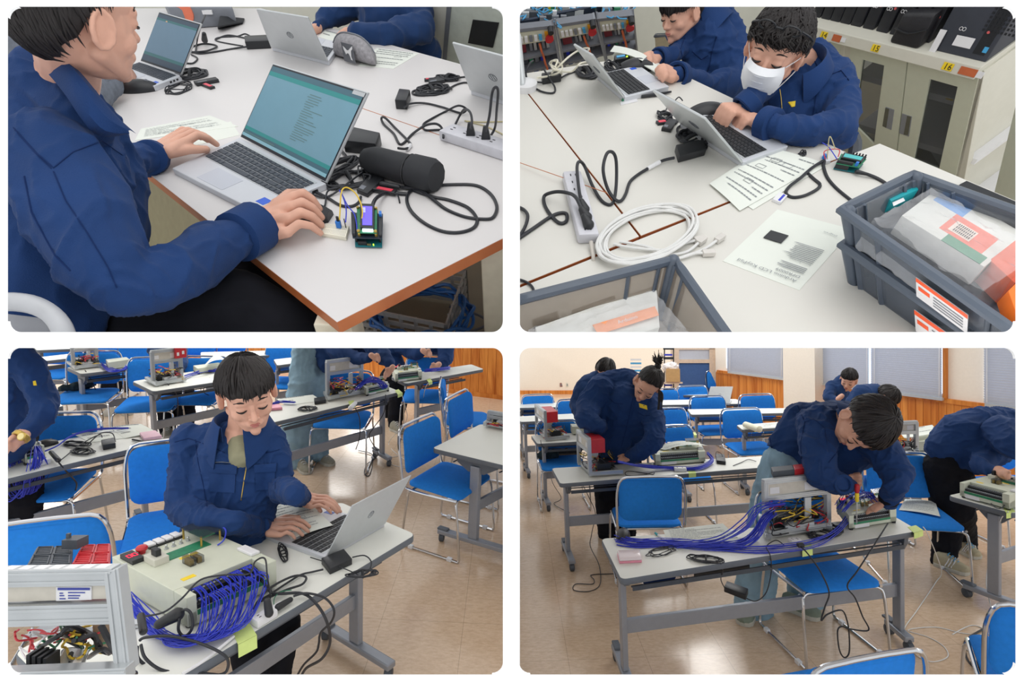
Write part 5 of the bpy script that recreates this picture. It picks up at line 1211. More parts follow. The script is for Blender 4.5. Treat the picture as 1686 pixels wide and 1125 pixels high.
o_ = c2w((0,0,-.003)); mb = MB(); mb.hexa([mp(94,989)+o_,mp(152,987)+o_,mp(152,987),mp(94,989)],[mp(94,966)+o_,mp(152,965)+o_,mp(152,965),mp(94,966)]); lb = mb.build('label_plate', M_WHITE, t, False)
mb = MB(); o2_ = o_*1.3
for (a, b, c, d)in ((97,150,967,971),(100,106,975,977),(114,142,974,976),(100,108,979,981),(114,134,979,981),(100,110,984,986),(114,132,983,985)):
 mb.add([mp(a,d)+o2_,mp(b,d)+o2_,mp(b,c)+o2_,mp(a,c)+o2_],[(0,1,2,3)])
mb.build('label_print', mat('blue_ink',(70,80,160),.8), lb, False)
def tray(x0, x1, y0, y1, m, name, lean=18, D0=1.33, D1=1.5):
 mb = MB(); a, b = mp(x0-lean*0, y1, D0), mp(x1, y1-2, D0); c, d = mp(x1-2+4, y0, D1), mp(x0+lean, y0+2, D1); up = c2w((0,1,0))*.02
 mb.hexa([a+up,b+up,c+up,d+up],[a,b,c,d]); o = mb.build('parts_tray', m, t, False, bevel=.002); q =[a, b, c, d]; mb = MB(); nn = -up.normalized()
 for i in range(2):
  for j in range(2):
   u0, u1, v0, v1 = .06+.48*i, .46+.48*i, .06+.5*j, .48+.5*j
   for k in range(4):pass
   pts =[bil(q,u0,v0), bil(q,u1,v0), bil(q,u1,v1), bil(q,u0,v1)]
   mb.tube([p+nn*.002 for p in pts], .0022, 4, closed=True)
   for k in range(5):mb.tube([bil(q,u0,v0+(v1-v0)*(k+.5)/5)+nn*.001,bil(q,u1,v0+(v1-v0)*(k+.5)/5)+nn*.001], .0012, 4)
 mb.build('ribs', m, o, False)
tray(42, 118, 900, 934, M_DGREY, 'charcoal'); tray(116, 181, 897, 932, M_RED, 'red');
mb = MB(); mb.box(mp(124,893,1.45), c2w((.02,0,0)), c2w((0,.012,0)), c2w((0,0,.02))); mb.box(mp(113,886,1.45), c2w((.004,0,0)), c2w((0,.012,0)), c2w((0,0,.004))); mb.build('clip', M_DGREY, t, False)
rail = MB()
for i in range(7):rail.box(mp(20+25*i,937-i*.4,1.30), c2w((.013,0,0)), c2w((0,.004,0)), c2w((0,0,.012)))
rail.build('rack_teeth', M_WHITE, t, False, bevel=.001)
mb = MB(); mb.hexa([mp(155,1075,1.4),mp(195,1078,1.4),mp(195,1078,1.41),mp(155,1075,1.41)],[mp(152,1026,1.4),mp(190,1026,1.4),mp(190,1026,1.41),mp(152,1026,1.41)]); mb.build('side_plate', mat('tan_plate',(196,172,146),.5), t, False)
mb = MB(); mb.hexa([mp(80,1125,1.3),mp(130,1125,1.3),mp(145,1075,1.42),mp(105,1070,1.42)],[mp(80,1115,1.27),mp(130,1115,1.27),mp(148,1070,1.40),mp(108,1066,1.40)]); mb.build('power_supply', M_SILVER, t, False, bevel=.002)
mb = MB(); mb.hexa([mp(112,1104,1.26),mp(126,1104,1.26),mp(138,1084,1.36),mp(126,1082,1.36)],[mp(112,1103,1.255),mp(126,1103,1.255),mp(138,1083,1.355),mp(126,1081,1.355)]); mb.build('barcode_label', M_WHITE, t, False)
rnd = random.Random(5)
for m_, r_, nn_ in ((M_BLK,.006,5),(M_RCAB,.0025,7),(M_YCAB,.003,4),(M_GREEN,.0025,4),(M_WHITE,.0022,3)):
 mb = MB()
 for _ in range(nn_):
  x, y = rnd.uniform(35, 150), rnd.uniform(1030, 1060); pts =[]
  for k in range(6):pts.append(mp(x,y,1.32+rnd.uniform(0,.12))); x = min(180, max(25,x+rnd.uniform(-32,32))); y = min(1108, max(1030,y+rnd.uniform(-14,26)))
  mb.tube(pts, r_, 6, smooth=5)
 mb.build('wiring', m_, t)
mb = MB()
for i in range(4):mb.box(mp(58+9*i,1092+2*i,1.3), c2w((.004,0,0)), c2w((0,.03,0)), c2w((0,0,.02)))
mb.build('terminal_block', M_BLK, t, False); mb = MB(); mb.box(mp(110,1060,1.6), c2w((.22,0,0)), c2w((0,.004,0)), c2w((0,0,.2)));
exb('base_rail', mp(10,1113,1.25), mp(215,1105,1.22), 22)
exb('rear_rail', mp(60,1040,1.55), mp(235,1028,1.55), 10)
mb = MB(); mb.cap(mp(232,1015,1.5), mp(236,1040,1.45), .01, .01); mb.tube([mp(166,1030),mp(182,1060,1.3),mp(205,1098,1.25),mp(222,1110,1.3)], .007, 8, smooth=5); mb.build('black_lead', M_BLK, t)
# machines, boxes and clutter on the other tables
gantry([(540,662),(600,650),(590,643),(533,652)], .7, .33, 'aluminium frame machine beside the hands of the person in wide jeans', seed=13, wires=9)
gantry([(258,638),(306,630),(290,621),(240,628)], .7, .30, 'aluminium frame machine with a small red block, behind the seated student', red=(.75,1.15,.2,.5,.22,.32,1), seed=14, wires=7)
gantry([(125,611),(166,606),(152,597),(112,601)], .7, .26, 'aluminium frame machine on the farther left table', red=(.7,1.0,.2,.5,.2,.28,1), seed=15, wires=6)
gantry([(796,704),(860,716),(880,700),(815,690)], .7, .10, 'low aluminium machine at the edge on the angled table', seed=16, wires=8)
control_box([(603,640),(641,632),(632,626),(595,633)], .7, .07, 'beige control box being wired beside the person in wide jeans', seed=3)
control_box([(651,616),(695,611),(688,601),(646,606)], .7, .09, 'beige control box near the pine boards, with a hand holding a tool above', seed=4)
control_box([(325,607),(370,601),(360,597),(318,602)], .7, .06, 'beige control box under loose paper behind the seated student', detail=0)
control_box([(178,597),(214,592),(208,588),(174,592)], .7, .08, 'beige control box beside the farther machine, with blue wires in front', detail=0)
bt5, bq5 = control_box([(40,742),(73,733),(50,722),(20,730)], .7, .09, 'beige control box under the hand with the wristwatch', seed=6)
harness([(58,740,.78,.02),(62,760,.74,.04),(60,790,.62,.06),(45,815,.52,.06),(28,815,.52,.06),(18,790,.62,.06),(22,760,.72,.05),(36,742,.78,.03)], 30, .0022, 'hanging coil of thin blue wires below the hand with the wristwatch', 0, seed=8)
harness([(72,745,.71,.005),(95,735,.72,.008),(120,718,.72,.008),(160,708,.72,.008),(212,706,.72,.005)], 6, .003, 'few blue wires lying over the papers on the left table', 0, seed=9, hj=.01)
harness([(168,600,.72,.02),(185,612,.71,.03),(205,610,.72,.03),(212,602,.74,.02)], 16, .003, 'blue wires spilling in front of the farther control box', 0, seed=10)
harness([(305,622,.72,.02),(335,613,.71,.03),(365,612,.72,.03)], 10, .003, 'blue wires along the table behind the seated student', 0, seed=11)
harness([(590,640,.80,.05),(605,628,.84,.06),(625,630,.82,.06),(635,640,.76,.04)], 26, .0026, 'tangle of blue wires over the control box by the wide jeans', 0, seed=12)
harness([(700,612,.78,.03),(720,610,.78,.03),(740,608,.76,.03)], 14, .003, 'blue wires under the hand holding a tool near the pine boards', 0, seed=13)
harness([(440,672,.71,.01),(460,664,.71,.02),(485,665,.71,.02)], 8, .0028, 'blue wires beside the head of the seated student', 0, seed=14)
paper([(150,729),(232,718),(205,700),(118,714)], .702, 'white sheets of paper spread on the table with the black adapter', 3, seed=21)
paper([(205,722),(262,714),(232,699),(180,704)], .703, 'fanned paper under the pink notebook', 3, seed=22, curl=.01)
q = Q([(237,727),(267,722),(256,713),(230,717)], .705); mb = MB(); mb.hexa([q(0,0),q(1,0),q(1,1),q(0,1)],[q(0,0,.02),q(1,0,.02),q(1,1,.02),q(0,1,.02)]); o = mb.build('notebook', mat('pale_pink',(226,186,200),.6), None, True, bevel=.003); tag(o, 'pale pink notebook at the corner of the papers', 'notebook')
mb = MB(); mb.tube([at(218,724,.708),at(246,729,.708)], .006, 8); o = mb.build('pen', M_BLK); tag(o, 'black pen beside the pink notebook', 'pen')
adapter([(170,742),(191,738),(188,729),(167,733)], .7, .035, 'black power adapter on the table with the papers')
bundle('coiled_cable',(122,742,150,748), .703, .03, .0035, 5, 'hank of black cable left of the adapter on the papers', seed=25)
bundle('coiled_cable',(110,730,142,735), .703, .03, .004, 4, 'loose black cable on the papers beside the blue wires', seed=26, tie=False)
cable('power_cord',[(142,735,.71),(155,722,.74),(168,713,.75),(185,714,.74),(190,727,.71)], .0035, 'black lead arching over the papers to its adapter')
cable('power_cord',[(97,760,.72),(110,750,.72),(125,737,.72),(150,722,.72),(165,716,.74),(168,720,.74)], .0035, 'straight black lead crossing the papers')
cable('power_cord',[(97,762,.72),(108,775,.66),(122,790,.55),(126,800,.5),(118,820,.35),(95,843,.2)], .0045, 'thick black cord falling from the left table edge')
mb = MB(); mb.cap(at(84,745,.73), at(96,758,.73), .012, .014); o = mb.build('plug', M_BLK); tag(o, 'black plug with green wire on the left table', 'plug')
power_strip((58,768),(82,762), .7, 'white multi outlet on the left table below the beige box')
mouse((75,734), .7, 'black computer mouse behind the box under the wristwatch hand', 1.1,(.6,1))
adapter([(518,667),(537,664),(535,658),(517,661)], .7, .03, 'black power adapter on the table of the person in wide jeans')
bundle('coiled_cable',(494,676,518,672), .703, .05, .004, 5, 'hank of black cable in front of the white papers', seed=27)
paper([(470,668),(530,660),(515,650),(455,657)], .702, 'white papers on the table of the person in wide jeans', 2, seed=23)
paper([(335,603),(372,596),(362,589),(345,592)], .80, 'curved loose sheet on the beige box behind the seated student', 2, seed=24, curl=.05)
paper([(308,623),(342,618),(335,612),(305,616)], .702, 'worksheet on the table directly behind the seated student', 3, seed=25)
q = Q([(440,677),(465,675),(460,669),(438,671)], .702); mb = MB(); mb.hexa([q(0,0),q(1,0),q(1,1),q(0,1)],[q(0,0,.02),q(1,0,.02),q(1,1,.02),q(0,1,.02)]); o = mb.build('plastic_case', mat('pink',(0,0,0)), None, True, bevel=.003); tag(o, 'small pink case beside the head of the seated student', 'plastic case')
tape([(576,668),(586,665),(582,659),(573,661)], .7, 'lime tape under the white plug on the machine table', .03)
tape([(655,650),(663,647),(656,641),(650,643)], .7, 'lime tape at the end corner of the machine table', .03)
tape([(706,630),(712,628),(708,623),(702,625)], .7, 'lime tape on the table near the pine boards', .03)
mb = MB(); mb.cap(at(577,672,.72), at(585,664,.73), .02, .016); o = mb.build('power_tap', M_WHITE); tag(o, 'white tap hanging at the lime tape of the machine table', 'power outlet')
cable('power_cord',[(585,672,.7),(592,690,.6),(592,720,.4),(586,740,.25)], .004, 'black cord hanging straight from the white tap')
cable('power_cord',[(635,650,.74),(632,680,.6),(615,705,.45),(608,720,.35),(622,745,.15),(618,755,.02),(604,765,.01),(600,780,.005),(608,783,.005),(613,765,.005),(612,748,.01),(590,742,.01)], .004, 'black cord hanging from the control box, looping on the floor')
cable('power_cord',[(660,645,.71),(666,665,.6),(670,690,.4),(655,710,.2),(640,730,.01),(650,745,.005),(672,762,.005),(668,770,.005),(645,765,.005),(640,755,.005),(690,745,.005)], .003, 'white cord from the lime tape corner down to the floor', M_CABW)
cable('power_cord',[(708,628,.7),(700,640,.6),(695,670,.3),(690,690,.1)], .004, 'white cord hanging from the table near the pine boards', M_CABW)
cable('power_cord',[(275,632,.72),(290,648,.6),(293,670,.4),(292,700,.1),(300,712,.02)], .004, 'black cord hanging by the table leg behind the seated student')
cable('power_cord',[(140,610,.72),(150,625,.6),(160,650,.4),(170,690,.1),(158,702,.01)], .004, 'black cord hanging from the farther machine table')
cable('power_cord',[(345,622,.7),(335,645,.5),(352,655,.4),(350,668,.3)], .004, 'black cord drooping near the head of the seated student')
t = thing('cloth_bundle', at(115,645,.46), 'folded dark tartan cloth on the seat of a blue chair', 'cloth'); mb = MB(); chain(mb,[pt(102,640,.5,6),pt(125,637,.5,7),pt(150,632,.5,6)]); remesh(mb, 'fabric', mat('dark_tartan',(0,0,0)), t, .012, 2, .012, 12)
# --- seated student
p = Person(at(380,1000,0), 'seated person in navy work jacket typing on the silver laptop', .0042, 21); DS = 2.5
wl, wr = pt(430, 868, .755, 12.5), pt(497, 820, .78, 12)
p.cloth('jacket',[[pj(345,880,DS,50),pj(362,800,DS,54),pj(376,752,DS,54)],[pj(400,870,DS,52),pj(412,800,DS,56),pj(415,755,DS,50)],[pj(314,728,DS,27),pj(360,718,DS,26),pj(420,714,DS,26),pj(448,728,DS,25)],
[pj(312,722,DS,28),pj(302,780,DS-.05,27),pj(302,835,DS-.1,28),pj(335,856,DS-.2,27),pj(385,862,2.26,22),(wl[0],wl[1]*1.35)],
[pj(446,725,DS,26),pj(458,770,DS-.02,25),pj(462,805,DS-.04,24),pj(485,812,2.2,19),(wr[0],wr[1]*1.3)]], M_NAVY, folds=.010, freq=12)
h = p.addhead(408, 650, DS-.12, 118,(.58,.50,-.80),(.10,-.86,-.5), neck=pj(400,712,DS-.02,24))
h.hair(p.t, lim_short(1.66,1.52,2.1), 520, 21, 1.12, lock_r=.0045, top=.98)
hand(p.skin, wl[0], at(470,857,.755), at(462,882,.75), at(511,868,.735), at(490,888,.725), at(517,877,.73)if 0 else at(492,852,.735), 1.18, .018)
hand(p.skin, wr[0], at(522,818,.77), at(512,836,.765), at(560,838,.735), at(551,847,.73), at(528,842,.73), 1.15, .022)
p.sk([pj(398,716,DS-.03,26),pj(395,740,DS-.02,30)]); p.done()
mb = MB(); mb.cap(P(399,728,DS-.05), P(401,752,DS-.085), .062, .062); remesh(mb, 'olive_shirt', M_OLIVE, p.t, .006, 2)
collar(p.t, P(398,708,DS-.03), c2w((.05,-.95,-.25)), c2w((.05,.3,-.9)), .10, .06, .09, gap=.45, spread=.04)
p.seam('zipper',[(392,748),(402,758),(406,768),(402,790),(396,830)], .0026, M_BRASS); p.seam('placket_edge',[(432,728),(422,742),(411,756),(406,766)], .0022, M_BRASS)
p.seam('yoke_seam',[(288,728),(310,722),(345,734),(375,748)], .0025); p.seam('sleeve_seam',[(322,724),(326,760),(335,800),(342,840)], .0022); p.seam('yoke_seam',[(425,748),(448,744),(462,740)], .0025)
for q_ in ([(343,770),(345,810),(386,812),(388,772)],[(420,772),(421,808),(452,806),(453,770)]):
 pk_ = p.patch('chest_pocket', q_, M_NAVY, .006, .006, 6)
for q_ in ([(341,764),(343,778),(389,781),(390,766)],[(418,766),(419,779),(454,777),(455,763)]):p.patch('pocket_flap', q_, M_NAVY, .011, .006, 6)
p.seam('pocket_zip',[(343,762),(365,761),(388,763)], .002, M_GREYD)
cuff(p.t, wl[0], P(400,866,2.24), .046, L=.05); cuff(p.t, wr[0], P(485,812,2.2), .044, L=.05)
p.cloth('trousers',[[pj(350,920,DS+.1,40),pj(400,1010,DS-.1,34),pj(420,1110,DS-.1,28)],[pj(400,930,DS+.1,40),pj(460,1030,DS,34),pj(450,1120,DS,26)]], M_BLACKC, voxel=.012)
# --- standing person with wristwatch
p = Person(at(40,900,0), 'standing person cut by the edge, with wristwatch, reaching onto the left table', .006, 22); D0 = 2.95
wr = pj(32, 722, 2.75, 12)
p.cloth('jacket',[[pj(0,720,D0+.1,50),pj(5,650,D0+.1,46),pj(15,590,D0,36)],[pj(30,590,D0,28),pj(50,610,D0,25),pj(72,660,D0,23),pj(74,680,D0-.05,20),pj(58,702,D0-.1,17),pj(42,712,2.8,15)],[pj(10,575,D0,40),pj(30,600,D0,30)]], M_NAVY, folds=.014, freq=8)
p.cloth('trousers',[[pj(10,720,D0+.3,40),pj(30,800,D0+.3,34),pj(42,870,D0+.35,24),pj(48,930,D0+.35,22)],[pj(-10,740,D0+.3,40),pj(0,860,D0+.3,34)]], M_BLACKC, folds=.01)
p.sk([pj(40,713,2.78,10),wr]); hand(p.skin, wr[0], P(20,730,2.72), P(22,742,2.72), P(6,740,2.68), P(10,748,2.68), P(16,724,2.68), 1.2, .015); p.done()
m = MB(); c, ax_ = P(35, 719, 2.74), (P(44,712,2.78)-P(32,722,2.75)).normalized(); m.lathe(c-ax_*.012, ax_,[(.038,0),(.041,.003),(.041,.021),(.038,.024)], 20); wt = m.build('wristwatch', M_BRASS, p.t)
m = MB(); m.lathe(P(37,719,2.69), c2w((0,-.3,-1)),[(.021,0),(.022,.006),(.019,.010)], 20); m.build('watch_case', M_BRASS, wt); m = MB(); m.lathe(P(37,719,2.69)+c2w((0,-.3,-1)).normalized()*.0103, c2w((0,-.3,-1)),[(.016,0),(.015,.0012)], 20); m.build('watch_dial', mat('gold_dial',(232,214,150),.3), wt)
p.patch('sleeve_tab',[(54,628),(55,635),(60,635),(58,627)], M_YEL)
# --- background standing people
def bgperson(loc, label, jack, legs, hands, shoes, seed, D, jm=M_NAVY2, tm=M_BLACKC, shm=None, tf=.01):
 p = Person(loc, label, .008, seed); p.cloth('jacket', jack, jm, folds=.012, freq=8)
 p.cloth('trousers', legs, tm, folds=tf, freq=7)
 for W_, K1, K4, T1, T4, TH in hands:
  p.sk([W_,W_]); hand(p.skin, W_[0], K1, K4, T1, T4, TH, 1.15, .015)
  p.sk([(W_[0],W_[1]),(W_[0]+(W_[0]-(K1+K4)/2)*.8,W_[1])])
 p.done()
 for a, b in shoes:shoe(p.t, a, b, 1.1, shm)
 return p
def PH(x, y, D, dx=-1, dy=1, s=1):return (pj(x,y,D,5*s), P(x+dx*5*s,y+(dy*3-3)*s,D), P(x+dx*4*s,y+(dy*3+4)*s,D), P(x+dx*11*s,y+(dy*5-2)*s,D-.03), P(x+dx*9*s,y+(dy*6+4)*s,D-.03), P(x+dx*8*s,y+(dy*2-6)*s,D-.03))
D0 = 7.0
bgperson(at(190,685,0), 'person in dark trousers working at the farther left machine',[[pj(170,560,D0,22),pj(178,580,D0,20)],[pj(155,570,D0,12),pj(158,588,D0-.2,9),pj(170,590,D0-.3,6)]],
[[pj(176,605,D0,15),pj(180,640,D0,13),pj(185,676,D0,10)],[pj(192,605,D0,15),pj(196,640,D0,13),pj(205,674,D0,10)]],[PH(172,592,D0-.4)],[(at(188,682,0),at(172,686,0)),(at(205,678,0),at(212,685,0))], 31, D0, shm=mat('pale_sneaker',(196,190,178),.8))
D0 = 5.6
bgperson(at(290,715,0), 'person in black trousers standing behind the machine with a small red block',[[pj(275,560,D0,26),pj(280,590,D0,26),pj(280,612,D0,24)],[pj(255,570,D0,13),pj(262,595,D0-.2,11)],[pj(296,570,D0,13),pj(298,600,D0-.2,11),pj(290,612,D0-.3,9)]],
[[pj(274,650,D0,16),pj(276,690,D0,14),pj(277,712,D0,11)],[pj(303,645,D0,15),pj(306,680,D0,13),pj(308,700,D0,10)]],[PH(290,582,D0-.3,1)],[(at(280,716,0),at(272,722,0))], 32, D0)
D0 = 5.0
bgperson(at(500,770,0), 'person in wide faded jeans working at the middle table machine',[[pj(545,560,D0,22),pj(560,580,D0-.1,18),pj(590,592,D0-.2,12),pj(607,590,D0-.3,8)],[pj(610,560,D0-.1,22),pj(625,580,D0-.2,17),pj(640,598,D0-.35,10)],[pj(530,560,D0,20),pj(540,600,D0,18)],[pj(560,560,D0,25),pj(620,560,D0,25)]],
[[pj(505,575,D0,24),pj(500,640,D0,24),pj(492,700,D0,26),pj(490,755,D0,22)],[pj(522,590,D0+.1,20),pj(520,660,D0+.1,21),pj(520,720,D0+.1,20),pj(525,745,D0+.1,16)]],
[PH(615,588,D0-.35,1),PH(643,610,D0-.45,-1,2)],[(at(488,765,0),at(508,782,0)),(at(520,755,0),at(548,768,0))], 33, D0, jm=M_NAVY, tm=M_JEAN, shm=mat('grey_suede',(0,0,0)), tf=.014)
D0 = 6.2
bgperson(at(650,715,0), 'person in black trousers holding a tool over the control box near the pine boards',[[pj(650,560,D0,20),pj(680,580,D0-.1,15),pj(690,582,D0-.2,11)],[pj(735,560,D0-.1,16),pj(735,590,D0-.2,14),pj(722,602,D0-.3,10)],[pj(640,580,D0,18),pj(650,600,D0,18)],[pj(680,560,D0,26),pj(720,560,D0,26)]],
[[pj(650,620,D0,18),pj(656,660,D0,15),pj(650,700,D0,12)],[pj(640,620,D0,14),pj(640,680,D0+.2,10)]],[PH(700,580,D0-.4,1),PH(719,603,D0-.4,-1)],[(at(645,708,0),at(664,715,0))], 34, D0, jm=M_NAVY)
# --- laptops' lettering
# ================================================================== ROOM 1 (upper left): typing at the corner of a white table
ROOM = R1; n1 = U()
class Pl: # plane through three points given by pixel and depth
 def __init__(s, *p):
  m = Matrix([(1,a[0]/1000,a[1]/1000)for a in p]).inverted()@V([1/a[2]for a in p]); s.m = m
  q =[P(*a)for a in p]; s.n =(q[1]-q[0]).cross(q[2]-q[0]).normalized()
  if s.n.dot(CAMPOS-q[0])<0:s.n = -s.n
 def at(s, x, y, off=0):return P(x, y, 1/(s.m[0]+s.m[1]*x/1000+s.m[2]*y/1000))+s.n*off
 def slab(s, mb, px, off, th, mi=0):
  a =[s.at(x,y,off)for x, y in px]; mb.prism(a, -s.n*th, mi); return mb
def bigroom(name, pts, m, th=.02):
 mb = MB(); mb.prism(pts, -n1*th); return struct(mb.build(name,m,None,False))
def desk(px, label, leglist=(), th=.026, m=None, group='white topped work tables'):
 c = sum((at(x,y,0)for x,y in px), V())/len(px); t = thing('work_table', c-U()*.7, label, 'table', group)
 mb = MB(); mb.prism([at(x,y,-.001)for x,y in px], U()*.001); mb.build('tabletop', m or M_TABLE1, t, False)
 mb = MB(); mb.prism([at(x,y,0)-U()*(.001+th)for x,y in px], U()*th); mb.build('edge_band', M_ORANGE, t, False)
 for q, w_ in leglist:
  a = at(q[0], q[1], -th); mb = MB(); mb.box(a-U()*.34, ROOM.rt*w_, ROOM.fw*w_, U()*.34); mb.build('leg', mat('table_leg_cream',(214,208,188),.5), t, False, bevel=.003)
 return t
bigroom('floor',[at(-700,900,-.7),at(1100,900,-.7),at(1100,80,-.7),at(-700,80,-.7)], M_FLOORD)
pw = Pl((0,0,3.3),(840,0,3.1),(400,-200,2.9))
mb = MB(); pw.slab(mb,[(-300,-160),(900,-160),(900,260),(-300,260)], -.02, .05); struct(mb.build('wall_back',M_GREYW,None,False))
desk([(555,531),(1000,306),(1000,172),(692,88),(430,14),(-60,14),(-60,46)], 'white table with orange wood edge under the open laptop with teal screen',[((553,515),.035),((828,385),.05)])
mb = MB(); a, b = at(560, 166, 0), at(1000, 318, 0); d =(b-a).normalized(); s_ = d.cross(n1); mb.box((a+b)/2+n1*.0003,(b-a)/2, s_*.0012, n1*.0004); o = mb.build('table_seam', M_ORANGE, None, False); struct(o); o.name = 'trim_1'
# locker behind
pk = Pl((700,100,2.75),(840,130,2.6),(760,0,2.35))
t = thing('locker', pk.at(780,130), 'pale grey green steel locker with a dark window behind the far seat', 'locker', None)
mb = MB(); pk.slab(mb,[(716,-60),(745,-60),(728,140),(700,130)], 0, .03); mb.build('side_frame', M_GREYW, t, False)
mb = MB(); pk.slab(mb,[(748,-60),(900,-60),(860,180),(730,145)], .0, .03); dr = mb.build('door', mat('locker_pale',(206,214,204),.5), t, False)
mb = MB(); pk.slab(mb,[(779,32),(822,37),(812,78),(771,70)], .004, .006); mb.build('window_pane', mat('dark_pane',(40,44,48),.2), dr, False)
mb = MB(); pk.slab(mb,[(742,-60),(750,-60),(731,145),(725,143)], .004, .01); mb.build('door_edge', M_GREYP, t, False)
scr =([((100,138,154),.38),((44,116,116),.6),((62,92,104),.5),((120,160,172),.45),((90,120,120),.2),((205,160,120),.3)],
[(.02,.05,.98,.97,2),(.02,.16,.98,.86,0),(.02,.86,.98,.91,1),(.02,.14,.98,.185,1),(.02,.05,.98,.09,3)]+[(.03+.0,.10,.4,.115,4)]+[(.50+.02*random.Random(i).random(),.80-.028*i,.56+.16*random.Random(i+9).random(),.808-.028*i,4)for i in range(20)])
def screen_rows(n=20):
 r = random.Random(2); return [(.48,.80-.03*i,.5+.2*r.random(),.807-.03*i,4)for i in range(n)]
scrB =([((84,112,132),.35),((44,100,104),.22),((46,66,84),.2),((190,150,110),.3)],[(.02,.05,.98,.97,2),(.02,.22,.98,.86,0),(.02,.86,.98,.90,1),(.02,.17,.98,.23,1),(.25,.86,.29,.88,3)])
tA, bA, lA = laptop([(395,226),(537,302),(424,349),(283,277)],[(449,104),(606,152)], 0, 'large open laptop with teal screen under the hands of the nearest person', screen=scr, L=.25, far=-1)
for i in range(2):
 a, b = lA(.70+.0, .955, .0012), lA(.9, .955, .0012)
mb = MB(); mb.add([lA(.88,.945,.002),lA(.99,.945,.002),lA(.99,.985,.002),lA(.88,.985,.002)],[(0,1,2,3)]); mb.build('bezel_label', M_SILVER, tA, False)
paper([(222,231),(392,208),(345,190),(232,212)], .001, 'printed worksheet partly under the large laptop, by the left hand', 14, fig=3, seed=31, name='worksheet')
paper([(300,245),(395,222),(380,200),(300,215)], .0005, 'pale folder under the printed worksheet by the large laptop', 0, seed=32, name='folder')
laptop([(231,101),(298,124),(253,142),(188,116)],[(262,19),(331,39)], 0, 'open laptop used by the person in grey, with dim screen', screen=scrB, L=.25, far=-1)
laptop([(541,100),(447,76),(472,50),(562,70)],[(508,27),(423,13)], 0, 'silver laptop seen from behind next to the grey pencil case', L=.24, far=-1)
laptop([(880,180),(775,147),(800,122),(900,150)],[(856,97),(746,68)], 0, 'silver laptop cut by the right edge, seen from behind', L=.24, far=-1)
mouse((232,149), 0, 'black computer mouse beside the laptop of the person in grey', 1.0,(1,.2))
bundle('coiled_cable',(292,127,337,122), 0, .04, .0032, 6, 'hank of black cable at the corner of the dim laptop', seed=41)
bundle('coiled_cable',(278,147,312,147), 0, .04, .0018, 5, 'loose thin black cable between mouse and small hub', seed=42, tie=False)
def hub(px, h, label, red=True, H=.012, name='usb_hub'):
 q = Q(px, h); mb = MB(); mb.hexa([q(0,0),q(1,0),q(1,1),q(0,1)],[q(0,0,H),q(1,0,H),q(1,1,H),q(0,1,H)]); o = mb.build(name, M_BLK, None, True, bevel=.002); tag(o, label, 'usb hub')
 mb = MB(); mb.hexa([q(.1,.1,H),q(.5,.1,H),q(.5,.3,H),q(.1,.3,H)],[q(.1,.1,H+.0004),q(.5,.1,H+.0004),q(.5,.3,H+.0004),q(.1,.3,H+.0004)]); mb.build('port_icons', M_GREYP, o, False); return o
def stick(a, b, h, label, w_=.009):
 p, q = at(*a, h), at(*b, h); d =(q-p); s = d.cross(U()).normalized(); mb = MB(); mb.box((p+q)/2+U()*.004, d/2, s*w_, U()*.004); o = mb.build('usb_stick', M_BLK, None, True, bevel=.001); tag(o, label, 'usb stick')
 mb = MB(); mb.box((p+q)/2+U()*.0085, d*.35, s*w_*.6, U()*.0008); mb.build('red_label', mat('coral_red',(226,70,90),.4), o, False); return o
hub([(325,143),(362,136),(357,132),(320,139)], 0, 'small black usb hub in front of the dim laptop'); stick((336,141),(351,147), 0, 'usb stick with red label in the hub by the dim laptop')
adapter([(407,82),(447,80),(445,70),(406,72)], 0, .03, 'black power adapter behind the dim laptop, top of the table')
cable('power_cord',[(407,77,.01),(385,80,.003),(350,86,.003),(325,88,.003),(312,80,.003),(335,72,.003),(357,76,.003),(340,84,.01),(310,86,.003)], .0035, 'black cord from the farther adapter to the dim laptop')
cable('power_cord',[(315,90,.003),(325,96,.003),(318,104,.003),(306,104,.003)], .003, 'short black cord right of the dim screen')
cable('power_cord',[(338,25,.12),(330,45,.1),(325,65,.02),(322,85,.003)], .003, 'black cord standing up behind the dim screen')
cable('power_cord',[(355,65,.003),(375,58,.003),(400,62,.003),(415,66,.003),(428,66,.02)], .003, 'thin black cord curving behind the farther adapter')
mb = MB(); mb.cap(at(337,66,.02), at(336,56,.05), .012, .008); o = mb.build('plug', M_BLK); tag(o, 'black plug standing behind the dim laptop', 'plug')
cable('power_cord',[(420,66,.002),(405,56,.002),(390,60,.002),(360,62,.002),(358,68,.002),(400,76,.002)], .003, 'second thin black cord looped behind the farther adapter')
q = Q([(290,50),(392,42),(380,14),(275,20)], 0); t = thing('tool_case', q(.5,.5), 'grey tool case with orange reel at the top of the table', 'tool case')
mb = MB(); mb.hexa([q(0,0),q(1,0),q(1,1),q(0,1)],[q(0,0,.09),q(1,0,.07),q(1,1,.10),q(0,1,.10)]); mb.build('body', M_GREYP, t, True, bevel=.012)
mb = MB(); mb.lathe(q(.25,.1,.06), ROOM.fw*-1,[(.04,0),(.045,.01),(.045,.03),(.02,.035)], 18); mb.build('orange_reel', mat('orange_plastic',(224,120,90),.4), t); mb = MB(); mb.box(q(.55,.0,.06), ROOM.rt*.03, n1*.008, ROOM.fw*.004); mb.build('label', M_WHITE, t, False)
mb = MB(); mb.hexa([at(358,48,0),at(400,40,0),at(403,30,0),at(362,28,0)],[at(358,44,.03),at(400,36,.01),at(403,30,.01),at(362,26,.05)]); o = mb.build('pouch', M_BLK2, None, True, bevel=.004); tag(o, 'black pouch in front of the grey tool case', 'pouch')
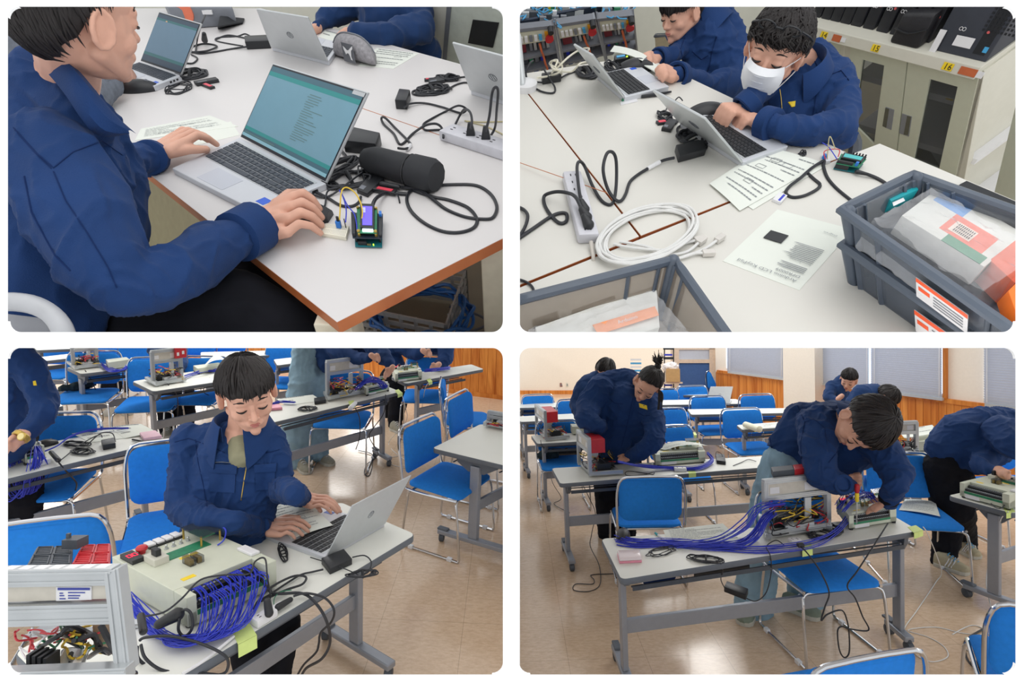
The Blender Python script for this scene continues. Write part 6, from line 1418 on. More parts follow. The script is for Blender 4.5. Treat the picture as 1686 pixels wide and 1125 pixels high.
# pencil case
q = Q([(549,97),(617,116),(622,98),(556,82)], 0); t = thing('pencil_case', q(.5,.5), 'grey woven pencil case with a white leaping cat mark', 'pencil case'); W_ =(q.q[3]-q.q[0]); L_ =(q.q[1]-q.q[0]); mb = MB(); rows =[]
for i in range(15):
 u = i/14; hh = .088*(1-abs(2*u-1)**3.2*.55); ww = .5*(1-abs(2*u-1)**6*.5)
 rows.append([q(u,.5+ww*math.cos(a),hh*(.5+.5*math.sin(a))if True else 0)for a in [2*math.pi*k/16 for k in range(16)]])
for r_ in rows:r_.append(r_[0])
mb.grid(rows); mb.f+=[list(range(17))[::-1],[14*17+k for k in range(17)]]; mb.m+=[0, 0]
mb.build('body', mat('grey_woven',(150,148,152),.9,var=.2,scale=90,bump=.3,bscale=400), t)
mb = MB(); mb.tube([q(u,.5,.089*(1-abs(2*u-1)**3.2*.55)+.001)for u in [k/12 for k in range(13)]], .003, 6); mb.build('zipper', M_GREYP, t)
fr = lambda u, v:q(u, -.02-.015*math.sin(math.pi*v), .088*v)
mb = MB(); mb.add([fr(.30,.1),fr(.58,.1),fr(.58,.84),fr(.30,.84)],[(0,1,2,3)]); mb.v =[v+W_.normalized()*-.012 for v in mb.v]; pc = mb.build('dark_patch', mat('patch_grey',(96,98,104),.8), t, False)
cat_ =[(.33,.72),(.38,.66),(.42,.58),(.46,.60),(.51,.70),(.57,.80),(.56,.68),(.52,.60),(.51,.48),(.50,.36),(.52,.22),(.48,.24),(.47,.36),(.45,.46),(.41,.46),(.38,.40),(.36,.50),(.34,.60)]
mb = MB(); mb.v =[fr(u,v)-W_.normalized()*.0135 for u, v in cat_]; mb.f =[list(range(len(cat_)))]; mb.m =[0]; mb.build('cat_mark', M_WHITE, pc, False)
paper([(590,108),(648,113),(690,88),(620,79)], .001, 'printed worksheet beyond the grey pencil case', 8, seed=35, fig=1, name='worksheet')
paper([(524,60),(552,70),(560,56),(535,50)], .001, 'white sheet under the sleeve of the far person', 2, seed=36)
# right side: adapter, hub, hanks, strip
adapter([(652,180),(671,181),(677,163),(659,161)], 0, .03, 'small upright black adapter with white lettering near the middle of the table')
bundle('coiled_cable',(686,154,736,148), 0, .03, .0032, 6, 'hank of black cable right of the small upright adapter', seed=43); bundle('coiled_cable',(720,130,755,132), 0, .02, .003, 4, 'thin hank of cable near the laptop cut by the edge', seed=44)
hub([(706,142),(733,137),(731,131),(706,134)], 0, 'black usb hub above the cable hank near the cut laptop'); stick((699,134),(716,133), 0, 'usb stick with red label near the cut laptop')
cable('power_cord',[(736,148,.005),(750,140,.003),(765,136,.003),(778,138,.003)], .003, 'cord from the hank to the cut laptop'); cable('power_cord',[(752,128,.003),(770,126,.003),(790,124,.003)], .0028, 'cord end vanishing behind the cut laptop')
cable('power_cord',[(664,178,.015),(675,171,.01),(700,170,.004),(730,177,.004),(758,186,.004),(768,180,.02),(755,174,.03),(735,183,.004),(710,196,.003),(697,205,.003),(700,214,.003),(720,214,.003),(750,214,.004),(785,228,.003),(800,230,.004)], .0032, 'black cord from the small adapter winding to the grey power strip')
cable('power_cord',[(730,227,.02),(728,212,.02),(718,204,.03),(700,207,.02),(680,220,.004),(660,238,.003),(648,220,.003),(632,205,.003),(628,195,.01),(634,194,.02),(650,210,.004),(672,232,.003),(676,240,.003),(668,245,.01),(655,244,.01)], .0036, 'thick black cord with white band winding beside the grey power strip')
mb = MB(); mb.tube([at(676,239,.006),at(670,246,.006)], .0058, 8); o = mb.build('cable_label', M_WHITE); tag(o, 'white band label on the thick black cord', 'label')
power_strip((735,225),(850,262), 0, 'grey white power strip at the right edge with two black plugs', w_=.032, hh=.03, n=5, m=mat('strip_grey',(205,205,212),.45))
for x, y, l in ((775,222,'black plug in the power strip, nearer the orange seam'),(800,228,'black plug in the power strip, nearer the right edge')):
 mb = MB(); c = at(x, y, .03); mb.hexa([c-ROOM.rt*.013-ROOM.fw*.01,c+ROOM.rt*.013-ROOM.fw*.01,c+ROOM.rt*.013+ROOM.fw*.01,c-ROOM.rt*.013+ROOM.fw*.01],[c-ROOM.rt*.006-ROOM.fw*.005+n1*.035,c+ROOM.rt*.006-ROOM.fw*.005+n1*.035,c+ROOM.rt*.006+ROOM.fw*.005+n1*.035,c-ROOM.rt*.006+ROOM.fw*.005+n1*.035]); o = mb.build('plug', M_BLK, None, True, bevel=.002); tag(o, l, 'plug')
cable('power_cord',[(775,212,.06),(777,200,.07),(774,185,.06),(765,180,.05),(757,190,.02),(748,208,.01),(740,220,.01),(732,228,.01)], .0036, 'black cord rising from the plug nearer the seam')
cable('power_cord',[(800,216,.06),(806,190,.12),(810,155,.17),(815,144,.19),(820,150,.18),(818,180,.12),(815,210,.03),(806,226,.004)], .0036, 'tall arched black cord over the plug nearer the edge')
cable('power_cord',[(765,199,.003),(790,201,.003),(835,200,.003)], .002, 'thin tan wire on the table at the right edge', mat('tan_wire',(190,180,140),.6)); cable('power_cord',[(768,200,.003),(800,208,.003),(835,225,.003)], .002, 'second thin tan wire at the right edge', mat('tan_wire',(0,0,0)))
# black case and large adapter
adapter([(568,251),(622,257),(629,238),(584,228)], 0, .035, 'large black adapter right of the teal screen')
t = thing('glasses_case', at(660,280,0), 'black matte hard case lying right of the large laptop', 'case'); a, b = at(606, 262, .035), at(712, 290, .038); d =(b-a).normalized()
mb = MB(); mb.lathe(a, d,[(.018,-.012),(.026,-.008),(.036,.02),(.037,(b-a).length*.66)], 10, xa=n1); mb.build('body', M_BLK2, t)
mb = MB(); mb.lathe(a, d,[(.0365,(b-a).length*.68),(.041,(b-a).length*.70),(.042,(b-a).length),(.036,(b-a).length+.012),(.02,(b-a).length+.014)], 12, xa=n1); mb.build('cap', M_BLK2, t); mb = MB(); mb.tube([a+d*((b-a).length*.67)+(n1*math.cos(k)+d.cross(n1)*math.sin(k))*.038 for k in [i*math.pi/8 for i in range(16)]], .0025, 5, closed=True); mb.build('elastic_band', M_BLK, t)
# cables in front of the laptop
bundle('coiled_cable',(543,305,610,292), 0, .035, .003, 7, 'thick hank of black cable between laptop corner and hub', seed=46); bundle('coiled_cable',(550,272,572,280), 0, .04, .003, 6, 'hank of black cable hidden behind the screen corner', seed=47)
hub([(588,319),(606,326),(634,300),(612,293)], 0, 'black usb hub between the laptop and the black case'); stick((617,313),(652,320), .004, 'usb stick with red label in the hub near the black case')
mb = MB(); mb.cap(at(630,304,.01), at(656,308,.01), .009, .006); o = mb.build('plug', M_BLK); tag(o, 'black usb plug in the hub near the black case', 'plug')
mb = MB(); mb.cap(at(526,304,.01), at(545,296,.01), .007, .006); o = mb.build('plug', M_BLK); tag(o, 'black round plug at the side of the large laptop', 'plug')
for k, (x0, y0, x1, y1, l)in enumerate(((494,314,508,319,'black usb plug in the large laptop, nearer the hand'),(505,308,519,316,'black usb plug in the large laptop, farther from the hand'))):
 mb = MB(); p_, q_ = at(x0, y0, .008), at(x1, y1, .008); d = q_-p_; mb.box((p_+q_)/2, d/2, d.cross(n1).normalized()*.008, n1*.004); o = mb.build('plug', M_BLK, None, True, bevel=.001); tag(o, l, 'plug')
cable('power_cord',[(545,296,.01),(560,284,.006),(575,270,.004),(568,255,.004),(555,240,.004)], .004, 'black power lead curving behind the laptop corner')
cable('power_cord',[(508,318,.006),(530,325,.004),(548,320,.004),(575,300,.02),(600,282,.01),(612,278,.02),(600,276,.02),(590,274,.01),(592,290,.01),(598,268,.004)], .0024, 'thin black lead tying the laptop to the bent strap near the case')
cable('power_cord',[(519,316,.006),(540,326,.004),(560,338,.003),(578,340,.003),(590,334,.003),(594,324,.006)], .0036, 'black lead from laptop to the hub')
cable('power_cord',[(527,345,.004),(535,338,.004),(538,318,.01),(545,312,.01),(560,308,.01)], .0022, 'thin mouse lead coming from under the hand')
cable('power_cord',[(656,308,.01),(672,310,.004),(690,317,.004),(715,325,.003),(740,330,.003),(770,342,.003),(785,360,.003),(780,375,.003),(755,383,.003),(725,380,.003),(695,365,.003),(675,345,.003),(670,325,.003),(680,312,.004),(705,307,.003),(750,304,.003),(785,306,.003),(808,320,.003),(818,340,.003),(812,358,.003),(795,361,.003),(765,357,.003),(735,345,.003),(715,330,.006),(690,312,.01),(665,309,.008)], .0042, 'large double loop of black cable at the right side of the table')
cable('power_cord',[(611,356,.03),(613,340,.03),(620,326,.02),(635,318,.008),(650,318,.006),(672,320,.004)], .0045, 'black usb lead into the board with the blue display')
cable('cable_strap',[(648,318,.01),(655,322,.008),(658,334,.003)], .002, 'thin loose strap end near the hub')
# breadboard and board with display
q = Q([(531,390),(571,397),(576,378),(538,374)], 0); mb = MB(); mb.hexa([q(0,0),q(1,0),q(1,1),q(0,1)],[q(0,0,.01),q(1,0,.01),q(1,1,.01),q(0,1,.01)]); bb = mb.build('breadboard', mat('ivory',(236,232,214),.5), None, True, bevel=.001); tag(bb, 'small ivory breadboard with a blue component, between hand and display board', 'breadboard')
mb = MB()
for i in range(16):
 for j in range(9):
  if j!=4:c = q(.06+i*.058, .1+j*.1, .0102); mb.box(c, q.ax()*.0006, q.ay()*.0006, n1*.0002)
mb.build('holes', M_GREYP, bb, False); mb = MB(); c = q(.62, .75, .018); mb.box(c, q.ax()*.006, q.ay()*.005, n1*.008); mb.build('trimmer', mat('trimmer_blue',(40,120,210),.4), bb, False, bevel=.001)
mb = MB(); mb.box(c+n1*.013+q.ax()*.001, q.ax()*.003, q.ay()*.002, n1*.006); mb.box(q(.9,.8,.02), q.ax()*.001, q.ay()*.001, n1*.012); mb.build('jumper_head', M_BLK, bb, False)
cable('jumper_wire',[(559,362,.03),(560,345,.04),(561,325,.06),(564,312,.07),(572,309,.07),(585,318,.06),(594,335,.05),(597,352,.045),(593,372,.03),(591,385,.03)], .0016, 'yellow jumper wire arching between breadboard and board', M_YCAB); cable('jumper_wire',[(569,366,.03),(570,345,.04),(565,325,.05),(559,314,.05),(562,318,.05),(572,338,.045),(583,352,.04),(587,368,.035),(588,380,.03)], .0014, 'blue jumper wire between breadboard and board', M_CABB)
q = Q([(584,409),(631,410),(632,366),(582,364)], 0); t = thing('microcontroller_board', q(.5,.5), 'microcontroller board with glowing blue display near the table corner', 'circuit board')
def qb(mb, u0, u1, v0, v1, z0, z1, mi=0):return mb.hexa([q(u0,v0,z0),q(u1,v0,z0),q(u1,v1,z0),q(u0,v1,z0)],[q(u0,v0,z1),q(u1,v0,z1),q(u1,v1,z1),q(u0,v1,z1)], mi)
mb = MB(); qb(mb, .03, .97, 0, 1, .003, .005); mb.build('lower_board', M_TEAL, t, False); mb = MB(); qb(mb, .0, 1.02, .06, 1.0, .02, .022); mb.build('upper_board', mat('board_dark',(40,52,66),.5), t, False)
mb = MB(); qb(mb, .06, .12, .15, .95, .005, .02); qb(mb, .88, .94, .15, .95, .005, .02); qb(mb, .15, .45, .04, .1, .005, .014); qb(mb, .0, .12, .1, .9, .022, .03); qb(mb, .92, 1.0, .1, .9, .022, .028); mb.build('pin_headers', M_BLK, t, False)
mb = MB(); qb(mb, .20, .86, .10, 1.08, .030, .032); mb.build('display_board', M_GREEN, t, False); mb = MB(); qb(mb, .32, .78, .2, 1.1, .032, .040); mb.build('display_frame', M_BLK, t, False, bevel=.001)
mb = MB(); qb(mb, .40, .72, .26, .98, .0402, .0406); ds = mb.build('blue_display', mat('lcd_blue',(96,80,255),.3,emit=.9), t, False); mb = MB()
for k in range(5):qb(mb, .42, .50, .9-.04*k, .915-.04*k, .0407, .0409)
mb.build('display_characters', mat('lcd_white',(210,220,255),.3,emit=1.0), ds, False)
mb = MB(); qb(mb, .38, .74, .12, .19, .033, .036); mb.build('backlight', mat('lcd_glow',(235,250,255),.3,emit=2.0), t, False); mb = MB()
for u, v in ((.24,.14),(.82,.14),(.24,1.02),(.82,1.02)):mb.lathe(q(u,v,.022), n1,[(.0035,0),(.0035,.014)], 8)
mb.build('brass_screws', M_BRASS, t); mb = MB(); qb(mb, .52, .54, .02, .05, .006, .010); qb(mb, .57, .59, .02, .05, .006, .010); qb(mb, .47, .49, .02, .05, .006, .010); mb.build('programming_pins', M_BRASS, t, False)
mb = MB(); qb(mb, .66, .70, .02, .05, .006, .009); mb.build('power_led', M_GRLED, t, False); mb = MB(); qb(mb, .92, 1.0, .78, .92, .022, .034); mb.build('blue_trimmer', mat('trimmer_blue',(0,0,0)), t, False)
mb = MB(); a, b = at(512, 352, .012), at(500, 340, .012)
mouse((505,358), 0, 'black computer mouse under the right hand of the nearest person', 1.05,(1,-.1))
# under the table
t = thing('cable_coil', at(700,520,-.66), 'coil of blue network cable on the floor under the table', 'cable'); rnd = random.Random(4); mb = MB(); pts =[]
for i in range(110):
 a = i*.38; pts.append(at(698,535,-.62)+ROOM.rt*((.16+.02*math.sin(i*.7))*math.cos(a))+ROOM.fw*((.13+.02*math.sin(i*.5))*math.sin(a))+n1*(.05*rnd.random()+.03))
mb.tube(pts, .006, 6, smooth=3); mb.build('loops', mat('network_blue',(40,110,190),.45), t)
q = Q([(600,560),(740,590),(770,500),(640,480)], -.69); t = thing('crate', q(.5,.5), 'pale slotted plastic crate holding blue cable under the table', 'crate'); mb = MB()
for a_, b_ in (((0,0),(1,0)),((1,0),(1,1)),((1,1),(0,1)),((0,1),(0,0))):
 for k in range(5):hexbar(mb, q(*a_,.01+.035*k), q(*b_,.01+.035*k), .003, .009, n1)
 for k in range(7):p_ = lerp(q(*a_), q(*b_), k/6); hexbar(mb, p_, p_+n1*.16, .003, .006, ROOM.rt)
mb.build('slots', mat('pale_crate',(190,190,186),.6), t, False)
hexq = Pl((255,300,2.2),(340,380,2.0),(300,250,2.0)); mb = MB(); hexq.slab(mb,[(235,270),(370,270),(370,420),(235,420)], 0, .03); o = mb.build('cabinet_panel', mat('olive_panel',(150,142,110),.6), None, False); tag(o, 'olive beige panel seen under the table near the left hand', 'panel')
cable('power_cord',[(740,505,-.64),(790,520,-.66),(800,535,-.66),(770,548,-.66)], .005, 'grey cord on the floor beside the blue coil', M_GREYP)
# grey chair
t = thing('chair', at(60,700,-.3), 'grey plastic chair back behind the nearest person', 'chair'); mb = MB(); mb.tube([P(-20,500,.80),P(20,497,.80),P(60,504,.80),P(92,525,.80),P(108,560,.80),P(112,620,.82)], .014, 10, smooth=4); mb.build('back_rim', mat('chair_grey',(176,178,182),.4), t)
mb = MB(); mb.hexa([P(-30,600,.83),P(96,600,.83),P(96,600,.84),P(-30,600,.84)],[P(-30,512,.83),P(80,525,.83),P(80,525,.84),P(-30,512,.84)]); mb.build('back_panel', mat('chair_grey2',(150,152,158),.5), t, True, bevel=.003)
# --- nearest person
p = Person(at(150,620,-.7), 'nearest person in navy work jacket, face turned away, hands on laptop and mouse', .0032, 51)
wl, wr = pt(252, 258, .035, 20), pt(430, 366, .03, 27)
p.cloth('jacket',[[pj(20,640,1.0,150),pj(70,430,1.02,128),pj(88,280,1.04,120),pj(90,200,1.05,92)],[pj(150,560,1.06,50),pj(165,400,1.14,74),pj(160,280,1.14,72),pj(140,210,1.08,56)],[pj(60,130,1.0,50),pj(105,165,1.0,52),pj(130,200,.98,52)],
[pj(85,262,.93,84),pj(130,350,.90,82),pj(175,440,.88,70),pj(212,485,.88,50),pj(290,452,.96,54),pj(350,412,1.05,50),pj(392,392,1.10,38)],
[pj(170,230,1.2,45),pj(200,262,1.3,34),(wl[0]-ROOM.rt*.01,wl[1]*1.35)]], M_NAVY, voxel=.005, folds=.011, freq=8.5, sm=4)
p.cloth('trousers',[[pj(250,560,1.1,80),pj(380,520,1.15,82),pj(480,560,1.2,70),pj(520,640,1.25,60)],[pj(330,490,1.3,60),pj(430,480,1.35,60),pj(500,560,1.4,60)]], M_BLACKC, voxel=.01, folds=.006)
h = p.addhead(130, 20, .90, 218,(.42,-.40,.85),(.18,-.78,-.60), neck=pj(114,112,.98,44))
p.sk([pj(124,75,.95,35),pj(114,120,.99,44),pj(100,170,1.02,48)])
h.hair(p.t, lim_short(1.4,1.55,2.5), 1100, 51, 1.1, lock_r=.003, m=M_HAIR)
hand(p.skin, wl[0], at(308,234,.055), at(288,224,.04), at(357,238,.022), at(335,228,.02), at(340,246,.028), 1.12, .018, lens=(1,1.05,1.0,.9))
hand(p.skin, wr[0], at(486,326,.060), at(474,384,.035), at(526,345,.026), at(530,384,.012), at(500,318,.02), 1.22, .018, lens=(1,1.04,1.0,.96))
p.sk([wr,(lerp(wr[0],P(400,385,1.12),1.0),wr[1]*1.05)]); p.done(sm=3)
cuff(p.t, P(424,372,1.15), P(392,390,1.10), .050, L=.07); cuff(p.t, wl[0]-ROOM.rt*.002, P(225,262,1.3), .04, L=.03)
# collar as a folded band from the nape to the front
mb = MB(); rows =[]
for i, (x, y, D, dx, dy, w_)in enumerate(((36,78,1.04,20,12,0),(52,62,.99,10,26,0),(85,78,.93,14,34,0),(120,112,.90,16,40,0),(150,148,.90,20,44,0),(182,186,.92,24,34,0),(212,213,.95,4,2,0))):
 rows.append([P(x+10,y+6,D+.02),P(x,y,D),P(x+dx*.0-3,y+dy*.3,D-.006),P(x-dx*.35,y+dy*.75+4,D-.002),P(x-dx*.8,y+dy+4,D+.012)])
rows =[list(r)for r in zip(*[spline([r[k]for r in rows],4)for k in range(5)])]
mb.grid(rows, thick=c2w((0,0,.004))); mb.build('collar', M_NAVY, p.t)
p.seam('yoke_seam',[(22,210),(60,252),(88,276),(120,250),(168,232),(215,265)], .0011); p.seam('yoke_seam',[(24,214),(62,256),(88,281)], .0008)
p.seam('sleeve_seam',[(88,282),(108,330),(145,385),(178,440),(195,480)], .0011); p.seam('side_fold',[(40,290),(52,350),(90,420),(120,450)], .0014)
# --- person in grey
p = Person(at(-20,300,-.4), 'person in grey sweater mostly hidden behind the nearest person, hand on a laptop', .006, 52)
p.cloth('sweater',[[pj(-20,150,1.7,90),pj(0,90,1.6,80),pj(22,60,1.6,60)],[pj(30,80,1.55,52),pj(90,150,1.6,36),pj(150,160,1.68,30),pj(178,142,1.74,20)]], M_GREYC, folds=.006)
hw = pt(186, 128, .04, 12); p.sk([pj(45,25,1.6,26),pj(40,-10,1.6,40)],[pj(178,142,1.74,12),hw]); hand(p.skin, hw[0], at(205,116,.045), at(203,130,.035), at(222,126,.02), at(214,138,.015), at(206,136,.02), 1.15, .015); p.done()
mb = MB(); mb.tube([pj(188,137,1.73,0)[0]+(n1*math.cos(k)+ROOM.fw*math.sin(k))*.034 for k in [i*math.pi/8 for i in range(16)]], .006, 6, closed=True); mb.build('cuff', M_GREYC, p.t)
# --- far person
p = Person(at(640,60,-.4), 'far person in navy jacket with arms folded on the table, head out of view', .007, 53); D0 = 2.45
p.cloth('jacket',[[pj(650,30,D0,62),pj(640,-30,D0,60),pj(650,-60,D0,50)],[pj(695,20,D0,24),pj(690,50,D0-.1,24),pj(640,60,D0-.2,25),pj(585,57,D0-.2,18)],[pj(600,-10,D0,30),pj(560,20,D0,22),pj(530,36,D0-.05,14),pj(522,46,D0-.1,11)],[pj(690,60,D0,26),pj(700,90,D0+.1,30)]], M_NAVY2, folds=.014, freq=8)
p.sk([pj(522,46,D0-.1,9),pj(514,50,D0-.12,8)],[pj(572,55,D0-.2,10),pj(560,62,D0-.22,8)],[pj(650,-80,D0,30),pj(650,-110,D0,45)]); p.done()
p.patch('name_tag',[(627,2),(627,10),(642,10),(642,2)], M_YEL)
t = thing('chair', at(715,110,-.3), 'grey chair under the far person', 'chair'); mb = MB(); mb.tube([P(695,55,D0+.1),P(715,70,D0+.1),P(720,90,D0+.1),P(712,120,D0+.1)], .02, 8, smooth=4); mb.build('back_rim', M_GREYP, t)
mb = MB(); mb.hexa([P(690,120,D0+.1),P(713,120,D0+.1),P(713,120,D0+.14),P(690,120,D0+.14)],[P(690,62,D0+.1),P(713,72,D0+.1),P(713,72,D0+.14),P(690,62,D0+.14)]); mb.build('back_panel', M_BLK2, t, False)
# ================================================================== ROOM 2 (upper right): two students, storage bins and lockers
ROOM = R2; n1 = U()
bigroom('floor',[at(500,900,-.7),at(2100,900,-.7),at(2100,-60,-.7),at(500,-60,-.7)], M_FLOORD)
pw = Pl((850,0,3.2),(1686,0,3.2),(1200,-300,2.7))
mb = MB(); pw.slab(mb,[(760,-200),(1850,-200),(1850,400),(760,400)], -.05, .05); struct(mb.build('wall_back',M_GREYW,None,False))
desk([(854,123),(1058,92),(1398,254),(1055.5,388.5),(868,151)], 'white table between the two seated students and the orange seams', m=M_TABLE2)
desk([(760,140),(852,124),(866,152),(1052,390),(760,508)], 'white table carrying the power strip, with an orange edge on two sides', m=M_TABLE2)
desk([(760,513),(1055,394),(1398,256),(1448,237),(1900,428),(1900,700),(760,700)], 'white table carrying the storage bins and the data sheet', m=M_TABLE2)
# wall cabinets
pc_ = Pl((1402,62,2.45),(1617,117,2.05),(1573,290,2.45))
def cab(px, name, m, t, off=0, th=.02, bev=.002):mb = MB(); pc_.slab(mb, px, off, th); return mb.build(name, m, t, False, bevel=bev)
t = thing('cabinet', pc_.at(1500,350), 'pale green steel cabinet with two windowed doors, numbered 15 and 16', 'cabinet', None)
SD = c2w((.42,-.18,.9)).normalized()*.42
mb = MB(); ps =[pc_.at(1392,60,-.01), pc_.at(1622,116,-.01), pc_.at(1560,380,-.01), pc_.at(1380,340,-.01)]
DP = -pc_.n*.40; side =[pc_.at(1621,117), pc_.at(1621,117)+DP, pc_.at(1556,380)+DP, pc_.at(1556,380)]
mb.prism(side,(pc_.at(1600,112)-pc_.at(1620,117)).normalized()*.012); mb.build('side_panel', M_CREAMF, t, False)
cab([(1392,58),(1406,62),(1390,330),(1374,330)], 'left_frame', M_CREAMF, t, .0, .03); cab([(1608,113),(1621,117),(1572,380),(1556,378)], 'right_frame', M_CREAMF, t, .0, .03)
# cabinet inside
mb = MB(); pc_.slab(mb,[(1400,60),(1615,115),(1560,370),(1385,330)], -.30, .01); mb.build('back_panel', mat('cab_inside',(120,122,130),.6), t, False)
for k, (yl, yr)in enumerate(((127,163),(210,252),(290,330))):
 mb = MB(); a =[pc_.at(1405,yl,-.03), pc_.at(1600,yr+18,-.03)]; bk = -pc_.n*.26; dn = c2w((0,.66,.75))*.025; mb.hexa([a[0]+dn,a[1]+dn,a[1]+dn+bk,a[0]+dn+bk],[a[0],a[1],a[1]+bk,a[0]+bk]); sh = mb.build('shelf', M_WHITE, t, False)
 if k==0:
  for x0, y0 in ((1444,133),(1548,168)):mb = MB(); mb.prism([pc_.at(x0,y0,-.026),pc_.at(x0+12,y0+3,-.026),pc_.at(x0+12,y0+6,-.026),pc_.at(x0,y0+3,-.026)], -pc_.n*.003); mb.build('shelf_label', M_YEL, sh, False)
def door(outer, win, handle, hp, name='door', flip=False):
 mb = MB(); o, w_ = outer, win # frame around the window as four quads
 for i in range(4):
  j =(i+1)%4; mb.prism([pc_.at(*o[i],.004),pc_.at(*o[j],.004),pc_.at(*w_[j],.004),pc_.at(*w_[i],.004)], -pc_.n*.016)
 d = mb.build(name, M_CREAM, t, False); mb = MB(); pc_.slab(mb, w_, -.004, .002); mb.build('window_pane', M_GLASS, d, False)
 mb = MB(); pc_.slab(mb, handle, .0065, .004); hd = mb.build('handle', M_GREYM, d, False, bevel=.001)
 mb = MB(); pc_.slab(mb, hp, .008, .002); mb.build('handle_recess', mat('recess',(96,96,84),.6), hd, False)
door([(1403,63),(1496,88),(1471,300),(1385,275)],[(1421,97),(1457,107),(1440,237),(1406,203)],[(1460,175),(1474,180),(1469,213),(1455,207)],[(1460,176),(1466,178),(1461,209),(1455,206)])
door([(1498,88),(1614,118),(1560,350),(1472,305)],[(1532,129),(1578,142),(1547,279),(1505,262)],[(1487,186),(1503,191),(1498,224),(1482,218)],[(1496,189),(1502,191),(1497,221),(1490,220)])
t2 = thing('cabinet', pc_.at(1350,200), 'pale green cabinet numbered 14, behind the masked person', 'cabinet'); cab([(1300,32),(1391,57),(1374,300),(1300,280)], 'door', M_CREAM, t2, .002, .02); cab([(1386,55),(1393,58),(1376,300),(1372,300)], 'door_edge', M_CREAMF, t2, .004, .03)
t3 = thing('counter_top', pc_.at(1480,60), 'grey counter top across the cabinets carrying black computers', 'counter top')
mb = MB(); f0, f1 = pc_.at(1290, 26, .02), pc_.at(1622, 106, .02); dn = c2w((0,.66,.75))*.045; bk = -pc_.n*.46
mb.hexa([f0+dn,f1+dn,f1+dn+bk,f0+dn+bk],[f0,f1,f1+bk,f0+bk]); mb.build('board', M_CREAMF, t3, False, bevel=.003)
xr =(f1-f0).normalized(); fn = xr.cross(dn).normalized(); fn = fn if fn.dot(CAMPOS-f0)>0 else -fn
def ct(px, up=.0, back=0): # point on the counter front edge at pixel x
 k =(px-CX)/F; a = w2c(f0+bk*back-dn*up); d = w2c(f0+xr+bk*back-dn*up)-a; return f0+bk*back-dn*up+xr*(-(a.x-k*a.z)/(d.x-k*d.z))
def ctlabel(px, w_, m, txt, name, y=.5, h=.6):
 c = ct(px, -y)+fn*.003; mb = MB(); a, b = xr*w_, dn*(.5*h); mb.hexa([c-a+b,c+a+b,c+a+b-fn*.002,c-a+b-fn*.002],[c-a-b,c+a-b,c+a-b-fn*.002,c-a-b-fn*.002]); o = mb.build(name, m, t3, False)
 if txt:text(txt, 'number', M_BLK, o, c+fn*.001-a*.7+b*.75, xr, -dn, .032)
ctlabel(1357, .018, M_YEL, '14', 'number_label'); ctlabel(1442, .018, M_YEL, '15', 'number_label'); ctlabel(1561, .020, M_YEL, '16', 'number_label')
brn = mat('brown_label',(190,100,60), .5); ctlabel(1378, .022, brn, '', 'brown_label'); ctlabel(1594, .032, brn, '', 'brown_label'); ctlabel(1389, .012, M_WHITE, '', 'white_label', h=.4); ctlabel(1614, .012, M_WHITE, '', 'white_label', h=.5)
up2 = -dn.normalized()
def tower(x0, x1, label, H=.40, back=.12, depth=.6, m=None, y=0, grp='black desktop computers on the counter'):
 a, b = ct(x0, 0, back), ct(x1, 0, back); bb = bk*depth; mb = MB(); mb.hexa([a,b,b+bb,a+bb],[a+up2*H,b+up2*H,b+bb+up2*H,a+bb+up2*H]); o = mb.build('desktop_computer', m or mat('tower_black',(38,40,46),.4), None, True, bevel=.004); tag(o, label, 'desktop computer', grp)
 mb = MB(); w_ =(b-a); e = fn*.002
 c = a+w_*.35+up2*.09
 for s_ in (-1, 1):mb.tube([c+xr*(.006*s_+.006*math.cos(k))+up2*(.006*math.sin(k))+e for k in [i*math.pi/6 for i in range(12)]], .001, 4, closed=True)
 mb.build('round_mark', M_WHITE, o, False); mb = MB(); mb.lathe(a+w_*.78+up2*.095, fn,[(.005,0),(.005,.004)], 8); mb.build('power_button', mat('led_red_dim',(200,90,90),.5), o); mb = MB(); c = a+w_*.62+up2*.2+e; mb.add([c-xr*.009-up2*.009,c+xr*.009-up2*.009,c+xr*.009+up2*.009,c-xr*.009+up2*.009],[(0,1,2,3)]); mb.build('blue_sticker', M_LBLUE, o, False); mb = MB(); c = a+w_*.72+e*.6
 mb.add([c+up2*.02,c+w_*.2+up2*.02,c+w_*.2+up2*.38,c+up2*.38],[(0,1,2,3)]); mb.build('front_groove', M_BLK, o, False); return o
xs_ =[1336, 1351, 1366, 1382, 1399, 1419, 1441]
ords =('first', 'second', 'third', 'fourth', 'fifth', 'sixth', 'seventh')
for i, x in enumerate(xs_):tower(x, x+13.5+i*.9, 'black desktop computer on the counter, %s in the row from the masked person'%ords[i])
for x, l in ((1463,'black desktop computer behind the black leather pouch, nearer the row of seven'),(1487,'black desktop computer behind the black leather pouch, middle of three'),(1509,'black desktop computer beside the large dark tower')):tower(x, x+20, l)
for x, l in ((1640,'black desktop computer past the large dark tower, nearest to it'),(1656,'black desktop computer past the large dark tower, next to last'),(1670,'black desktop computer past the large dark tower, at the picture edge')):tower(x, x+13, l, back=.35)
big_ = tower(1532, 1622, 'large dark grey tower computer turned sideways at the counter corner', H=.44, back=.06, depth=.75, m=mat('tower_grey',(58,62,72),.5), grp=None)
mb = MB()
for i in range(9):
 for j in range(10):
  c = ct(1592, .0, .06)+xr*(.013*i)+up2*(.10+.014*j)+fn*.0022; mb.box(c, xr*.004, up2*.004, fn*.0006)
mb.build('vent_grille', M_BLK, big_, False)
